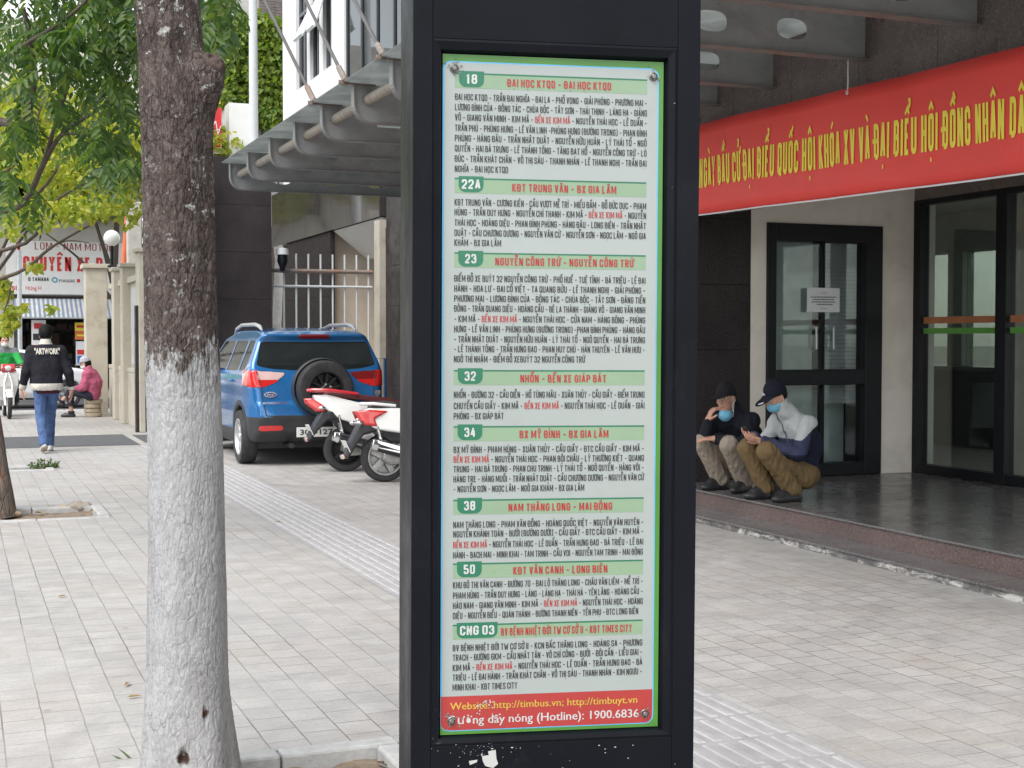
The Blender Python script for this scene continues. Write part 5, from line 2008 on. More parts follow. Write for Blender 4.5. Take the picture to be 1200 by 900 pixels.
    for (dx, dy, dz_) in ((1.6, 1.2, 1.6), (-1.4, 1.0, 1.5), (-1.0, -1.3, 1.7), (1.2, -1.5, 1.4), (0.2, 2.0, 1.3), (0.3, 0.2, 2.4)):
        q = limb(mb, [tp - Vector((0, 0, .1)), tp + Vector((dx * .35, dy * .35, dz_ * .45)), tp + Vector((dx * .8, dy * .8, dz_ * .75)), tp + Vector((dx * 1.3, dy * 1.3, dz_))], .075, .015, 10)
        tips += q[5:]
    # one twig hanging down behind the trunk
    q = limb(mb, [tp + Vector((.45, 1.0, .7)), at(215, -140, 6.0), at(240, -60, 6.0), at(252, -8, 6.0), at(262, 30, 6.0)], .03, .006, 6)
    mb.build("limbs", M_TWIG, t, smooth=True)
    for p in tips:
        for _ in range(7):
            ends.append(tuple(p + Vector(rgl.normal(size=3) * 0.3)))
            dirs.append((rgl.normal(), rgl.normal(), rgl.normal() * .4 - .2))
    for (px, py, w, h_, n) in ((252, 18, 10, 22, 15), (262, 5, 12, 14, 12), (246, 40, 5, 8, 5), (268, 40, 4, 8, 3), (236, 8, 10, 16, 8)):
        for _ in range(n):
            ends.append(tuple(at(px + rgl.normal() * w * .5, py - 16 + rgl.normal() * h_ * .5, 6.0 + rgl.normal() * .25)))
            dirs.append((rgl.normal() * .5, rgl.normal() * .5, -.8))
    V2, F2 = compound_leaves(np.array(ends), np.array(dirs), rgl.uniform(.14, .22, len(ends)), 5, 0.055, rgl)
    mesh_obj("crown", V2, F2, M_LEAFD, None, t, False)


main_trunk()

# ------------------------------------------------------------------ the other side of the main street (mirrored in the glass and the polished stone)
for i, (y0, w, h_, col, lab) in enumerate(((-16, 9, 7, (0.66, 0.60, 0.48), "ochre town house across the main street"),
                                          (-6.5, 8, 6.5, (0.62, 0.61, 0.60), "grey town house across the main street with dark shutters"),
                                          (2, 7, 8, (0.55, 0.45, 0.38), "brown narrow town house across the main street"),
                                          (9.5, 10, 7, (0.70, 0.67, 0.58), "cream town house across the main street near the junction"))):
    hs_ = thing("town_house", lab, "building", (-21, y0 + w / 2, 0), group="houses across the main street")
    mb = MB()
    mb.box(-27, -21, y0, y0 + w, 0, h_)
    mb.build("wall", mat("town_wall_%s" % "abcd"[i], col, .85, var=.1, vscale=.8, dirt=(.25, .23, .2), dscale=.8), hs_)
    mb = MB()
    for zz in range(1, int(h_ // 3)):
        for k in range(int(w // 2.2)):
            a = y0 + .7 + k * 2.2
            mb.box(-21.02, -20.97, a, a + 1.2, zz * 3 + .8, zz * 3 + 2.3)
    mb.box(-21.02, -20.95, y0 + .5, y0 + w - .5, 0.1, 2.7)
    mb.build("window", M_BLACK, hs_)
for i, (x, y, h_, kind, lab) in enumerate(((-13.2, 4, 5.6, 0, "leafy green tree across the main street before the brown house"),
                                          (-13.1, 13, 6, 0, "leafy green tree across the main street before the cream house"),
                                          (0.9, 41.3, 9.5, 1, "yellowing tree on the far pavement above the left of the shop sign"), (4.3, 41.6, 10, 1, "yellowing tree on the far pavement above the right of the shop sign"))):
    tr = thing("roadside_tree", lab, "tree", (x, y, 0), group="trees across the main street")
    mb = MB()
    limb(mb, [(x, y, -.1), (x + .1, y, 1.5), (x, y + .1, 3), (x + .2, y, h_ * .7)], .17, .06, 10)
    for k in range(5):
        g = k * 1.3 + i
        limb(mb, [(x, y, 2.6 + .2 * k), (x + math.cos(g) * .9, y + math.sin(g) * .9, 3.8 + .2 * k), (x + math.cos(g) * 1.9, y + math.sin(g) * 1.9, 4.6 + .4 * k)], .06, .02, 6)
    mb.build("trunk", M_TWIG, tr, smooth=True)
    rg3 = np.random.default_rng(40 + i)
    cs = [(x + math.cos(g) * q, y + math.sin(g) * q, rg3.uniform(3.2 if y < 40 else 5.5, h_ if y < 40 else h_ * .9)) for g, q in zip(rg3.uniform(0, 6.28, 16), rg3.uniform(.3, 2.6 if y < 40 else 3.3, 16))]
    rs = [(rg3.uniform(.7, 1.3),) * 2 + (rg3.uniform(.5, .9),) for _ in cs]
    simple_leaves("crown", clump_points(rg3, cs, rs, 2600 if y < 40 else 7500), 0.30 if y < 40 else .2, (M_LEAFM, M_LEAFY)[kind], tr, .5, rg3, .7)
# ------------------------------------------------------------------ the bus-stop totem
TH = YAW + R(9.24)
W_, D_ = 0.691, 0.35
rp = EYEV * 0
rp = Vector((0, 0, 0)) + _r * (0.1078 - 0.0087) + _f0 * 3.2441
totem = thing("bus_stop_totem", "tall black metal bus stop totem holding a green edged poster of bus routes", "bus stop sign", tuple(rp), TH)
totem["label"] = "tall black metal bus stop totem holding a green edged poster of bus routes"
totem.rotation_euler = (0, R(0.32), TH)


def totem_metal():
    m, nt, bs = new_mat("totem_metal")
    co = coords(nt)
    n = noise_tex(nt, co, 3, 5, 0.6)
    c = ramp(nt, n, [(0.3, (0.003, 0.0036, 0.006)), (0.7, (0.0055, 0.0063, 0.0095))])
    smear = ramp(nt, noise_tex(nt, coords(nt, (1, 1, 0.4)), 9, 7, 0.75, 1.0), [(0.55, 0.0), (0.8, 0.35)])
    c = mixc(nt, smear, c, (0.026, 0.027, 0.03))
    low = nt.nodes.new("ShaderNodeSeparateXYZ")
    nt.links.new(co, low.inputs[0])
    dens = ramp(nt, low.outputs[2], [(0.35, 0.80), (0.75, 0.55)])
    dust = noise_tex(nt, co, 75, 3, 0.8)
    patch = ramp(nt, noise_tex(nt, co, 6, 3), [(0.55, 0.0), (0.7, 1.0)])
    sp_ = nmath(nt, 'MULTIPLY', ramp(nt, dust, [(0.68, 0.0), (0.72, 0.55)]), patch)
    c = mixc(nt, sp_, c, (0.45, 0.45, 0.43))
    nt.links.new(c, bs.inputs["Base Color"])
    nt.links.new(ramp(nt, noise_tex(nt, co, 5, 6, 0.7), [(0.3, 0.32), (0.75, 0.55)]), bs.inputs["Roughness"])
    bs.inputs["Specular IOR Level"].default_value = 0.12
    bump(nt, bs, noise_tex(nt, co, 120, 3), 0.05, 0.002)
    return m


M_TOT = totem_metal()
PX0, PX1 = -0.2744, 0.2586
ZTOP, ZBOT = 2.215, 0.607
hw = W_ / 2
mb = MB()
t_ = 0.012
# side sheets, back sheet, front sheet with its opening
mb.box(-hw, -hw + t_, 0.013, D_, 0.0, 2.75)
mb.box(hw - t_, hw, 0.013, D_, 0.0, 2.75)
mb.box(-hw + t_, hw - t_, D_ - t_, D_, 0.0, 2.75)
mb.box(-hw + t_, hw - t_, 0.05, D_ - t_, 2.74, 2.749)
a, b, c_, d_ = PX0 - 0.002, PX1 + 0.002, ZBOT - 0.002, ZTOP + 0.002
mb.box(-hw, a - .022, 0, 0.0125, 0.0, 2.75)
mb.box(b + .03, hw, 0, 0.0125, 0.0, 2.75)
mb.box(a - .022, b + .03, 0, 0.0125, 0.0, c_ - .02)
mb.box(a - .022, b + .03, 0, 0.0125, d_ + .03, 2.75)
case = mb.build("casing", M_TOT, totem, bevel=0.002, world=False)
mb = MB()                                             # sloping inner frame round the poster


def ring(o, i, y0, y1):
    P = [(o[0], y0, o[2]), (o[1], y0, o[2]), (o[1], y0, o[3]), (o[0], y0, o[3])]
    Q = [(i[0], y1, i[2]), (i[1], y1, i[2]), (i[1], y1, i[3]), (i[0], y1, i[3])]
    return P + Q, [(k, (k + 1) % 4, 4 + (k + 1) % 4, 4 + k) for k in range(4)]


O_ = (a - .022, b + .03, c_ - .02, d_ + .03)
I1 = (a - .018, b + .022, c_ - .014, d_ + .024)
I2 = (a - .004, b + .006, c_ - .003, d_ + .006)
I3 = (a, b, c_, d_)
for (o, i, y0, y1) in ((O_, I1, 0.0005, -0.003), (I1, I2, -0.003, 0.001), (I2, I3, 0.001, 0.016), (O_, O_, 0.0125, 0.0005)):
    mb.add(*ring(o, i, y0, y1))
mb.build("poster_frame", M_TOT, totem, world=False)

# the poster
M_POST = mat("poster_paper", (0.305, 0.335, 0.318), 0.22, var=0.04, vscale=2.0, spec=0.5, dirt=(0.25, 0.28, 0.26), dscale=3.5, damt=0.45)
M_PGRN = mat("poster_green", (0.06, 0.20, 0.025), 0.25, var=0.15, vscale=3)
M_PDGR = mat("poster_dark_green", (0.014, 0.135, 0.07), 0.3, var=0.05)
M_PBAND = mat("poster_band", (0.205, 0.30, 0.19), 0.3, var=0.05)
M_PBLUE = mat("poster_blue", (0.10, 0.38, 0.62), 0.3)
M_PRED = mat("poster_red", (0.33, 0.03, 0.026), 0.3, var=0.06)
M_PTXT = mat("poster_ink", (0.022, 0.022, 0.024), 0.4, var=0.1)
M_PYEL = mat("poster_yellow", (0.48, 0.31, 0.04), 0.35)
M_PWHT = mat("poster_white", (0.46, 0.46, 0.45), 0.35)
PW, PH = PX1 - PX0, ZTOP - ZBOT
YP = 0.015


def lx(px):
    return PX0 + (px - 518.3) / 258.8 * PW


def lz(py):
    return ZTOP - (py - 62) / 806 * PH


def rect(mb, x0, x1, z0, z1, y, m, rad=0.0, corners=(1, 1, 1, 1)):
    """flat rounded rectangle facing the reader; corners: BL, BR, TR, TL."""
    pts = []
    for (cx, cz, a0, k) in ((x0, z0, 180, 0), (x1, z0, 270, 1), (x1, z1, 0, 2), (x0, z1, 90, 3)):
        if rad and corners[k]:
            ox = cx + (rad if k in (0, 3) else -rad)
            oz = cz + (rad if k in (0, 1) else -rad)
            for s in range(7):
                g = R(a0 + 15 * s)
                pts.append((ox + math.cos(g) * rad, y, oz + math.sin(g) * rad))
        else:
            pts.append((cx, y, cz))
    mb.add(pts, [tuple(range(len(pts)))], m)


pm = MB()
rect(pm, PX0, PX1, ZBOT, ZTOP, YP, 1)
poster = flat_build(pm, "poster", [M_POST, M_PGRN], totem, False)
pm = MB()
rect(pm, PX0, lx(771.5), lz(864), lz(70), YP - .0003, 2, 0.02, (1, 1, 1, 1))
rect(pm, PX0 + .004, lx(770), lz(862.5), lz(71.5), YP - .0006, 0, 0.018, (1, 1, 1, 1))
rect(pm, PX0 + .001, lx(770), lz(862.7), lz(822), YP - .0009, 1, 0.018, (1, 1, 0, 0))
flat_build(pm, "poster_print", [M_POST, M_PRED, M_PBLUE], poster, False)

KM = "BẾN XE KIM MÃ"
ROUTES = [
    ("18", 90.7, "ĐẠI HỌC KTQD - ĐẠI HỌC KTQD", 592.6, 714.4, [111.6, 123.6, 135.5, 147.8, 159.7, 171.7, 183.8, 195.7], 594, [
        "ĐẠI HỌC KTQD - TRẦN ĐẠI NGHĨA - ĐẠI LA - PHỐ VỌNG - GIẢI PHÓNG - PHƯƠNG MAI -",
        "LƯƠNG ĐÌNH CỦA - ĐÔNG TÁC - CHÙA BỘC - TÂY SƠN - THÁI THỊNH - LÁNG HẠ - GIẢNG",
        "VÕ - GIANG VĂN MINH - KIM MÃ - BẾN XE KIM MÃ - NGUYỄN THÁI HỌC - LÊ DUẨN -",
        "TRẦN PHÚ - PHÙNG HƯNG - LÊ VĂN LINH -PHÙNG HƯNG (ĐƯỜNG TRONG) - PHAN ĐÌNH",
        "PHÙNG - HÀNG ĐẬU - TRẦN NHẬT DUẬT - NGUYỄN HỮU HUÂN - LÝ THÁI TỔ - NGÔ",
        "QUYỀN - HAI BÀ TRƯNG - LÊ THÁNH TÔNG - TĂNG BẠT HỔ - NGUYỄN CÔNG TRỨ - LÒ",
        "ĐÚC - TRẦN KHÁT CHÂN - VÕ THỊ SÁU - THANH NHÀN - LÊ THANH NGHỊ - TRẦN ĐẠI",
        "NGHĨA - ĐẠI HỌC KTQD"]),
    ("22A", 213.8, "KĐT TRUNG VĂN - BX GIA LÂM", 598.8, 721.5, [235, 246.6, 258.8, 270.8, 282.4], 586.4, [
        "KĐT TRUNG VĂN - CƯƠNG KIÊN - CẦU VƯỢT MỄ TRÌ - MIẾU ĐẦM - ĐỖ ĐỨC DỤC - PHẠM",
        "HÙNG - TRẦN DUY HƯNG - NGUYỄN CHÍ THANH - KIM MÃ - BẾN XE KIM MÃ - NGUYỄN",
        "THÁI HỌC - HOÀNG DIỆU - PHAN ĐÌNH PHÙNG - HÀNG ĐẬU - LONG BIÊN - TRẦN NHẬT",
        "DUẬT - CẦU CHƯƠNG DƯƠNG - NGUYỄN VĂN CỪ - NGUYỄN SƠN - NGỌC LÂM - NGÔ GIA",
        "KHẢM - BX GIA LÂM"]),
    ("23", 301.4, "NGUYỄN CÔNG TRỨ - NGUYỄN CÔNG TRỨ", 579.6, 742.8, [324.5, 336.4, 348.2, 360, 372.2, 384.2, 396.2, 407.8, 419.8], 685.7, [
        "ĐIỂM ĐỖ XE BUÝT 32 NGUYỄN CÔNG TRỨ - PHỐ HUẾ - TUỆ TĨNH - BÀ TRIỆU - LÊ ĐẠI",
        "HÀNH - HOA LƯ - ĐẠI CỔ VIỆT - TẠ QUANG BỬU - LÊ THANH NGHỊ - GIẢI PHÓNG -",
        "PHƯƠNG MAI - LƯƠNG ĐÌNH CỦA - ĐÔNG TÁC - CHÙA BỘC - TÂY SƠN - ĐẶNG TIẾN",
        "ĐÔNG - TRẦN QUANG DIỆU - HOÀNG CẦU - ĐÊ LA THÀNH - GIẢNG VÕ - GIANG VĂN MINH",
        "- KIM MÃ - BẾN XE KIM MÃ - NGUYỄN THÁI HỌC - CỬA NAM - HÀNG BÔNG - PHÙNG",
        "HƯNG - LÊ VĂN LINH - PHÙNG HƯNG (ĐƯỜNG TRONG) -PHAN ĐÌNH PHÙNG - HÀNG ĐẬU",
        "- TRẦN NHẬT DUẬT - NGUYỄN HỮU HUÂN - LÝ THÁI TỔ - NGÔ QUYỀN - HAI BÀ TRƯNG",
        "- LÊ THÁNH TÔNG - TRẦN HƯNG ĐẠO - PHAN HUY CHÚ - HÀN THUYÊN - LÊ VĂN HƯU -",
        "NGÔ THÌ NHẬM - ĐIỂM ĐỖ XEBUÝT 32 NGUYỄN CÔNG TRỨ"]),
    ("32", 440.2, "NHỔN - BẾN XE GIÁP BÁT", 609.6, 711.3, [462, 475.2, 487.3], 590.4, [
        "NHỔN - ĐƯỜNG 32 - CẦU DIỄN - HỒ TÙNG MẬU - XUÂN THỦY - CẦU GIẤY - ĐIỂM TRUNG",
        "CHUYỂN CẦU GIẤY - KIM MÃ - BẾN XE KIM MÃ - NGUYỄN THÁI HỌC - LÊ DUẨN - GIẢI",
        "PHÓNG - BX GIÁP BÁT"]),
    ("34", 506.8, "BX MỸ ĐÌNH - BX GIA LÂM", 609, 714.4, [527.2, 538.8, 550.3, 562.2, 574], 686, [
        "BX MỸ ĐÌNH - PHẠM HÙNG - XUÂN THỦY - CẦU GIẤY - ĐTC CẦU GIẤY - KIM MÃ -",
        "BẾN XE KIM MÃ - NGUYỄN THÁI HỌC - PHAN BỘI CHÂU - LÝ THƯỜNG KIỆT - QUANG",
        "TRUNG - HAI BÀ TRƯNG - PHAN CHU TRINH - LÝ THÁI TỔ - NGÔ QUYỀN - HÀNG VÔI -",
        "HÀNG TRE - HÀNG MUỐI - TRẦN NHẬT DUẬT - CẦU CHƯƠNG DƯƠNG - NGUYỄN VĂN CỪ",
        "- NGUYỄN SƠN - NGỌC LÂM - NGÔ GIA KHẢM - BX GIA LÂM"]),
    ("38", 594.2, "NAM THĂNG LONG - MAI ĐỘNG", 596.6, 719.6, [616.6, 627.8, 640.6, 652.8], 757, [
        "NAM THĂNG LONG - PHẠM VĂN ĐỒNG - HOÀNG QUỐC VIỆT - NGUYỄN VĂN HUYÊN -",
        "NGUYỄN KHÁNH TOÀN - BƯỞI (ĐƯỜNG DƯỚI) - CẦU GIẤY - ĐTC CẦU GIẤY - KIM MÃ -",
        "BẾN XE KIM MÃ - NGUYỄN THÁI HỌC - LÊ DUẨN - TRẦN HƯNG ĐẠO - BÀ TRIỆU - LÊ ĐẠI",
        "HÀNH - BẠCH MAI - MINH KHAI - TAM TRINH - CẦU VOI - NGUYỄN TAM TRINH - MAI ĐỘNG"]),
    ("50", 670.2, "KĐT VÂN CANH - LONG BIÊN", 602.5, 714.4, [688.6, 701, 713.2, 725.2], 752, [
        "KHU ĐÔ THỊ VÂN CANH - ĐƯỜNG 70 - ĐẠI LỘ THĂNG LONG - CHÂU VĂN LIÊM - MỄ TRÌ -",
        "PHẠM HÙNG - TRẦN DUY HƯNG - LÁNG - LÁNG HẠ - THÁI HÀ - YÊN LÃNG - HOÀNG CẦU -",
        "HÀO NAM - GIANG VĂN MINH - KIM MÃ - BẾN XE KIM MÃ - NGUYỄN THÁI HỌC - HOÀNG",
        "DIỆU - NGUYỄN BIỂU - QUÁN THÁNH - ĐƯỜNG THANH NIÊN - YÊN PHỤ - ĐTC LONG BIÊN"]),
    ("CNG 03", 743.4, "BV BỆNH NHIỆT ĐỚI TW CƠ SỞ II - KĐT TIMES CITY", 588.6, 744.3, [763.8, 775.4, 787.6, 799.2, 811], 608, [
        "BV BỆNH NHIỆT ĐỚI TW CƠ SỞ II - KCN BẮC THĂNG LONG - HOÀNG SA - PHƯƠNG",
        "TRẠCH - ĐƯỜNG 6KM - CẦU NHẬT TÂN - VÕ CHÍ CÔNG - BƯỞI - ĐỘI CẤN - LIỄU GIAI -",
        "KIM MÃ - BẾN XE KIM MÃ - NGUYỄN THÁI HỌC - LÊ DUẨN - TRẦN HƯNG ĐẠO - BÀ",
        "TRIỆU - LÊ ĐẠI HÀNH - TRẦN KHÁT CHÂN - VÕ THỊ SÁU - THANH NHÀN - KIM NGƯU -",
        "MINH KHAI - KĐT TIMES CITY"]),
]
EX, EZ = (1, 0, 0), (0, 0, 1)
u_px = PH / 806
XL, XR = 532.4, 757.4
for (num, yc, title, ta, tb_, rows, xlast, lines) in ROUTES:
    zc = lz(yc)
    bd = MB()
    rect(bd, lx(XL), lx(XR), zc - 10.5 * u_px, zc + 5.6 * u_px, YP - .0010, 0)
    rect(bd, lx(XL), lx(XR), zc + 5.6 * u_px, zc + 7.4 * u_px, YP - .0013, 1)
    bx1 = 584.5 if num == "CNG 03" else 565.6
    rect(bd, lx(537), lx(bx1), zc - 9.2 * u_px, zc + 9.4 * u_px, YP - .0016, 1, 0.016, (1, 1, 0, 0))
    put_caps(bd, num, (0, YP - .0019, 0), EX, EZ, lx((537 + bx1) / 2), zc - 5.5 * u_px, 11.2 * u_px,
             {2: 13, 3: 21.5, 6: 40}[len(num)] * PW / 258.8, 'C', t=.17, m=2, w=.5)
    put_caps(bd, title, (0, YP - .0019, 0), EX, EZ, lx(ta), lz(yc + 7.4), 9.2 * u_px, lx(tb_) - lx(ta), t=.165, m=3, w=.47)
    hd_ = flat_build(bd, "route_heading", [M_PBAND, M_PDGR, M_PWHT, M_PRED], poster, False)
    tx = MB()
    for i, (y, s) in enumerate(zip(rows, lines)):
        x1 = xlast if i == len(lines) - 1 else XR
        k = s.find(KM)
        put_caps(tx, s, (0, YP - .0016, 0), EX, EZ, lx(XL), lz(y + 4.0), 7.6 * u_px, lx(x1) - lx(XL), t=.135, m=0, w=.45, gap=.095,
                 red=(k, k + len(KM)) if k >= 0 else None, m_red=1)
    flat_build(tx, "route_stops", [M_PTXT, M_PRED], poster, False)
ft_ = MB()
put_text(ft_, "Website: http://timbus.vn; http://timbuyt.vn", (0, YP - .0014, 0), EX, EZ, lx(529.6), lz(838), 8.6 * u_px, lx(751.6) - lx(529.6), m=0, res=2)
put_text(ft_, "Website: http://timbus.vn; http://timbuyt.vn", (.0006, YP - .0016, 0), EX, EZ, lx(529.6), lz(838), 8.6 * u_px, lx(751.6) - lx(529.6), m=0, res=2)
flat_build(ft_, "website_text", M_PYEL, poster, False)
ft_ = MB()
put_text(ft_, "Đường dây nóng (Hotline): 1900.6836", (0, YP - .0014, 0), EX, EZ, lx(527), lz(855.5), 10 * u_px, lx(753.5) - lx(527), m=0, res=2)
put_text(ft_, "Đường dây nóng (Hotline): 1900.6836", (.0008, YP - .0016, 0), EX, EZ, lx(527), lz(855.5), 10 * u_px, lx(753.5) - lx(527), m=0, res=2)
flat_build(ft_, "hotline_text", M_PWHT, poster, False)
# clear sheet bolted over the print, with grime round the bolts
M_GRIME = mat("grime", (0.17, 0.165, 0.155), 0.8, var=0.3, vscale=60)
M_SCUFF = mat("scuff", (0.40, 0.36, 0.34), 0.6, var=0.2, vscale=40)
r = random.Random(12)
M_BOLT = mat("worn_bolt", (0.20, 0.19, 0.18), 0.45, metal=0.7, var=.25, vscale=80)
sc_ = MB()
BOLTS = [(531.2, 79), (764.6, 88.8), (531.2, 850.2), (758.8, 840.5)]
BZ = [(531.2, 79), (764.6, 80), (531.2, 851), (761, 851)]
for bi, (bx, by) in enumerate(BZ):
    mb = MB()
    mb.lathe([(0.0105, -0.0), (0.0105, 0.002), (0.0085, 0.0035)], (lx(bx), YP - .002, lz(by)), (0, -1, 0), 20)
    mb.lathe([(0.0065, 0.0025), (0.0065, 0.008), (0.0045, 0.0095), (0, 0.0095)], (lx(bx), YP - .002, lz(by)), (0, -1, 0), 6)
    mb.build("bolt", M_BOLT, totem, world=False)
    n = 20 if bi in (0, 2) else 9
    for _ in range(n):
        g, q = r.uniform(0, 6.28), abs(r.gauss(0, .009)) + .008
        s = r.uniform(.001, .0035)
        x, z = lx(bx) + math.cos(g) * q, lz(by) + math.sin(g) * q
        pts = [(x + math.cos(h) * s * r.uniform(.5, 1.4), YP - .0026, z + math.sin(h) * s * r.uniform(.5, 1.3)) for h in [i * 1.05 for i in range(6)]]
        sc_.add(pts, [tuple(range(6))], 0)
for _ in range(22):                                   # torn sticker remains
    x, z = lx(r.gauss(572, 7)), lz(r.gauss(836, 7))
    s = r.uniform(.0008, .003)
    pts = [(x + math.cos(h) * s * r.uniform(.4, 1.5), YP - .0026, z + math.sin(h) * s * r.uniform(.4, 1.3)) for h in [i * 1.05 for i in range(6)]]
    sc_.add(pts, [tuple(range(6))], 1)
flat_build(sc_, "grime_marks", [M_GRIME, M_SCUFF], poster, False)
mb = MB()
for pts in ([(566, 893), (574, 892), (573, 887.5), (582, 886), (583, 897), (585, 903), (579, 908), (570, 905), (567, 899)], [(551, 898), (561, 897), (560, 900), (552, 903)]):
    mb.add([(lx(x), -0.0012, lz(y)) for x, y in pts], [tuple(range(len(pts)))], 0)
for _ in range(70):
    x, z = lx(r.gauss(560, 22)), lz(873 + abs(r.gauss(4, 16)))
    s = r.uniform(.0003, .0011)
    pts = [(x + math.cos(h) * s * r.uniform(.4, 1.5), -0.0011, z + math.sin(h) * s * r.uniform(.4, 2.0)) for h in [i * 1.05 for i in range(6)]]
    mb.add(pts, [tuple(range(6))], 0)
for _ in range(40):
    x, z = r.uniform(-.3, .3), r.uniform(.25, .58)
    s = r.uniform(.0006, .0018)
    mb.add([(x + math.cos(h) * s * r.uniform(.5, 2.5), -0.0011, z + math.sin(h) * s) for h in [i * 1.05 for i in range(6)]], [tuple(range(6))], 0)
flat_build(mb, "sticker_remains", [mat("torn_paper", (0.40, 0.40, 0.385), .8)], totem, False)
mb = MB()
mb.box(-hw - .06, hw + .06, -.06, D_ + .06, -0.02, 0.05)
mb.build("plinth", M_CONC, totem, bevel=0.01, world=False)
# ------------------------------------------------------------------ vehicles
M_TYRE = mat("tyre_rubber", (0.022, 0.022, 0.024), 0.75, var=0.25, vscale=20, dirt=(0.06, 0.055, 0.05), dscale=8, damt=.6)
M_RIM = mat("alloy_rim", (0.55, 0.55, 0.56), 0.35, metal=0.7, var=0.1)
M_RIMB = mat("black_rim", (0.012, 0.012, 0.013), 0.4, metal=0.2)
M_PLAST = mat("black_plastic", (0.025, 0.026, 0.029), 0.55, var=0.15, vscale=6, dirt=(0.06, 0.06, 0.06), dscale=3)
M_CHROME = mat("chrome", (0.72, 0.72, 0.73), 0.12, metal=1.0, var=0.04)
M_CGLASS = mat("car_glass", (0.010, 0.013, 0.014), 0.035, var=0.1, spec=0.9)
M_LRED = mat("lamp_red", (0.55, 0.018, 0.016), 0.12, var=0.1, coat=1.0)
M_LPALE = mat("lamp_clear", (0.62, 0.42, 0.40), 0.12, var=0.1, coat=1.0)
M_LDARK = mat("lamp_dark", (0.18, 0.012, 0.014), 0.12, var=0.1, coat=1.0)
M_CAR = mat("blue_car_paint", (0.013, 0.135, 0.36), 0.30, metal=0.35, var=0.06, coat=1.0)
M_CARW = mat("white_car_paint", (0.72, 0.73, 0.74), 0.3, var=0.03, coat=1.0)
M_PLATE = mat("number_plate", (0.66, 0.66, 0.64), 0.4, var=0.04)


def wheel(parent, c, axis, r, w, rim_m, spokes=5, rim_f=0.66, name="wheel", spoke_w=0.30, deep=0.25):
    """tyre, rim and spokes; axis points outwards."""
    ax = Vector(axis).normalized()
    mb = MB()
    h = w / 2
    prof = [(r * rim_f, -h * .85), (r * .80, -h), (r * .94, -h * .92), (r * .99, -h * .62), (r, -h * .3), (r, h * .3), (r * .99, h * .62), (r * .94, h * .92), (r * .80, h), (r * rim_f, h * .85)]
    mb.lathe(prof, c, ax, 40)
    for k in (-.3, 0, .3):
        mb.lathe([(r * 1.001, h * (k - .03)), (r * .985, h * k), (r * 1.001, h * (k + .03))], c, ax, 40)
    tyre = mb.build(name, M_TYRE, parent, smooth=True, world=False)
    mb = MB()
    R0 = r * rim_f
    mb.lathe([(R0, -h * .8), (R0 * 1.03, h * .9), (R0 * .93, h * .9), (R0 * .88, h * .5), (R0 * .86, -h * .5), (R0 * .1, -h * .5)], c, ax, 36)
    mb.lathe([(R0 * .24, h * .2), (R0 * .24, h * .75), (R0 * .16, h * .85), (0, h * .85)], c, ax, 20)
    a = ax.orthogonal().normalized()
    b = ax.cross(a)
    for k in range(spokes):
        g = 2 * math.pi * k / spokes
        d = a * math.cos(g) + b * math.sin(g)
        s = ax.cross(d)
        M = Matrix((d, s, ax)).transposed()
        mb.obox(Vector(c) + d * R0 * .55 + ax * h * (.75 - deep), (R0 * .78, R0 * spoke_w, h * .3), M)
    mb.build("rim", rim_m, tyre, bevel=0.004, world=False)
    return tyre


def split(p, q, cls, spec, parent, smooth=True):
    """spec: {class: (name, material, offset along normal, owner)}: one mesh per class."""
    nx_ = np.roll(q, -1, axis=1)
    e = np.stack([np.minimum(q, nx_), np.maximum(q, nx_)], axis=-1).reshape(-1, 2)
    ce = np.repeat(cls, 4)
    o_ = np.lexsort((e[:, 1], e[:, 0]))
    e, ce = e[o_], ce[o_]
    pair = np.all(e[:-1] == e[1:], axis=1) & (ce[:-1] != ce[1:])
    be = e[:-1][pair]                                 # edges between two classes: ease their stair-steps
    p = p.copy()
    for _ in range(10):
        acc, cnt = np.zeros_like(p), np.zeros(len(p))
        for a_, b_ in ((0, 1), (1, 0)):
            np.add.at(acc, be[:, a_], p[be[:, b_]])
            np.add.at(cnt, be[:, a_], 1)
        two = cnt == 2
        p[two] = .5 * p[two] + .25 * acc[two]
    vn = vert_normals(p, q)
    out = {}
    for k, (nm, m, off, owner) in spec.items():
        sel = q[cls == k]
        if not len(sel):
            continue
        ids, inv = np.unique(sel, return_inverse=True)
        pts = p[ids] + vn[ids] * off
        out[k] = mesh_obj(nm, pts, inv.reshape(sel.shape), m, None, out.get(owner, parent), smooth, False)
    return out


def car_field(side, front, top, L, hwid, ztop, h, wheels, wr_, k=0.05):
    f = Field((-hwid - .05, -.12, .12), (hwid + .05, L + .1, ztop + .08), h)
    X, Y, Z = f.ax
    Sd = poly_sdf(*np.broadcast_arrays(Y[:, None], Z[None, :]), side)
    Fr = poly_sdf(*np.broadcast_arrays(np.abs(X)[:, None], Z[None, :]), front)
    Tp = poly_sdf(*np.broadcast_arrays(np.abs(X)[:, None], Y[None, :]), top)
    d = smax(smax(Sd[None, :, :], Fr[:, None, :], k), Tp[:, :, None], k)
    for wy in wheels:
        c = np.sqrt((Y[:, None] - wy) ** 2 + (Z[None, :] - wr_) ** 2) - (wr_ + .055)
        inner = 0.55 - np.abs(X)
        d = smax(d, -smax(c[None, :, :], inner[:, None, None], .02), .02)
    f.a = d.astype(np.float32)
    return f


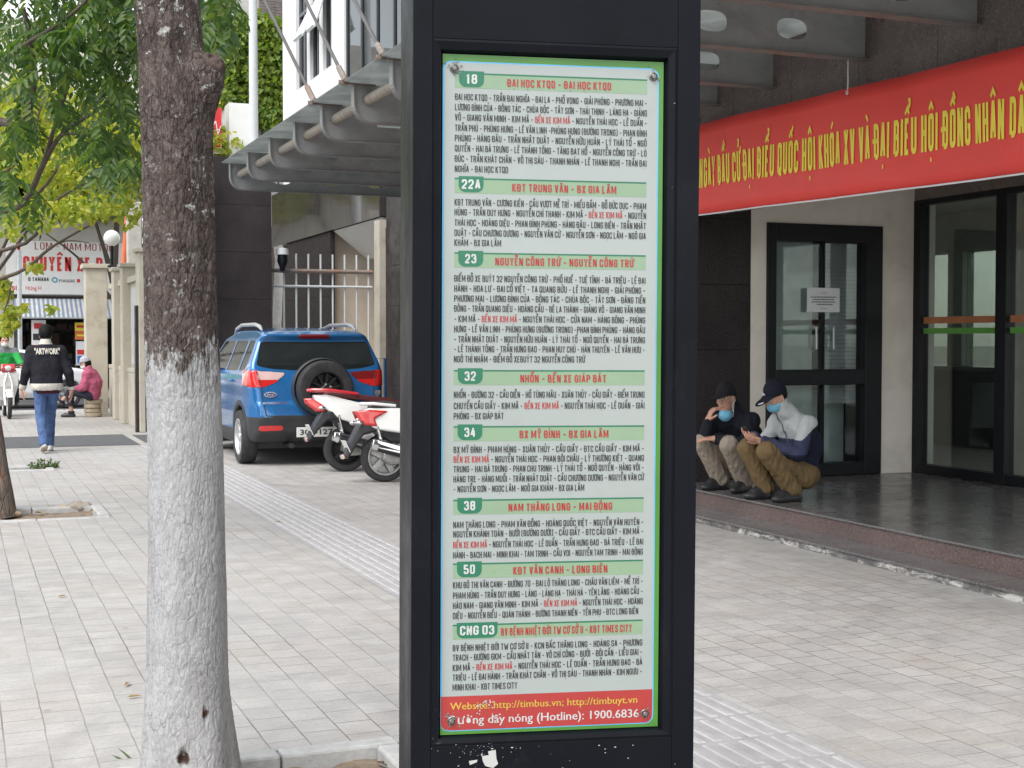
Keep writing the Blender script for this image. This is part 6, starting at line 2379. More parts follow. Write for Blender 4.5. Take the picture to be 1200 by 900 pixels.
# ---- the blue compact SUV seen from behind (local: X right, Y forwards, Z up, rear bumper at Y = 0)
side = [(.10, .30), (.0, .42), (-.035, .60), (.0, .74), (.04, .80), (.07, 1.0), (.11, 1.16), (.27, 1.52), (.22, 1.60), (.36, 1.645), (.9, 1.69), (1.5, 1.70), (2.0, 1.665), (2.4, 1.57),
        (3.0, 1.17), (3.6, 1.04), (3.88, .86), (3.94, .55), (3.86, .28), (2.0, .22)]
front = [(0, .2), (.78, .24), (.865, .40), (.885, .62), (.875, .85), (.885, .98), (.865, 1.12), (.80, 1.28), (.70, 1.54), (.60, 1.66), (0, 1.74), (-.3, 1.2), (-.3, .4)]
top = [(0, -.05), (.55, -.045), (.74, .0), (.84, .16), (.88, .42), (.885, 1.6), (.88, 3.0), (.82, 3.5), (.66, 3.82), (.4, 3.96), (0, 3.99), (-.3, 2.0)]
cf = car_field(side, front, top, 4.0, .9, 1.75, .0125, (.62, 3.14), .335)
p, q = cf.mesh(1)
cc, nn = face_geo(p, q)
x, y, z = cc.T
ax_ = np.abs(x)
cls = np.zeros(len(q), dtype=int)
rear = (y < .55)
# lower cladding and bumper
cls[(z < .60 + .02 * np.cos(x * 2)) & rear & (nn[:, 1] < .2)] = 1
cls[(z < .42)] = 1
for wy in (.62, 3.14):
    cls[(np.hypot(y - wy, z - .335) < .455) & (ax_ > .5)] = 1
# glass
topw = .66 - (z - 1.16) * .10
cls[(nn[:, 1] < -.25) & (ax_ < .765 - (z - 1.16) * .26) & (z > 1.165 + .05 * (ax_ / .7) ** 4) & (z < 1.515) & (y < .6)] = 2
sidew = (np.abs(nn[:, 0]) > .55) & (z > 1.13 + .02 * (2 - y)) & (z < 1.53)
for sx_, b_ in ((-1, 12), (1, 15)):
    sd_s = sidew & (x * sx_ > 0)
    cls[sd_s & (y > .36) & (y < .72 - (z - 1.13) * .1)] = b_
    cls[sd_s & (y > .80) & (y < 1.52)] = b_ + 1
    cls[sd_s & (y > 1.60) & (y < 2.95 - (z - 1.10) * 1.45)] = b_ + 2
cls[(nn[:, 1] > .25) & (z > 1.17) & (z < 1.60) & (y > 2.2) & (ax_ < .72 - (z - 1.17) * .3)] = 4
# lamps
LAMP = [(.95, 1.17), (.95, .985), (.80, .965), (.66, .97), (.52, 1.02), (.40, 1.125), (.42, 1.135), (.60, 1.15)]
lamp = (y < .40) & (ax_ > .38) & (poly_sdf(ax_, z, LAMP) < 0) & (nn[:, 1] < .7)
cls[lamp & (x < 0)] = 5
cls[lamp & (x > 0)] = 6
pale = lamp & (z > 1.055) & (ax_ < .74) & (ax_ > .42) & (y < .2)
cls[pale & (x < 0)] = 7
cls[pale & (x > 0)] = 8
rf = (nn[:, 1] < -.3) & (z > .435) & (z < .50) & (ax_ > .46) & (ax_ < .745) & (y < .3)
cls[rf & (x < 0)] = 9
cls[rf & (x > 0)] = 10
spl = (z > 1.555) & (z < 1.60) & (y < .34) & (ax_ < .20) & (nn[:, 1] < -.3)
cls[spl] = 11
CARLOC = on_z(370, 546, 0)
suv = thing("parked_car", "blue compact SUV parked under the canopy, spare wheel on its tailgate", "car", (4.10, 16.35, 0))
suv.rotation_euler = (0, 0, R(0.0))
split(p, q, cls, {0: ("body", M_CAR, 0, None), 1: ("bumper", M_PLAST, .003, None), 2: ("rear_window", M_CGLASS, -.003, None), **{i: ("side_window", M_CGLASS, -.004, None) for i in range(12, 18)},
                  4: ("windscreen", M_CGLASS, -.003, None), 5: ("tail_light", M_LRED, .006, None), 6: ("tail_light", M_LRED, .006, None),
                  7: ("lamp_lens", M_LPALE, .007, 5), 8: ("lamp_lens", M_LDARK, .007, 6), 9: ("reflector", M_LRED, .006, None), 10: ("reflector", M_LRED, .006, None),
                  11: ("brake_light", M_LDARK, .003, None)}, suv)
for sx in (-1, 1):
    for wy in (.62, 3.14):
        wheel(suv, (sx * .79, wy, .335), (sx, 0, 0), .335, .21, M_RIM, 8, .66, spoke_w=.26)
    mb = MB()
    zr = 1.70
    mb.tube([(sx * .60, .50, 1.655), (sx * .60, .62, zr), (sx * .60, .9, zr + .03), (sx * .595, 1.8, zr + .03), (sx * .59, 2.2, zr - .02), (sx * .59, 2.32, 1.60)], [.012, .026, .026, .024, .022, .012], 8)
    mb.build("roof_rail", M_RIM, suv, smooth=True, world=False)
    mb = MB()
    mb.sphere((sx * 1.0, 2.55, 1.17), .1, 12, 0, (1.0, .6, .75))
    mb.tube([(sx * .86, 2.55, 1.12), (sx * .95, 2.55, 1.15)], .03, 6)
    mb.build("wing_mirror", M_CAR, suv, smooth=True, world=False)
    mb = MB()
    for hy in (1.0, 2.0):
        mb.tube([(sx * .885, hy, 1.02), (sx * .915, hy + .04, 1.025), (sx * .915, hy + .15, 1.025), (sx * .885, hy + .19, 1.02)], .012, 6)
    mb.build("door_handle", M_CAR, suv, smooth=True, world=False)
# spare wheel: black cover rim behind, bare steel wheel
mb = MB()
mb.lathe([(.02, .0), (.355, .0), (.375, .03), (.375, .10), (.36, .11)], (.03, .06, .945), (0, -1, 0), 40)
mb.tube([(.03, .2, .945), (.03, .02, .945)], .12, 16)
mb.build("spare_carrier", M_PLAST, suv, smooth=True, world=False)
sw = wheel(suv, (.03, -.13, .945), (0, -1, 0), .345, .20, M_RIMB, 10, .62, "spare_wheel", .16, .55)
mb = MB()
for k in range(5):
    g = 2 * math.pi * k / 5 + .5
    mb.lathe([(.012, 0), (.012, .03), (0, .03)], (.03 + .055 * math.cos(g), -.195, .945 + .055 * math.sin(g)), (0, -1, 0), 8)
mb.build("wheel_nut", M_RIM, sw, world=False)
# tailgate cut line, handle, number plate, badges
mb = MB()
mb.box(-.30, .34, -.055, -.04, .355, .475, 0)
plate_o = mb.build("number_plate", M_PLATE, suv, world=False, bevel=.004)
mb = MB()
put_text(mb, "30E-127.17", (0, -.0575, 0), EX, EZ, .02, .385, .062, .56, 'C', bold=.02)
flat_build(mb, "plate_text", [M_PTXT], plate_o, False)
mb = MB()


def on_gate(x, z):
    """the tailgate surface's Y at (x, z)."""
    return float(np.min(y[(np.abs(x - cc[:, 0]) < .04) & (np.abs(z - cc[:, 2]) < .03)], initial=.2)) - .004


yb = on_gate(-.60, .86) - .002
ell = [(-.60 + .075 * math.cos(i * math.pi / 12), .875 + .032 * math.sin(i * math.pi / 12)) for i in range(24)]
mb.prism(ell, (0, yb, 0), (1, 0, 0), (0, 0, 1), (0, -.008, 0), 0)
ell2 = [(-.60 + .066 * math.cos(i * math.pi / 12), .875 + .025 * math.sin(i * math.pi / 12)) for i in range(24)]
mb.prism(ell2, (0, yb - .0082, 0), (1, 0, 0), (0, 0, 1), (0, -.002, 0), 1)
put_text(mb, "Ford", (0, yb - .011, 0), EX, EZ, -.60, .862, .028, .085, 'C', bold=.01, m=0, shear=.3)
put_text(mb, "ECOSPORT", (0, on_gate(-.55, .77) - .004, 0), EX, EZ, -.70, .762, .022, .30, 'L', bold=.03, m=0)
sh = [(.71, .905), (.745, .915), (.78, .905), (.778, .86), (.745, .83), (.712, .86)]
mb.prism(sh, (0, on_gate(.74, .87) - .004, 0), (1, 0, 0), (0, 0, 1), (0, -.003, 0), 0)
mb.build("badge", [M_CHROME, mat("badge_blue", (.02, .05, .18), .3)], suv, world=False)
mb = MB()
seam = [(-.745 + .0, 1.15), (-.70, .95), (-.695, .80), (-.66, .62), (-.3, .615), (.3, .615), (.66, .62), (.695, .80), (.70, .95), (.745, 1.15)]
for (a, b) in zip(seam, seam[1:]):
    n_ = 8
    for i in range(n_):
        x0, z0 = a[0] + (b[0] - a[0]) * i / n_, a[1] + (b[1] - a[1]) * i / n_
        x1, z1 = a[0] + (b[0] - a[0]) * (i + 1) / n_, a[1] + (b[1] - a[1]) * (i + 1) / n_
        mb.tube([(x0, on_gate(x0, z0) + .006, z0), (x1, on_gate(x1, z1) + .006, z1)], .006, 4, cap=False)
mb.build("tailgate_seam", M_PLAST, suv, world=False)
mb = MB()                                             # underbody and exhaust
mb.box(-.74, .74, .35, 3.6, .2, .30)
mb.tube([(-.35, -.02, .25), (-.35, .6, .25)], .03, 10)
mb.build("underbody", M_PLAST, suv, world=False)

# ---- the white saloon on the side street
side = [(.12, .25), (0, .40), (-.02, .70), (.04, .88), (.35, .98), (.85, 1.06), (1.45, 1.40), (2.1, 1.47), (2.7, 1.41), (3.35, 1.04), (4.1, .92), (4.45, .72), (4.48, .42), (4.35, .22), (2.0, .2)]
front = [(0, .15), (.76, .2), (.85, .4), (.875, .7), (.86, .92), (.80, 1.02), (.62, 1.36), (.5, 1.46), (0, 1.52), (-.3, 1), (-.3, .4)]
top = [(0, -.03), (.6, .0), (.78, .12), (.86, .5), (.87, 2.2), (.86, 3.6), (.74, 4.2), (.5, 4.45), (0, 4.5), (-.3, 2)]
wf = car_field(side, front, top, 4.5, .88, 1.5, .03, (.85, 3.6), .315)
p, q = wf.mesh(1)
cc, nn = face_geo(p, q)
x, y, z = cc.T
cls = np.zeros(len(q), dtype=int)
cls[(np.abs(nn[:, 0]) > .5) & (z > .98) & (z < 1.36) & (y > 1.05 + (z - .98) * 1.0) & (y < 3.2 - (z - .98) * 1.55) & (np.abs(y - 2.05) > .05)] = 12
cls[(cls == 12) & (y > 2.05)] = 13
cls[(cls > 11) & (x < 0)] += 2
cls[(nn[:, 1] > .2) & (z > 1.06) & (z < 1.40) & (y > 2.4) & (np.abs(x) < .68 - (z - 1) * .3)] = 3
cls[(nn[:, 1] < -.2) & (z > 1.06) & (z < 1.38) & (y < 1.8) & (np.abs(x) < .68 - (z - 1) * .3)] = 2
cls[(z < .27)] = 1
cls[(y < .35) & (z > .68) & (z < .86) & (np.abs(x) > .5)] = 4
cls[(y > 4.15) & (z > .62) & (z < .78) & (np.abs(x) > .42)] = 5
pw = on_z(117, 477, -.135)
sal = thing("saloon_car", "white saloon car passing on the side street behind the walking man", "car", (3.35 - 4.48, 35.6, -.135), R(-90))
M_LCLR = mat("headlamp", (.6, .62, .64), .1, coat=1.0)
split(p, q, cls, {0: ("body", M_CARW, 0, None), 1: ("sill", M_PLAST, 0, None), **{i: ("side_window", M_CGLASS, -.004, None) for i in range(12, 16)}, 2: ("rear_window", M_CGLASS, -.003, None), 3: ("windscreen", M_CGLASS, -.004, None),
                  4: ("tail_light", M_LRED, .006, None), 5: ("headlight", M_LCLR, .006, None)}, sal)
for sx in (-1, 1):
    for wy in (.85, 3.6):
        wheel(sal, (sx * .76, wy, .315), (sx, 0, 0), .315, .2, M_RIM, 6)
mb = MB()
for hy in (1.55, 2.6):
    for sx in (-1, 1):
        mb.tube([(sx * .875, hy - .08, .87), (sx * .895, hy, .875), (sx * .875, hy + .08, .87)], .012, 5)
mb.build("door_handle", M_CHROME, sal, world=False)


# ---- scooters (local: X forwards, Y left, Z up, rear axle at X = 0)
def panel(parent, name, m, poly, half, h=.009, k=.025, taper=None, grow=None, blur=0):
    P = np.array(poly)
    f = Field((P[:, 0].min() - .03, -half - .03, P[:, 1].min() - .03), (P[:, 0].max() + .03, half + .03, P[:, 1].max() + .03), h)
    X, Y, Z = f.ax
    d2 = poly_sdf(*np.broadcast_arrays(X[:, None], Z[None, :]), poly)
    hw_ = np.full_like(X, half) if taper is None else np.interp(X, [t[0] for t in taper], [t[1] for t in taper]).astype(np.float32)
    dy = np.abs(Y)[None, :] - hw_[:, None]
    f.a = smax(d2[:, None, :], dy[:, :, None], k).astype(np.float32)
    return field_obj(f, name, m, parent, blur=blur)


M_SCW = mat("scooter_white", (0.74, 0.74, 0.72), 0.25, var=0.03, coat=0.8)
M_SCR = mat("scooter_red", (0.50, 0.02, 0.03), 0.22, var=0.05, coat=0.8)
M_SCK = mat("scooter_black", (0.022, 0.023, 0.026), 0.42, var=0.1)
M_SEAT = mat("seat_vinyl", (0.03, 0.028, 0.03), 0.55, var=0.2, bmp=.2)
M_SEATR = mat("maroon_vinyl", (0.10, 0.018, 0.022), 0.5, var=0.2, bmp=.2)
M_ALU = mat("cast_alloy", (0.40, 0.40, 0.39), 0.4, metal=0.6, var=0.2, vscale=14, dirt=(.2, .18, .16), dscale=10)


def scooter(name, label, loc, rz, lean, sporty, group):
    t = thing(name, label, "scooter", loc, rz, group)
    t.rotation_euler = (lean, 0, rz)
    rw = .262
    wheel(t, (0, 0, rw), (0, -1, 0), rw, .105, M_RIMB if sporty else M_ALU, 3 if sporty else 5, .72, spoke_w=.34)
    wheel(t, (1.27, 0, rw), (0, -1, 0), rw, .09, M_RIMB if sporty else M_ALU, 3 if sporty else 5, .72, spoke_w=.34)
    up = .10 if sporty else 0.0
    taper = [(-.42, .05), (-.2, .11), (.15, .16), (.5, .15)]
    body = panel(t, "rear_body", M_SCW, [(-.36, .70 + up * 1.2), (-.10, .565 + up * .5), (.22, .50), (.55, .46), (.60, .60), (.50, .72), (.1, .77 + up * .4), (-.22, .80 + up), (-.38, .80 + up)] if sporty else
                 [(-.30, .72), (-.26, .60), (.0, .545), (.35, .49), (.62, .44), (.64, .62), (.5, .74), (.1, .80), (-.18, .80), (-.28, .775)], .16, taper=taper)
    if sporty:
        panel(t, "under_panel", M_SCW, [(-.24, .67), (-.05, .60), (.32, .50), (.30, .57), (.02, .70), (-.2, .75)], .135, taper=[(-.3, .07), (.3, .165)])
        tl = panel(t, "tail_light", M_LRED, [(-.485, .86), (-.47, .80), (-.34, .70), (-.24, .70), (-.27, .78), (-.40, .865)], .085, taper=[(-.48, .03), (-.36, .075), (-.22, .115)])
        gr = MB()
        gr.tube([(.12, .16, .90), (-.20, .15, .945), (-.40, .075, .955), (-.43, 0, .955), (-.40, -.075, .955), (-.20, -.15, .945), (.12, -.16, .90)], [.018, .022, .022, .022, .022, .022, .018], 8)
        gr.build("grab_rail", M_SCR, t, smooth=True, world=False)
        panel(t, "seat", M_SEATR, [(-.25, .885), (.05, .845), (.35, .80), (.66, .74), (.70, .80), (.45, .86), (.22, .885), (.0, .925), (-.22, .935)], .145, taper=[(-.3, .08), (.1, .14), (.7, .08)])
    else:
        panel(t, "tail_light", M_LRED, [(-.335, .77), (-.30, .69), (-.24, .615), (-.10, .60), (-.13, .68), (.02, .765), (-.20, .785)], .125, taper=[(-.34, .09), (-.2, .13), (.05, .176)])
        gr = MB()
        gr.tube([(.10, .14, .82), (-.14, .13, .845), (-.24, .07, .85), (-.26, 0, .85), (-.24, -.07, .85), (-.14, -.13, .845), (.10, -.14, .82)], .017, 8)
        gr.build("grab_rail", M_SCW, t, smooth=True, world=False)
        panel(t, "seat", M_SEAT, [(-.16, .80), (.2, .78), (.64, .72), (.70, .78), (.5, .835), (.25, .84), (.0, .88), (-.14, .875)], .145, taper=[(-.3, .09), (.1, .145), (.7, .08)])
    panel(t, "inner_frame", M_SCK, [(-.22, .66 + up * .6), (-.10, .52), (.05, .42), (.5, .40), (.56, .56), (.2, .62), (-.1, .66 + up)], .095)
    # rear fender, plate and its lamp
    fx0 = -.22
    fe = panel(t, "rear_fender", M_SCK, [(-.16, .66), (-.30, .62), (-.42, .40), (-.45, .27), (-.41, .26), (-.33, .40), (-.24, .52), (-.02, .56)] if not sporty else
               [(-.12, .72), (-.30, .70), (-.42, .50), (-.47, .37), (-.43, .36), (-.34, .48), (-.22, .60), (-.02, .60)], .10, taper=[(-.46, .07), (-.2, .115)])
    dz = .10 if sporty else 0
    mb = MB()
    M = Matrix.Rotation(R(-24), 3, 'Y')
    mb.obox((-.425, 0, .395 + dz), (.008, .19, .14), M)
    mb.build("number_plate", M_PLATE, t, bevel=.003, world=False)
    mb = MB()
    mb.obox((-.465, 0, .285 + dz), (.03, .10, .05), M)
    mb.build("plate_reflector", M_LPALE, fe, bevel=.008, world=False)
    for sy in (-1, 1):
        mb = MB()
        mb.sphere((-.30, sy * .15, .645 + dz), .035, 12, 0, (1.3, .8, .7))
        mb.tube([(-.26, sy * .09, .645 + dz), (-.3, sy * .14, .645 + dz)], .012, 6)
        mb.build("indicator", M_CHROME, t, smooth=True, world=False)
    # engine, swing arm, muffler on the right side, damper
    panel(t, "engine", M_ALU, [(-.06, .24), (.04, .18), (.36, .2), (.52, .26), (.55, .42), (.42, .48), (.1, .40), (-.05, .33)], .13, k=.04)
    mb = MB()
    mb.tube([(.42, -.14, .24), (.30, -.19, .26), (.22, -.20, .28)], .022, 8)
    mb.build("exhaust_pipe", M_ALU, t, smooth=True, world=False)
    mf = MB()
    mf.tube([(.30, -.21, .29), (.22, -.21, .30), (-.14, -.215, .40), (-.19, -.215, .415)], [.035, .062, .062, .05], 16)
    mo = mf.build("muffler", M_SCK, t, smooth=True, world=False)
    mf = MB()
    mf.obox((.0, -.262, .375), (.30, .022, .085), Matrix.Rotation(R(15), 3, 'Y'))
    mf.tube([(-.125, -.215, .3955), (-.195, -.215, .417)], [.066, .054], 16)
    mf.build("heat_shield", M_CHROME, mo, bevel=.008, world=False)
    mb = MB()
    mb.tube([(-.02, .12, .29), (-.10, .12, .60 + dz * .6)], .014, 8)
    for i in range(15):
        s = i / 14
        mb.tube([(-.035 - .055 * s, .12, .34 + .22 * s), (-.0365 - .055 * s, .12, .346 + .22 * s)], .03, 10)
    mb.tube([(-.02, -.12, .29), (-.10, -.12, .60 + dz * .6)], .014, 8)
    for i in range(15):
        s = i / 14
        mb.tube([(-.035 - .055 * s, -.12, .34 + .22 * s), (-.0365 - .055 * s, -.12, .346 + .22 * s)], .03, 10)
    mb.build("damper", M_CHROME, t, smooth=True, world=False)
    # footboard, leg shield, fork, handlebar, headlight, mirrors
    panel(t, "footboard", M_SCK, [(.5, .30), (.95, .27), (1.0, .33), (.9, .36), (.5, .40)], .17)
    panel(t, "leg_shield", M_SCW, [(.92, .28), (1.08, .36), (1.16, .60), (1.12, .85), (1.02, .96), (.98, .94), (1.06, .75), (1.02, .50), (.90, .36)], .21, taper=[(.9, .14), (1.0, .21), (1.16, .12)])
    panel(t, "front_fender", M_SCW, [(1.02, .42), (1.10, .53), (1.27, .56), (1.44, .53), (1.53, .42), (1.50, .41), (1.42, .49), (1.27, .525), (1.12, .49), (1.05, .41)], .07)
    mb = MB()
    for sy in (-.075, .075):
        mb.tube([(1.27, sy, rw), (1.12, sy, .66), (1.06, 0, .84)], .02, 8)
    mb.build("fork", M_SCK, t, smooth=True, world=False)
    panel(t, "headlight_cowl", M_SCW, [(.96, .95), (1.08, .94), (1.14, 1.0), (1.08, 1.07), (.98, 1.08), (.93, 1.02)], .14, k=.05)
    hl = MB()
    hl.sphere((1.105, 0, 1.005), .07, 16, 0, (.6, 1.2, .7))
    hl.build("headlight", M_LCLR, t, smooth=True, world=False)
    hb = MB()
    hb.tube([(.90, .36, 1.0), (.97, .22, 1.02), (1.0, 0, 1.0), (.97, -.22, 1.02), (.90, -.36, 1.0)], .015, 8)
    for sy in (-1, 1):
        hb.tube([(.955, sy * .25, 1.018), (.895, sy * .37, 1.0)], .02, 8)
        hb.tube([(.97, sy * .26, 1.03), (.99, sy * .30, 1.2)], .007, 6)
        hb.sphere((.99, sy * .31, 1.22), .06, 12, 0, (.3, 1.2, .8))
    hb.build("handlebar", M_SCK, t, smooth=True, world=False)
    sd_ = MB()
    sd_.tube([(.42, .10, .24), (.36, .22, .02), (.30, .25, .012)], .012, 6)
    sd_.build("side_stand", M_SCK, t, world=False)
    return t


a = on_z(405, 553, 0)
scooter("scooter", "white scooter with red grab rail and maroon seat parked beside the blue car", (a.x + .02, a.y + .05, 0), R(-2), R(-4), True, "scooters by the car")
b = on_z(450, 565, 0)
scooter("scooter", "all white scooter with chrome muffler half hidden behind the bus stop totem", (b.x + .02, b.y + .03, 0), R(-2), R(-4), False, "scooters by the car")
# ------------------------------------------------------------------ people
M_SKIN = mat("skin", (0.46, 0.25, 0.17), 0.5, var=0.08, vscale=30)
M_LIP = mat("lips", (0.33, 0.14, 0.115), 0.45, var=0.05)
M_EYEW = mat("eye_white", (0.60, 0.57, 0.54), 0.25, var=0.02)
M_EYEK = mat("eye_dark", (0.012, 0.009, 0.008), 0.2)
M_HAIR = mat("black_hair", (0.008, 0.007, 0.007), 0.55, var=0.3, vscale=60, bmp=.6, bscale=160, spec=.15)
M_MASKB = mat("blue_mask", (0.16, 0.44, 0.62), 0.75, var=0.08, vscale=20)
M_MASKW = mat("white_mask", (0.68, 0.68, 0.68), 0.75, var=0.05)


def cloth(name, col, var=0.12, rough=0.85, bmp=0.25):
    return mat(name, col, rough, var=var, vscale=9, bmp=bmp, bscale=220, spec=0.25)


V3 = lambda p: np.array(p, dtype=np.float64)


def frame(yaw, pitch, roll=0.0):
    """columns: forward, left, up; pitch > 0 looks down."""
    return np.array((Matrix.Rotation(yaw, 3, 'Z') @ Matrix.Rotation(pitch, 3, 'Y') @ Matrix.Rotation(roll, 3, 'X')))


def head_into(f, c, M, s=0.92, k=.02):
    """a head with brow, sockets, nose, lips, chin and ears, joined into the body's field."""
    P = lambda a, b, d: V3(c) + M @ V3((a * s, b * s, d * s))
    f.ell(P(-.012, 0, .035), (.098 * s, .078 * s, .104 * s), M, k)
    f.ell(P(.022, 0, -.045), (.072 * s, .062 * s, .088 * s), M, .03)
    f.ell(P(.052, 0, -.108), (.030 * s, .030 * s, .022 * s), M, .025)
    f.cone(P(.066, -.035, .034), P(.066, .035, .034), .017 * s, None, .018)
    for sy in (-1, 1):
        f.ell(P(.062, sy * .042, -.022), (.024 * s, .022 * s, .02 * s), M, .02)
        f.cut_ell(P(.092, sy * .031, .008), (.014 * s, .017 * s, .0105 * s), M)
        f.ell(P(.071, sy * .031, .006), (.015 * s, .015 * s, .0125 * s), M, 0)
        f.ell(P(-.008, sy * .080, -.008), (.021 * s, .010 * s, .033 * s), M, .008)
    f.cone(P(.086, 0, .012), P(.106, 0, -.030), .0085 * s, .0135 * s, .012)
    for sy in (-1, 1):
        f.ell(P(.094, sy * .012, -.034), (.011 * s, .009 * s, .008 * s), M, .008)
    f.cone(P(.083, -.018, -.070), P(.083, .018, -.070), .0065 * s, None, .006)
    f.cone(P(.081, -.016, -.081), P(.081, .016, -.081), .0075 * s, None, .006)
    return P


def hand_into(f, w, D, N, s=1.0, curl=(.5, .55, .6, .65), side=1, thumb=.6, spread=.10):
    """hand from wrist w: D towards the fingers, N out of the palm, side +1 when the thumb lies along N x D."""
    D = V3(D) / np.linalg.norm(D)
    N = V3(N) - D * (V3(N) @ D)
    N /= np.linalg.norm(N)
    T = np.cross(N, D) * side                         # towards the thumb
    w = V3(w)
    Mh = np.array([D, T, N]).T
    f.cone(w - D * .03, w + D * .02, .026 * s, .027 * s, .015)
    f.ell(w + D * .052 * s, (.052 * s, .040 * s, .0165 * s), Mh, .015)
    f.ell(w + D * .03 * s + T * .024 * s + N * .006, (.03 * s, .018 * s, .016 * s), Mh, .012)
    for i, (o, L) in enumerate(((.029, .94), (.0095, 1.05), (-.010, .98), (-.029, .78))):
        p = w + D * (.088 - abs(o - .005) * .25) * s + T * o * s
        d = D + T * (o * spread * 20 * .15)
        d /= np.linalg.norm(d)
        g = curl[i]
        r0 = .0088 * s
        for (l, fct) in ((.042, .55), (.027, 1.0), (.021, .8)):
            ang = g * fct
            ax = np.cross(d, N)
            ax /= np.linalg.norm(ax) + 1e-9
            d = d * math.cos(ang) + np.cross(-ax, d) * -math.sin(ang) if False else (d * math.cos(ang) + N * math.sin(ang))
            d /= np.linalg.norm(d)
            N2 = N - d * (N @ d)
            q = p + d * l * L * s
            f.cone(p, q, r0, r0 * .93, .004)
            p, r0 = q, r0 * .93
    p = w + D * .024 * s + T * .034 * s
    d = D * .62 + T * .62 + N * .25 * thumb
    for l in (.036, .030, .024):
        d = d / np.linalg.norm(d)
        q = p + d * l * s
        f.cone(p, q, .0108 * s, .0095 * s, .006)
        p = q
        d = d + D * .25 + N * .35 * thumb


def figure(name, label, loc, rz, J, h=.0055, group=None, shirt_col=None, arm_skin=False, leg_skin=False, headM=None, hs_=.92, hands=True, hand_s=1.0):
    """root plus the continuous body (skin); clothes are added by the caller."""
    root = thing(name, label, "person", loc, rz, group)
    pts = np.array([J[k] for k in J if k[:2] not in ("hd",)])
    lo, hi = pts.min(0) - .26, pts.max(0) + .26
    f = Field(lo, hi, h)
    mid = (V3(J["pel"]) + V3(J["neck"])) / 2 if "mid" not in J else V3(J["mid"])
    f.cone(J["pel"], mid, .105, .10, .05).cone(mid, V3(J["neck"]) * .8 + mid * .2, .10, .065, .05)
    f.cone(J["shL"], J["shR"], .042, .042, .04)
    for s in "LR":
        f.cone(J["sh" + s], J["el" + s], .045, .036, .03).cone(J["el" + s], J["wr" + s], .036, .026, .015)
        f.cone(J["hip" + s], J["kn" + s], .080, .055, .03).cone(J["kn" + s], J["an" + s], .050, .036, .02)
        toe = V3(J["to" + s])
        f.cone(J["an" + s], V3(J["an" + s]) * .35 + toe * .65 + V3((0, 0, .01)), .036, .028, .02).cone(V3(J["an" + s]) * .35 + toe * .65, toe, .028, .02, .01)
    M = headM
    P = head_into(f, J["head"], M, hs_)
    f.cone(V3(J["neck"]) + V3((0, 0, -.03)), P(-.025, 0, -.06), .056, .052, .03)
    if hands:
        for s in "LR":
            hd = J["hd" + s]
            hand_into(f, J["wr" + s], hd[0], hd[1], hand_s, hd[2], hd[3], *(hd[4:]))
    c0, hs2 = V3(J["head"]), hs_

    def classify(c, n):
        L = (c - c0) @ M / hs2
        mi = np.zeros(len(c), dtype=int)
        for sy in (-1, 1):
            e = ((L[:, 1] - sy * .031) / .0155) ** 2 + ((L[:, 2] - .006) / .0085) ** 2
            ok = L[:, 0] > .055
            mi[(e < 1) & ok] = 2
            mi[(((L[:, 1] - sy * .031) / .007) ** 2 + ((L[:, 2] - .006) / .0085) ** 2 < 1) & ok] = 3
            mi[(((L[:, 1] - sy * .034) / .022) ** 2 + ((L[:, 2] - .030 + (L[:, 1] * sy - .034) ** 2 * 6) / .0055) ** 2 < 1) & ok] = 3
        mi[(L[:, 0] > .07) & (np.abs(L[:, 1]) < .020) & (np.abs(L[:, 2] + .0755) < .008)] = 1
        return mi

    body = field_obj(f, "body", [M_SKIN, M_LIP, M_EYEW, M_EYEK], root, classify)
    return root, P, M


def jacket(root, J, m, h=.007, r=(.150, .165, .085), arm=(.070, .062, .048), hem=None, cuff=.02, amp=.010, seed=0.0, classify=None, coll=True, name="jacket", sc=(11, 11, 8), collar_r=.062, neck_dir=None):
    pts = np.array([J[k] for k in ("pel", "neck", "shL", "shR", "elL", "elR", "wrL", "wrR")])
    f = Field(pts.min(0) - .24, pts.max(0) + .24, h)
    mid = (V3(J["pel"]) + V3(J["neck"])) / 2 if "mid" not in J else V3(J["mid"])
    pel, neck = V3(J["pel"]), V3(J["neck"])
    sh = (V3(J["shL"]) + V3(J["shR"])) / 2
    ax = V3(J["shL"]) - V3(J["shR"])
    ax /= np.linalg.norm(ax)
    w = .055
    for sgn in (-1, 1):
        f.cone(pel + ax * w * sgn, mid + ax * w * sgn, r[0] - .03, r[1] - .035, .06)
        f.cone(mid + ax * w * sgn, sh * .7 + mid * .3 + ax * (w + .025) * sgn, r[1] - .035, r[1] - .045, .06)
    f.cone(J["shL"], J["shR"], r[2], None, .05)
    f.cone(sh, neck, .10, .075, .05)
    for s in "LR":
        e, wr = V3(J["el" + s]), V3(J["wr" + s])
        f.cone(J["sh" + s], e, arm[0] + .006, arm[1], .04).cone(e, e * cuff * 0 + wr * (1 - cuff) + e * cuff, arm[1], arm[2], .02)
    if coll:
        f.cone(neck - V3((0, 0, .02)), neck + (V3((.0, 0, .035)) if neck_dir is None else V3(neck_dir)), collar_r + .014, collar_r + .008, .02)
    if hem is not None:
        f.cut_plane(hem[0], hem[1])
    for s in "LR":
        wr, e = V3(J["wr" + s]), V3(J["el" + s])
        d = (wr - e) / np.linalg.norm(wr - e)
        c = wr + d * .055
        f.cut_ell(c, (.062, .062, .062))
    return field_obj(f, name, m, root, classify, (amp, sc, seed))


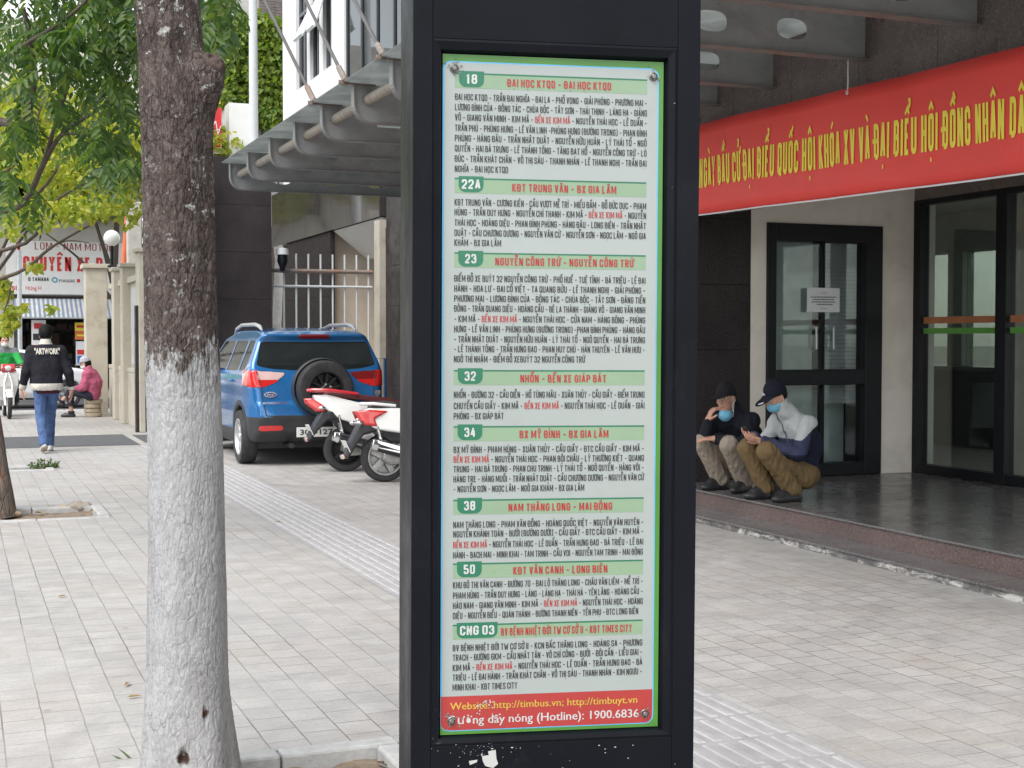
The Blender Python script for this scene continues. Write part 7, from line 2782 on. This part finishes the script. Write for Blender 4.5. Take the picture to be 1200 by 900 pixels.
def trousers(root, J, m, h=.007, r=(.125, .098, .082, .075), amp=.010, seed=3.0, name="trousers", cut=None, classify=None, drape=0.0, sc=(11, 11, 8)):
    keys = ("pel", "hipL", "hipR", "knL", "knR", "anL", "anR")
    pts = np.array([J[k] for k in keys])
    f = Field(pts.min(0) - .2, pts.max(0) + .2, h)
    f.cone(J["hipL"], J["hipR"], r[0], None, .04)
    f.cone(V3(J["pel"]) + V3((0, 0, .08)), J["pel"], r[0] * .92, r[0], .04)
    for s in "LR":
        a, k_ = V3(J["an" + s]), V3(J["kn" + s])
        d = (a - k_) / np.linalg.norm(a - k_)
        f.cone(J["hip" + s], k_, r[1], r[2], .035).cone(k_, a - d * .02, r[2], r[3], .02)
        if drape:
            f.cone(k_ + (V3(J["hip" + s]) - k_) * .35, a + V3((-.02, 0, .04)), r[2] * .9, r[3], .05)
    for s in "LR":
        a, k_ = V3(J["an" + s]), V3(J["kn" + s])
        d = (a - k_) / np.linalg.norm(a - k_)
        q = a + d * (.085 if cut is None else cut)
        f.cut_ell(q, (.088, .088, .07))
    return field_obj(f, name, m, root, classify, (amp, sc, seed))


def shoe(root, an, toe, m, sole_m=None, h=.006, w=.046, floor=None):
    an, toe = V3(an), V3(toe)
    d = toe - an
    d[2] = 0
    L = np.linalg.norm(d)
    d /= L
    fl_ = toe[2] - .028 if floor is None else floor
    heel = np.array([an[0], an[1], fl_ + .03]) - d * .045
    f = Field(np.minimum(heel, toe) - .14, np.maximum(np.maximum(heel, toe), an) + .14, h)
    M = np.array([d, np.cross((0, 0, 1), d), (0, 0, 1)]).T
    f.ell(heel + d * .03, (.07, w, .05), M, .02)
    f.ell(toe - d * .05 + V3((0, 0, 0)), (.095, w * 1.12, .042), M, .03)
    f.cone(heel + d * .03 + V3((0, 0, .02)), an + V3((0, 0, .02)), w, w * .95, .03)
    f.cone(heel + d * .02, toe - d * .04, w * .85, w * .9, .02)
    f.cone(an + V3((0, 0, .012)), an * .35 + toe * .65 + V3((0, 0, .016)), w * .95, w * .80, .025)
    X, Y, Z = f.grid((slice(None),) * 3)
    f.a = np.maximum(f.a, (fl_ + .002 - Z) + 0 * X + 0 * Y).astype(np.float32)
    f.a = np.maximum(f.a, (Z - (an[2] + .045)) + 0 * X + 0 * Y).astype(np.float32)
    mats = [m, sole_m or m]
    return field_obj(f, "shoe", mats, root, lambda c, n: ((c[:, 2] < fl_ + .022) & True).astype(int))


def cap(root, P, M, m, s, emblem=None, peak_m=None):
    c = P(-.012, 0, .045)
    f = Field(c - .2, c + .2, .005)
    f.ell(c, (.109 * s, .089 * s, .108 * s), M)
    f.ell(P(-.02, 0, .085), (.085 * s, .072 * s, .080 * s), M, .03)
    up, fw = M[:, 2], M[:, 0]
    f.cut_plane(P(0, 0, .030), -up)
    cp_ = field_obj(f, "cap", m, root, None, (.0025, (30, 30, 30), 1.0))
    g = Field(c - .24, c + .24, .004)
    Mv = M @ frame(0, R(9))
    g.ell(P(.130, 0, .030), (.092 * s, .074 * s, .0065), Mv)
    g.ell(P(.06, 0, .045), (.07 * s, .080 * s, .007), Mv, .01)
    g.cut_ell(P(-.012, 0, .030), (.090 * s, .073 * s, .1 * s), M)
    field_obj(g, "cap_peak", peak_m or m, cp_)
    return cp_


def face_mask(root, P, M, m, s, low=0.0, strap=True):
    c = P(.035, 0, -.058 - low)
    f = Field(c - .14, c + .14, .004)
    f.ell(P(.036, 0, -.060 - low), (.072 * s, .066 * s, .062 * s), M)
    f.ell(P(.080, 0, -.045 - low), (.028 * s, .026 * s, .030 * s), M, .02)
    f.cut_plane(P(.012, 0, 0), -M[:, 0])
    f.cut_plane(P(0, 0, -.012 - low), M[:, 2] * 1.0 + M[:, 0] * -.15)
    mk = field_obj(f, "face_mask", m, root, None, (.003, (10, 10, 90), 2.0))
    if strap:
        mb = MB()
        for sy in (-1, 1):
            mb.tube([P(.02, sy * .066, -.03 - low), P(.0, sy * .082, .005), P(-.018, sy * .092, .012)], .0025, 5)
            mb.tube([P(.014, sy * .066, -.085 - low), P(.0, sy * .084, -.04), P(-.02, sy * .092, -.012)], .0025, 5)
        mb.build("strap", M_MASKW, mk, world=False)
    return mk


# ---- the squatting man with the phone (faces the street)
J = dict(pel=(-.215, 0, .235), mid=(-.225, 0, .47), neck=(-.06, 0, .745), shL=(-.17, .175, .640), shR=(-.11, -.185, .645),
         elL=(-.02, .255, .405), elR=(.02, -.24, .42), wrL=(.215, .085, .50), wrR=(.215, -.055, .535),
         hipL=(-.195, .09, .215), hipR=(-.195, -.09, .215), knL=(.215, .150, .425), knR=(.215, -.145, .43),
         anL=(-.065, .125, .085), anR=(.035, -.12, .085), toL=(.115, .145, .030), toR=(.21, -.135, .030), head=(.035, 0, .855))
J["hdL"] = ((.85, -.25, .25), (.1, -.55, .75), (.55, .5, .5, .5), -1, .7)
J["hdR"] = ((.90, .18, .22), (.05, .45, .85), (.35, .45, .55, .6), 1, .6)
pos = on_z(904, 588, .207)
hM = frame(R(4), R(24))
man, P, M = figure("person", "squatting man in navy and white jacket reading a phone, blue mask and navy cap", (pos.x + .115, pos.y + .07, .207), R(180), J, .0048, headM=hM)
M_NAVY = cloth("navy_cloth", (0.013, 0.016, 0.034))
M_PALE = cloth("pale_cloth", (0.42, 0.435, 0.43), .08)
M_ZIP = cloth("zip_grey", (0.10, 0.10, 0.13))


def two_tone(c, n):
    Xi = -.926 * c[:, 0] + .376 * c[:, 1]
    white = c[:, 2] > .515 + np.maximum(0, Xi - .14) * .85
    white &= (c[:, 0] < .06)
    zipm = (np.abs(c[:, 1] - .0) < .010) & (n[:, 0] > .15) & (c[:, 0] > -.18) & (c[:, 2] < .74)
    blue = ~white & (c[:, 2] > .40) & (c[:, 0] > -.12)
    mi = np.where(white, 0, np.where(blue, 1, 2))
    mi[zipm] = 3
    return mi


M_SLATE = cloth("slate_blue_cloth", (0.040, 0.046, 0.09))
jacket(man, J, [M_PALE, M_SLATE, M_NAVY, M_ZIP], .006, r=(.142, .150, .066), arm=(.058, .056, .044), hem=((-.27, 0, .135), (.35, 0, -1)), classify=two_tone, seed=1.0, amp=.011, neck_dir=(.05, 0, .055))
trousers(man, J, cloth("khaki_cloth", (0.155, 0.105, 0.05)), .006, r=(.118, .088, .077, .072), amp=.008, sc=(20, 20, 9))
M_SHOE = mat("black_shoe", (0.018, 0.018, 0.02), .45, var=.2)
for s in "LR":
    shoe(man, J["an" + s], J["to" + s], M_SHOE, floor=0.0)
M_CAPN = cloth("navy_cap", (0.009, 0.0105, 0.02))
cp_ = cap(man, P, M, M_CAPN, .95)
mb = MB()                                             # three slanted bars on the front of the cap, white flash on the peak's edge
for i, (x0, hh) in enumerate(((-.016, .014), (-.004, .022), (.008, .030))):
    q = [P(.0952 - .0008 * abs(yy) * 1000 * .02, -yy, zz) for yy, zz in ((x0, .075), (x0 + .009, .075), (x0 + .003, .075 + hh), (x0 - .006, .075 + hh))]
    q = [Vector(a) + Vector(M[:, 0]) * .014 for a in q]
    mb.add(q, [(0, 1, 2, 3)])
mb.tube([P(.165, .04, .028), P(.185, .025, .024), P(.193, .0, .022)], .007, 6)
mb.build("cap_emblem", M_PAPER, cp_, world=False)
face_mask(man, P, M, M_MASKB, .97)
f = Field(P(0, 0, 0) - .16, P(0, 0, 0) + .16, .005)
f.ell(P(-.018, 0, .03), (.099, .080, .100), M)
f.cut_plane(P(0, 0, .045), M[:, 2])
f.cut_plane(P(-.012, 0, 0), M[:, 0] + M[:, 2] * -.25)
f.cut_plane(P(0, 0, -.055), -M[:, 2])
for sy in (-1, 1):
    f.cut_ell(P(-.01, sy * .085, -.01), (.028, .02, .042), M)
field_obj(f, "hair", M_HAIR, man, None, (.003, (60, 60, 60), 4.0))
ph = Matrix.Rotation(R(180), 3, 'Z')
c = Vector(man.location) + ph @ Vector((.315, .02, .565))
mb = MB()
Mp = ph @ Matrix.Rotation(R(-52), 3, 'Y')
mb.obox((0, 0, 0), (.150, .072, .009), Matrix.Identity(3))
phone = mb.build("phone", mat("phone_black", (.012, .012, .014), .2), world=False, bevel=.003)
tag(phone, "black mobile phone held in the hands of the squatting man", "phone")
phone.location = c
phone.rotation_euler = (Mp @ Matrix.Rotation(R(10), 3, 'X')).to_euler()

# ---- the squatting man with his chin in his hand
J = dict(pel=(-.215, 0, .235), mid=(-.20, 0, .45), neck=(-.04, 0, .695), shL=(-.07, .18, .625), shR=(-.06, -.18, .63),
         elL=(.10, .26, .43), elR=(.175, -.135, .455), wrL=(.245, .04, .475), wrR=(.165, -.115, .625),
         hipL=(-.195, .09, .215), hipR=(-.195, -.09, .215), knL=(.205, .155, .425), knR=(.185, -.155, .425),
         anL=(-.04, .135, .085), anR=(-.04, -.135, .085), toL=(.145, .165, .030), toR=(.14, -.165, .030), head=(.055, -.005, .815))
J["hdL"] = ((.5, -.85, .0), (-.2, -.1, -.95), (.3, .35, .4, .4), 1, .5)
J["hdR"] = ((-.02, .38, .9), (-.75, .5, .1), (.9, 1.0, 1.0, 1.0), 1, .5)
pos = on_z(862, 577, .207)
hM = frame(R(10), R(3), R(4))
man2, P, M = figure("person", "squatting man in black jacket resting his chin on his hand, blue mask pulled down", (pos.x + .015, pos.y + .12, .207), R(200), J, .0048, headM=hM)
M_BLKC = cloth("black_cloth", (0.010, 0.0115, 0.018))
jacket(man2, J, M_BLKC, .006, r=(.142, .150, .066), arm=(.058, .056, .044), hem=((-.25, 0, .14), (.35, 0, -1)), seed=5.0, amp=.011, neck_dir=(.03, 0, .05))
trousers(man2, J, cloth("stone_cloth", (0.30, 0.25, 0.20)), .006, r=(.118, .088, .077, .076), amp=.008, sc=(20, 20, 9), seed=8.0)
for s in "LR":
    shoe(man2, J["an" + s], J["to" + s], M_SHOE, floor=0.0)
cap(man2, P, M, cloth("black_cap", (0.012, 0.012, 0.015)), .95)
face_mask(man2, P, M, M_MASKB, .90, low=.092)
f = Field(P(0, 0, 0) - .16, P(0, 0, 0) + .16, .005)
f.ell(P(-.018, 0, .03), (.100, .081, .100), M)
f.cut_plane(P(0, 0, .045), M[:, 2])
f.cut_plane(P(.0, 0, 0), M[:, 0])
f.cut_plane(P(0, 0, -.05), -M[:, 2])
for sy in (-1, 1):
    f.cut_ell(P(-.01, sy * .085, -.01), (.028, .02, .042), M)
field_obj(f, "hair", M_HAIR, man2, None, (.003, (60, 60, 60), 4.0))

# ---- the man walking away along the pavement (forward = along the street)
J = dict(pel=(0, 0, .93), mid=(.01, 0, 1.14), neck=(.02, 0, 1.47), shL=(.01, .185, 1.375), shR=(.01, -.185, 1.375),
         elL=(-.01, .265, 1.10), elR=(-.06, -.285, 1.09), wrL=(.09, .30, .88), wrR=(.03, -.33, .845),
         hipL=(0, .09, .88), hipR=(0, -.09, .88), knL=(-.02, .075, .475), knR=(.20, -.07, .50),
         anL=(-.22, .065, .115), anR=(.24, -.06, .085), toL=(-.08, .06, .035), toR=(.39, -.07, .03), head=(.045, 0, 1.59))
J["hdL"] = ((.15, .05, -1), (.3, -.9, 0), (.35, .4, .45, .5), -1, .5)
J["hdR"] = ((.10, -.05, -1), (.3, .9, 0), (.35, .4, .45, .5), 1, .5)
pos = on_z(56, 531, 0)
hM = frame(R(-6), R(6))
wm, P, M = figure("person", "man walking away in black jacket lettered ARTWORK, white hem band and blue jeans", (pos.x, pos.y + .12, 0), R(94), J, .0065, headM=hM)


def band(c, n):
    mi = np.zeros(len(c), dtype=int)
    mi[(c[:, 2] < .945) & (np.abs(c[:, 1]) < .22) & (c[:, 2] > .84)] = 1
    for s in "LR":
        d = np.linalg.norm(c - V3(J["wr" + s]), axis=1)
        mi[d < .085] = 1
    mi[(c[:, 2] > 1.475)] = 1
    return mi


M_BJ = cloth("black_jacket", (0.014, 0.014, 0.019))
M_OFFW = cloth("off_white_rib", (0.55, 0.52, 0.46), .05)
jk = jacket(wm, J, [M_BJ, M_OFFW], .007, r=(.190, .180, .080), arm=(.068, .058, .045), hem=((0, 0, .855), (0, 0, -1)), classify=band, seed=2.0, amp=.008)
mb = MB()
put_text(mb, "\"ARTWORK\"", (0, 0, 0), (1, 0, 0), (0, 0, 1), -.165, 1.345, .075, .33, bold=.04)
jv = np.zeros(len(jk.data.vertices) * 3, dtype=np.float32)
jk.data.vertices.foreach_get("co", jv)
jv = jv.reshape(-1, 3)
back = jv[(jv[:, 0] < -.02)]
vv = []
for (x, y, z) in mb.v:
    near = back[(np.abs(back[:, 1] + x) < .022) & (np.abs(back[:, 2] - z) < .022)]
    vv.append(((near[:, 0].min() if len(near) else -.16) - .012, -x, z))
mesh_obj("lettering", vv, mb.f, M_OFFW, None, jk, False, False)
f = Field((-.2, -.22, .76), (.22, .22, 1.0), .007)
f.cone((0, -.05, .87), (0, .05, .87), .128, None, .02)
f.cut_plane((0, 0, .88), (0, 0, 1)).cut_plane((0, 0, .805), (0, 0, -1))
field_obj(f, "shirt_hem", cloth("maroon_cloth", (.05, .012, .02)), wm)
trousers(wm, J, mat("denim", (0.050, 0.095, 0.215), .85, var=.35, vscale=7, bmp=.2, bscale=200, dirt=(.11, .17, .30), dscale=5, damt=.6), .007, r=(.090, .084, .068, .060), amp=.007, seed=6.0, cut=.07, sc=(17, 17, 10))
M_SNEAK = mat("pale_sneaker", (0.55, 0.53, 0.48), .6, var=.1)
for s in "LR":
    if s == "R":
        shoe(wm, J["anR"], J["toR"], M_SNEAK, mat("sole_grey", (.3, .28, .25), .7), floor=0.0)
a, t_ = V3(J["anL"]), V3(J["toL"])                     # the rear foot lifts its heel and shows its sole
f = Field(np.minimum(a, t_) - .16, np.maximum(a, t_) + .16, .006)
d = t_ - (a + V3((-.03, 0, -.02)))
d /= np.linalg.norm(d)
Mx = np.array([d, (0, 1, 0), np.cross(d, (0, 1, 0))]).T
cs_ = (a + t_) / 2 + V3((.0, 0, .0))
f.ell(cs_ - d * .055, (.075, .043, .045), Mx, .02)
f.ell(cs_ + d * .055, (.085, .048, .036), Mx, .03)
f.cone(a + V3((0, 0, .03)), cs_ - d * .05, .042, None, .03)
f.cut_plane(cs_ - np.cross(d, (0, 1, 0)) * .028, -np.cross(d, (0, 1, 0)))
nz_ = np.cross(d, (0, 1, 0))
field_obj(f, "shoe", [M_SNEAK, mat("sole_tan", (.40, .34, .26), .7)], wm, lambda c, n: (((c - cs_) @ nz_) < -.014).astype(int))
f = Field(P(0, 0, 0) - .17, P(0, 0, 0) + .19, .006)
f.ell(P(-.02, 0, .045), (.102, .086, .108), M)
f.ell(P(.0, 0, .11), (.08, .075, .05), M, .03)
f.cut_plane(P(.075, 0, .06), M[:, 0] + M[:, 2] * -.35)
f.cut_plane(P(0, 0, -.07), -M[:, 2])
for sy in (-1, 1):
    f.cut_ell(P(.01, sy * .09, -.015), (.035, .022, .045), M)
field_obj(f, "hair", M_HAIR, wm, None, (.007, (50, 50, 50), 4.0))

# ---- the woman sitting on a stack of slabs against the wall
J = dict(pel=(-.06, 0, .46), mid=(-.08, 0, .68), neck=(.02, 0, .93), shL=(-.01, .16, .85), shR=(-.01, -.16, .85),
         elL=(.05, .23, .60), elR=(.06, -.22, .60), wrL=(.25, .08, .55), wrR=(.26, -.05, .56),
         hipL=(-.04, .09, .45), hipR=(-.04, -.09, .45), knL=(.36, .10, .50), knR=(.34, -.07, .56),
         anL=(.34, .09, .085), anR=(.56, .02, .30), toL=(.50, .11, .03), toR=(.70, .03, .24), head=(.09, 0, 1.06))
J["hdL"] = ((.9, -.3, -.2), (0, -.3, -.9), (.5, .5, .5, .5), 1, .5)
J["hdR"] = ((.9, .3, -.2), (0, .3, -.9), (.5, .5, .5, .5), -1, .5)
pos = on_z(106, 489, 0)
hM = frame(R(8), R(14))
wo, P, M = figure("person", "woman in pink coat, cap and white mask sitting on stacked slabs by the wall", (pos.x, pos.y + .12, 0), R(158), J, .007, headM=hM, hs_=.88)
jacket(wo, J, cloth("pink_cloth", (0.36, 0.085, 0.15), .15), .008, r=(.165, .175, .085), arm=(.082, .075, .055), hem=((-.05, 0, .37), (0.2, 0, -1)), seed=9.0, amp=.014, name="coat")
trousers(wo, J, cloth("dark_cloth", (0.022, 0.022, 0.035)), .008, r=(.12, .092, .07, .062), cut=-.09, seed=4.0)
for s in "LR":
    shoe(wo, V3(J["an" + s]) - V3((0, 0, .04)), J["to" + s], M_SHOE, h=.007)
cap(wo, P, M, cloth("grey_cap", (.38, .38, .42)), .92)
face_mask(wo, P, M, M_MASKW, .92)
f = Field(P(0, 0, 0) - .17, P(0, 0, 0) + .17, .007)
f.ell(P(-.03, 0, .0), (.10, .08, .12), M)
f.cut_plane(P(0, 0, .04), M[:, 2]).cut_plane(P(-.01, 0, 0), M[:, 0])
field_obj(f, "hair", M_HAIR, wo, None, (.004, (50, 50, 50), 4.0))
sl = thing("slab_stack", "stack of round concrete slabs the woman in pink sits on", "slabs", (pos.x + .07, pos.y + .16, 0))
r = random.Random(9)
for k in range(4):
    mb = MB()
    dx, dy = r.uniform(-.015, .015), r.uniform(-.015, .015)
    mb.lathe([(0, .088 * k + .002), (.15, .088 * k + .002), (.165, .088 * k + .012), (.165, .088 * k + .074), (.15, .088 * k + .084), (0, .088 * k + .084)],
             (pos.x + .07 + dx, pos.y + .16 + dy, 0), (0, 0, 1), 20)
    mb.build("slab", mat("slab_stone", (0.33, 0.27, 0.20), .9, var=.2, vscale=8, bmp=.5, dirt=(.2, .16, .12), dscale=5), sl, smooth=True)

# ---- the motorbike and its rider in green at the left edge
bp = on_z(11, 491, 0)
bz = R(-88)
ft = Vector((math.cos(bz), math.sin(bz), 0))
bk = thing("motorbike", "pale underbone motorbike ridden by the man in green at the left edge", "motorbike", tuple(bp - ft * 1.22 + Vector((0, .05, 0))), bz)
rw = .27
wheel(bk, (0, 0, rw), (0, -1, 0), rw, .085, M_ALU, 6, .76, spoke_w=.2)
wheel(bk, (1.22, 0, rw), (0, -1, 0), rw, .08, M_ALU, 6, .76, spoke_w=.2)
panel(bk, "body", M_SCW, [(-.35, .72), (-.1, .58), (.3, .5), (.62, .36), (.70, .45), (.5, .62), (.1, .74), (-.3, .80)], .12, h=.012)
panel(bk, "seat", M_SEAT, [(-.4, .80), (.0, .76), (.40, .66), (.52, .70), (.35, .78), (.0, .84), (-.38, .87)], .13, h=.012)
panel(bk, "engine", M_ALU, [(.2, .25), (.6, .22), (.7, .36), (.3, .42)], .14, h=.012)
panel(bk, "leg_shield", M_SCW, [(.74, .34), (.98, .62), (1.03, .88), (.98, .92), (.90, .66), (.70, .42)], .20, h=.012, taper=[(.7, .12), (1.0, .2)])
panel(bk, "front_fender", M_SCW, [(.98, .44), (1.08, .55), (1.22, .58), (1.40, .54), (1.48, .42), (1.44, .42), (1.34, .52), (1.22, .545), (1.1, .51), (1.02, .43)], .06, h=.01)
mb = MB()
mb.tube([(1.22, .07, rw), (1.06, .07, .70), (.98, 0, .95)], .022, 8)
mb.tube([(1.22, -.07, rw), (1.06, -.07, .70), (.98, 0, .95)], .022, 8)
mb.build("fork", M_CHROME, bk, smooth=True, world=False)
panel(bk, "headlight_cowl", M_SCR, [(.92, .94), (1.02, .90), (1.10, .97), (1.04, 1.06), (.92, 1.06)], .13, h=.011)
mb = MB()
mb.sphere((1.07, 0, .98), .065, 14, 0, (.6, 1.1, .8))
mb.build("headlight", M_LCLR, bk, smooth=True, world=False)
mb = MB()
mb.tube([(.80, .34, 1.02), (.90, .2, 1.04), (.95, 0, 1.0), (.90, -.2, 1.04), (.80, -.34, 1.02)], .014, 8)
mb.build("handlebar", M_SCK, bk, smooth=True, world=False)
J = dict(pel=(.02, 0, .88), mid=(.0, 0, 1.08), neck=(.08, 0, 1.37), shL=(.05, .19, 1.28), shR=(.05, -.19, 1.28),
         elL=(.25, .29, 1.06), elR=(.25, -.29, 1.06), wrL=(.55, .27, 1.03), wrR=(.55, -.27, 1.03),
         hipL=(.02, .10, .87), hipR=(.02, -.10, .87), knL=(.42, .17, .68), knR=(.42, -.17, .68),
         anL=(.34, .17, .27), anR=(.34, -.17, .27), toL=(.50, .18, .235), toR=(.50, -.18, .235), head=(.12, 0, 1.50))
for s, sg_ in (("L", 1), ("R", -1)):
    J["hd" + s] = ((1, .1 * sg_, -.1), (0, 0, -1), (1.0, 1.0, 1.0, 1.0), sg_, .6)
hM = frame(R(5), R(6))
rd, P, M = figure("person", "motorbike rider in bright green jacket with grey shoulders at the left edge", tuple(bk.location), bz, J, .0075, headM=hM)
M_GREEN = cloth("green_cloth", (0.025, 0.30, 0.065))
jacket(rd, J, [M_GREEN, cloth("grey_cloth", (.16, .17, .18))], .008, hem=((0, 0, .84), (0, 0, -1)), classify=lambda c, n: ((c[:, 2] > 1.27)).astype(int), seed=3.0)
trousers(rd, J, cloth("dark_trousers", (0.025, 0.025, 0.03)), .008)
for s in "LR":
    shoe(rd, J["an" + s], J["to" + s], M_SHOE, h=.008)
face_mask(rd, P, M, M_MASKW, .96)
f = Field(P(0, 0, 0) - .18, P(0, 0, 0) + .18, .007)
f.ell(P(-.02, 0, .04), (.10, .085, .105), M)
f.cut_plane(P(.03, 0, .05), M[:, 0] + M[:, 2] * -.4).cut_plane(P(0, 0, -.06), -M[:, 2])
field_obj(f, "hair", M_HAIR, rd, None, (.005, (50, 50, 50), 4.0))

# ---- a person sitting inside the shop
sp_ = on_u(75, 440, UF + .6)
J = dict(pel=(0, 0, .48), mid=(.02, 0, .70), neck=(.06, 0, .95), shL=(.05, .17, .87), shR=(.05, -.17, .87), elL=(.12, .24, .62), elR=(.12, -.24, .62),
         wrL=(.33, .1, .58), wrR=(.33, -.1, .58), hipL=(.02, .09, .46), hipR=(.02, -.09, .46), knL=(.40, .12, .48), knR=(.40, -.12, .48),
         anL=(.38, .12, .09), anR=(.38, -.12, .09), toL=(.54, .13, .03), toR=(.54, -.13, .03), head=(.09, 0, 1.09))
for s, sg_ in (("L", 1), ("R", -1)):
    J["hd" + s] = ((1, -.3 * sg_, -.2), (0, 0, -1), (.5, .5, .5, .5), sg_, .5)
sh_, P, M = figure("person", "seated shopkeeper in dark shirt inside the open shop front", (sp_.x, UF + .6, .0), R(-80), J, .011, headM=frame(0, R(10)))
jacket(sh_, J, M_BJ, .012, hem=((0, 0, .42), (0, 0, -1)), name="shirt")
trousers(sh_, J, M_NAVY, .012)
for s in "LR":
    shoe(sh_, J["an" + s], J["to" + s], M_SHOE, h=.011)
f = Field(P(0, 0, 0) - .18, P(0, 0, 0) + .18, .01)
f.ell(P(-.02, 0, .04), (.10, .085, .105), M)
f.cut_plane(P(.04, 0, .05), M[:, 0] + M[:, 2] * -.4).cut_plane(P(0, 0, -.06), -M[:, 2])
field_obj(f, "hair", M_HAIR, sh_)
mb = MB()
for (dx, dy) in ((-.15, -.15), (.15, -.15), (.15, .15), (-.15, .15)):
    mb.box(sp_.x + dx - .015, sp_.x + dx + .015, UF + .6 + dy - .015, UF + .6 + dy + .015, 0, .34)
mb.box(sp_.x - .18, sp_.x + .18, UF + .42, UF + .78, .34, .37)
tag(mb.build("stool", mat("red_plastic", (.4, .03, .03), .4), bevel=.005), "small red stool under the seated shopkeeper", "stool")
# ------------------------------------------------------------------ small things on the ground
r = random.Random(31)
# dry leaves scattered over the paving
M_DRY = leaf_mat("dry_leaf", [(0.23, 0.13, 0.05), (0.32, 0.20, 0.08), (0.18, 0.11, 0.06)], .7, .15)
for (px, py) in ((148, 818), (68, 700), (330, 612), (152, 800)):
    p = on_z(px, py, .006)
    a = r.uniform(0, 6.28)
    V, F = leaf_verts(np.array([[p.x, p.y, .008]]), np.array([[math.cos(a), math.sin(a), .03]]), np.array([[0, 0, 1.0]]), np.array([.07]), np.array([.02]), .3, .0)
    o = mesh_obj("dry_leaf", V, F, M_DRY)
    lab = {148: "long brown dry leaf lying left of the limewashed trunk", 68: "dry leaf lying on the paving at the far left", 330: "dry leaf lying on paving beyond the limewashed trunk",
           152: "shorter dry leaf lying just above the long brown one"}[px]
    tag(o, lab, "leaf", "dry leaves on the paving")
# weeds and litter in the tree pits
rg = np.random.default_rng(77)
p = on_z(51, 549, 0)
cl = thing("weed_clump", "small green weed clump growing in the farther tree pit", "plant", (p.x, p.y, -.04))
pts = clump_points(rg, [(p.x, p.y, .05), (p.x - .1, p.y, .02), (p.x + .09, p.y, .03)], [(.09, .08, .06)] * 3, 160)
pts[:, 2] = np.maximum(pts[:, 2], -.02)
simple_leaves("leaves", pts, .05, leaf_mat("weed_leaf", [(.05, .11, .03), (.09, .15, .05), (.14, .18, .08)], .6, .3), cl, -.3, rg, .5)
mb = MB()
for i in range(14):
    a = i * .7
    mb.tube([(p.x, p.y, -.05), (p.x + .08 * math.cos(a), p.y + .08 * math.sin(a), .08)], .003, 4)
mb.build("stem", M_TWIG, cl)
for i, (px, py, dx) in enumerate(((161, 889, -12), (158, 890, -20), (170, 896, 8))):
    q = on_z(px, py, 0)
    mb = MB()
    d = _r * (dx * .003)
    V, F = leaf_verts(np.array([[q.x, q.y, -.03]]), np.array([[d.x, d.y, .05]]), np.array([[0, -.5, 1.0]]), np.array([.10]), np.array([.008]), .1, .3)
    tag(mesh_obj("grass_blade", V, F, MATS["weed_leaf"]), ["green grass blade beside the foot of the limewashed trunk", "long grass blade leaning left of the limewashed trunk", "short grass blade touching the foot of the limewashed trunk"][i],
        "grass blade", "grass blades by the trunk")


def pebble(name, lab, px, py, size, m, sc=(1, .8, .5), seed=0, z=-.03, cat="stone", group=None):
    q = on_z(px, py, z)
    f = Field((-size * 1.4,) * 3, (size * 1.4,) * 3, size / 7)
    f.ell((0, 0, 0), (size * sc[0], size * sc[1], size * sc[2]))
    p_, q_ = f.mesh()
    p_ = wrinkle(p_, q_, size * .18, (1.4 / size,) * 3, seed)
    o = mesh_obj(name, p_, q_, m, None, None, True, False)
    o.location = (q.x, q.y, z + size * sc[2] * .55)
    return tag(o, lab, cat, group)


M_STONE = mat("grey_stone", (.30, .26, .22), .9, var=.2, vscale=14, bmp=.5)
pebble("brick_piece", "flat brown brick piece lying at the right of the left tree pit", 92, 597, .12, M_STONE, (1, .7, .35), 2)
pebble("wrapper", "crumpled yellow wrapper in the pit of the left tree", 74, 598, .075, mat("yellow_wrapper", (.62, .36, .05), .5), (1, .6, .3), 5, cat="litter")
pebble("stone", "pale stone in the pit beside the yellow wrapper", 60, 597, .045, M_STONE, (1, .8, .5), 7)
pebble("stone", "tan stone near the foot of the left tree", 14, 604, .07, mat("tan_stone", (.36, .27, .19), .9, var=.2, bmp=.5), (1.2, .6, .35), 11)
for i, (px, py) in enumerate(((40, 600), (50, 603), (33, 597), (104, 600), (44, 595))):
    q = on_z(px, py, -.03)
    V, F = leaf_verts(np.array([[q.x, q.y, -.02]]), np.array([[math.cos(i * 2.1), math.sin(i * 2.1), .1]]), np.array([[.1, 0, 1.0]]), np.array([.11]), np.array([.045]), .3, .1)
    tag(mesh_obj("pit_leaf", V, F, M_DRY), "brown dry leaf lying on the soil of the left tree pit", "leaf", "dry leaves in the left tree pit")
mb = MB()
for i in range(7):
    a = on_z(452 + i * 2.2, 893 + (i % 3) * 4, -.03)
    mb.tube([a, a + Vector((r.uniform(-.05, .05), r.uniform(-.03, .03), .012))], .003, 4)
tag(mb.build("twig_pile", M_TWIG), "few dry twigs on the soil beside the pit kerb", "twigs")

# dark block added behind the recess glazing, imitates its dark lower reflection
M_POT = mat("terracotta", (.25, .12, .07), .7)
rg = np.random.default_rng(15)
ct = thing("stand_in_counter", "dark block added behind the recess window to imitate its lower reflection", "stand_in_counter", (12.0, 14.6, .2))
mb = MB()
mb.box(11.7, 12.3, 13.0, 16.6, .2, 1.15)
mb.build("front", M_DARKIN, ct)
mb = MB()
mb.box(11.62, 12.38, 12.9, 16.7, 1.15, 1.2)
mb.build("top", M_GRANF, ct)
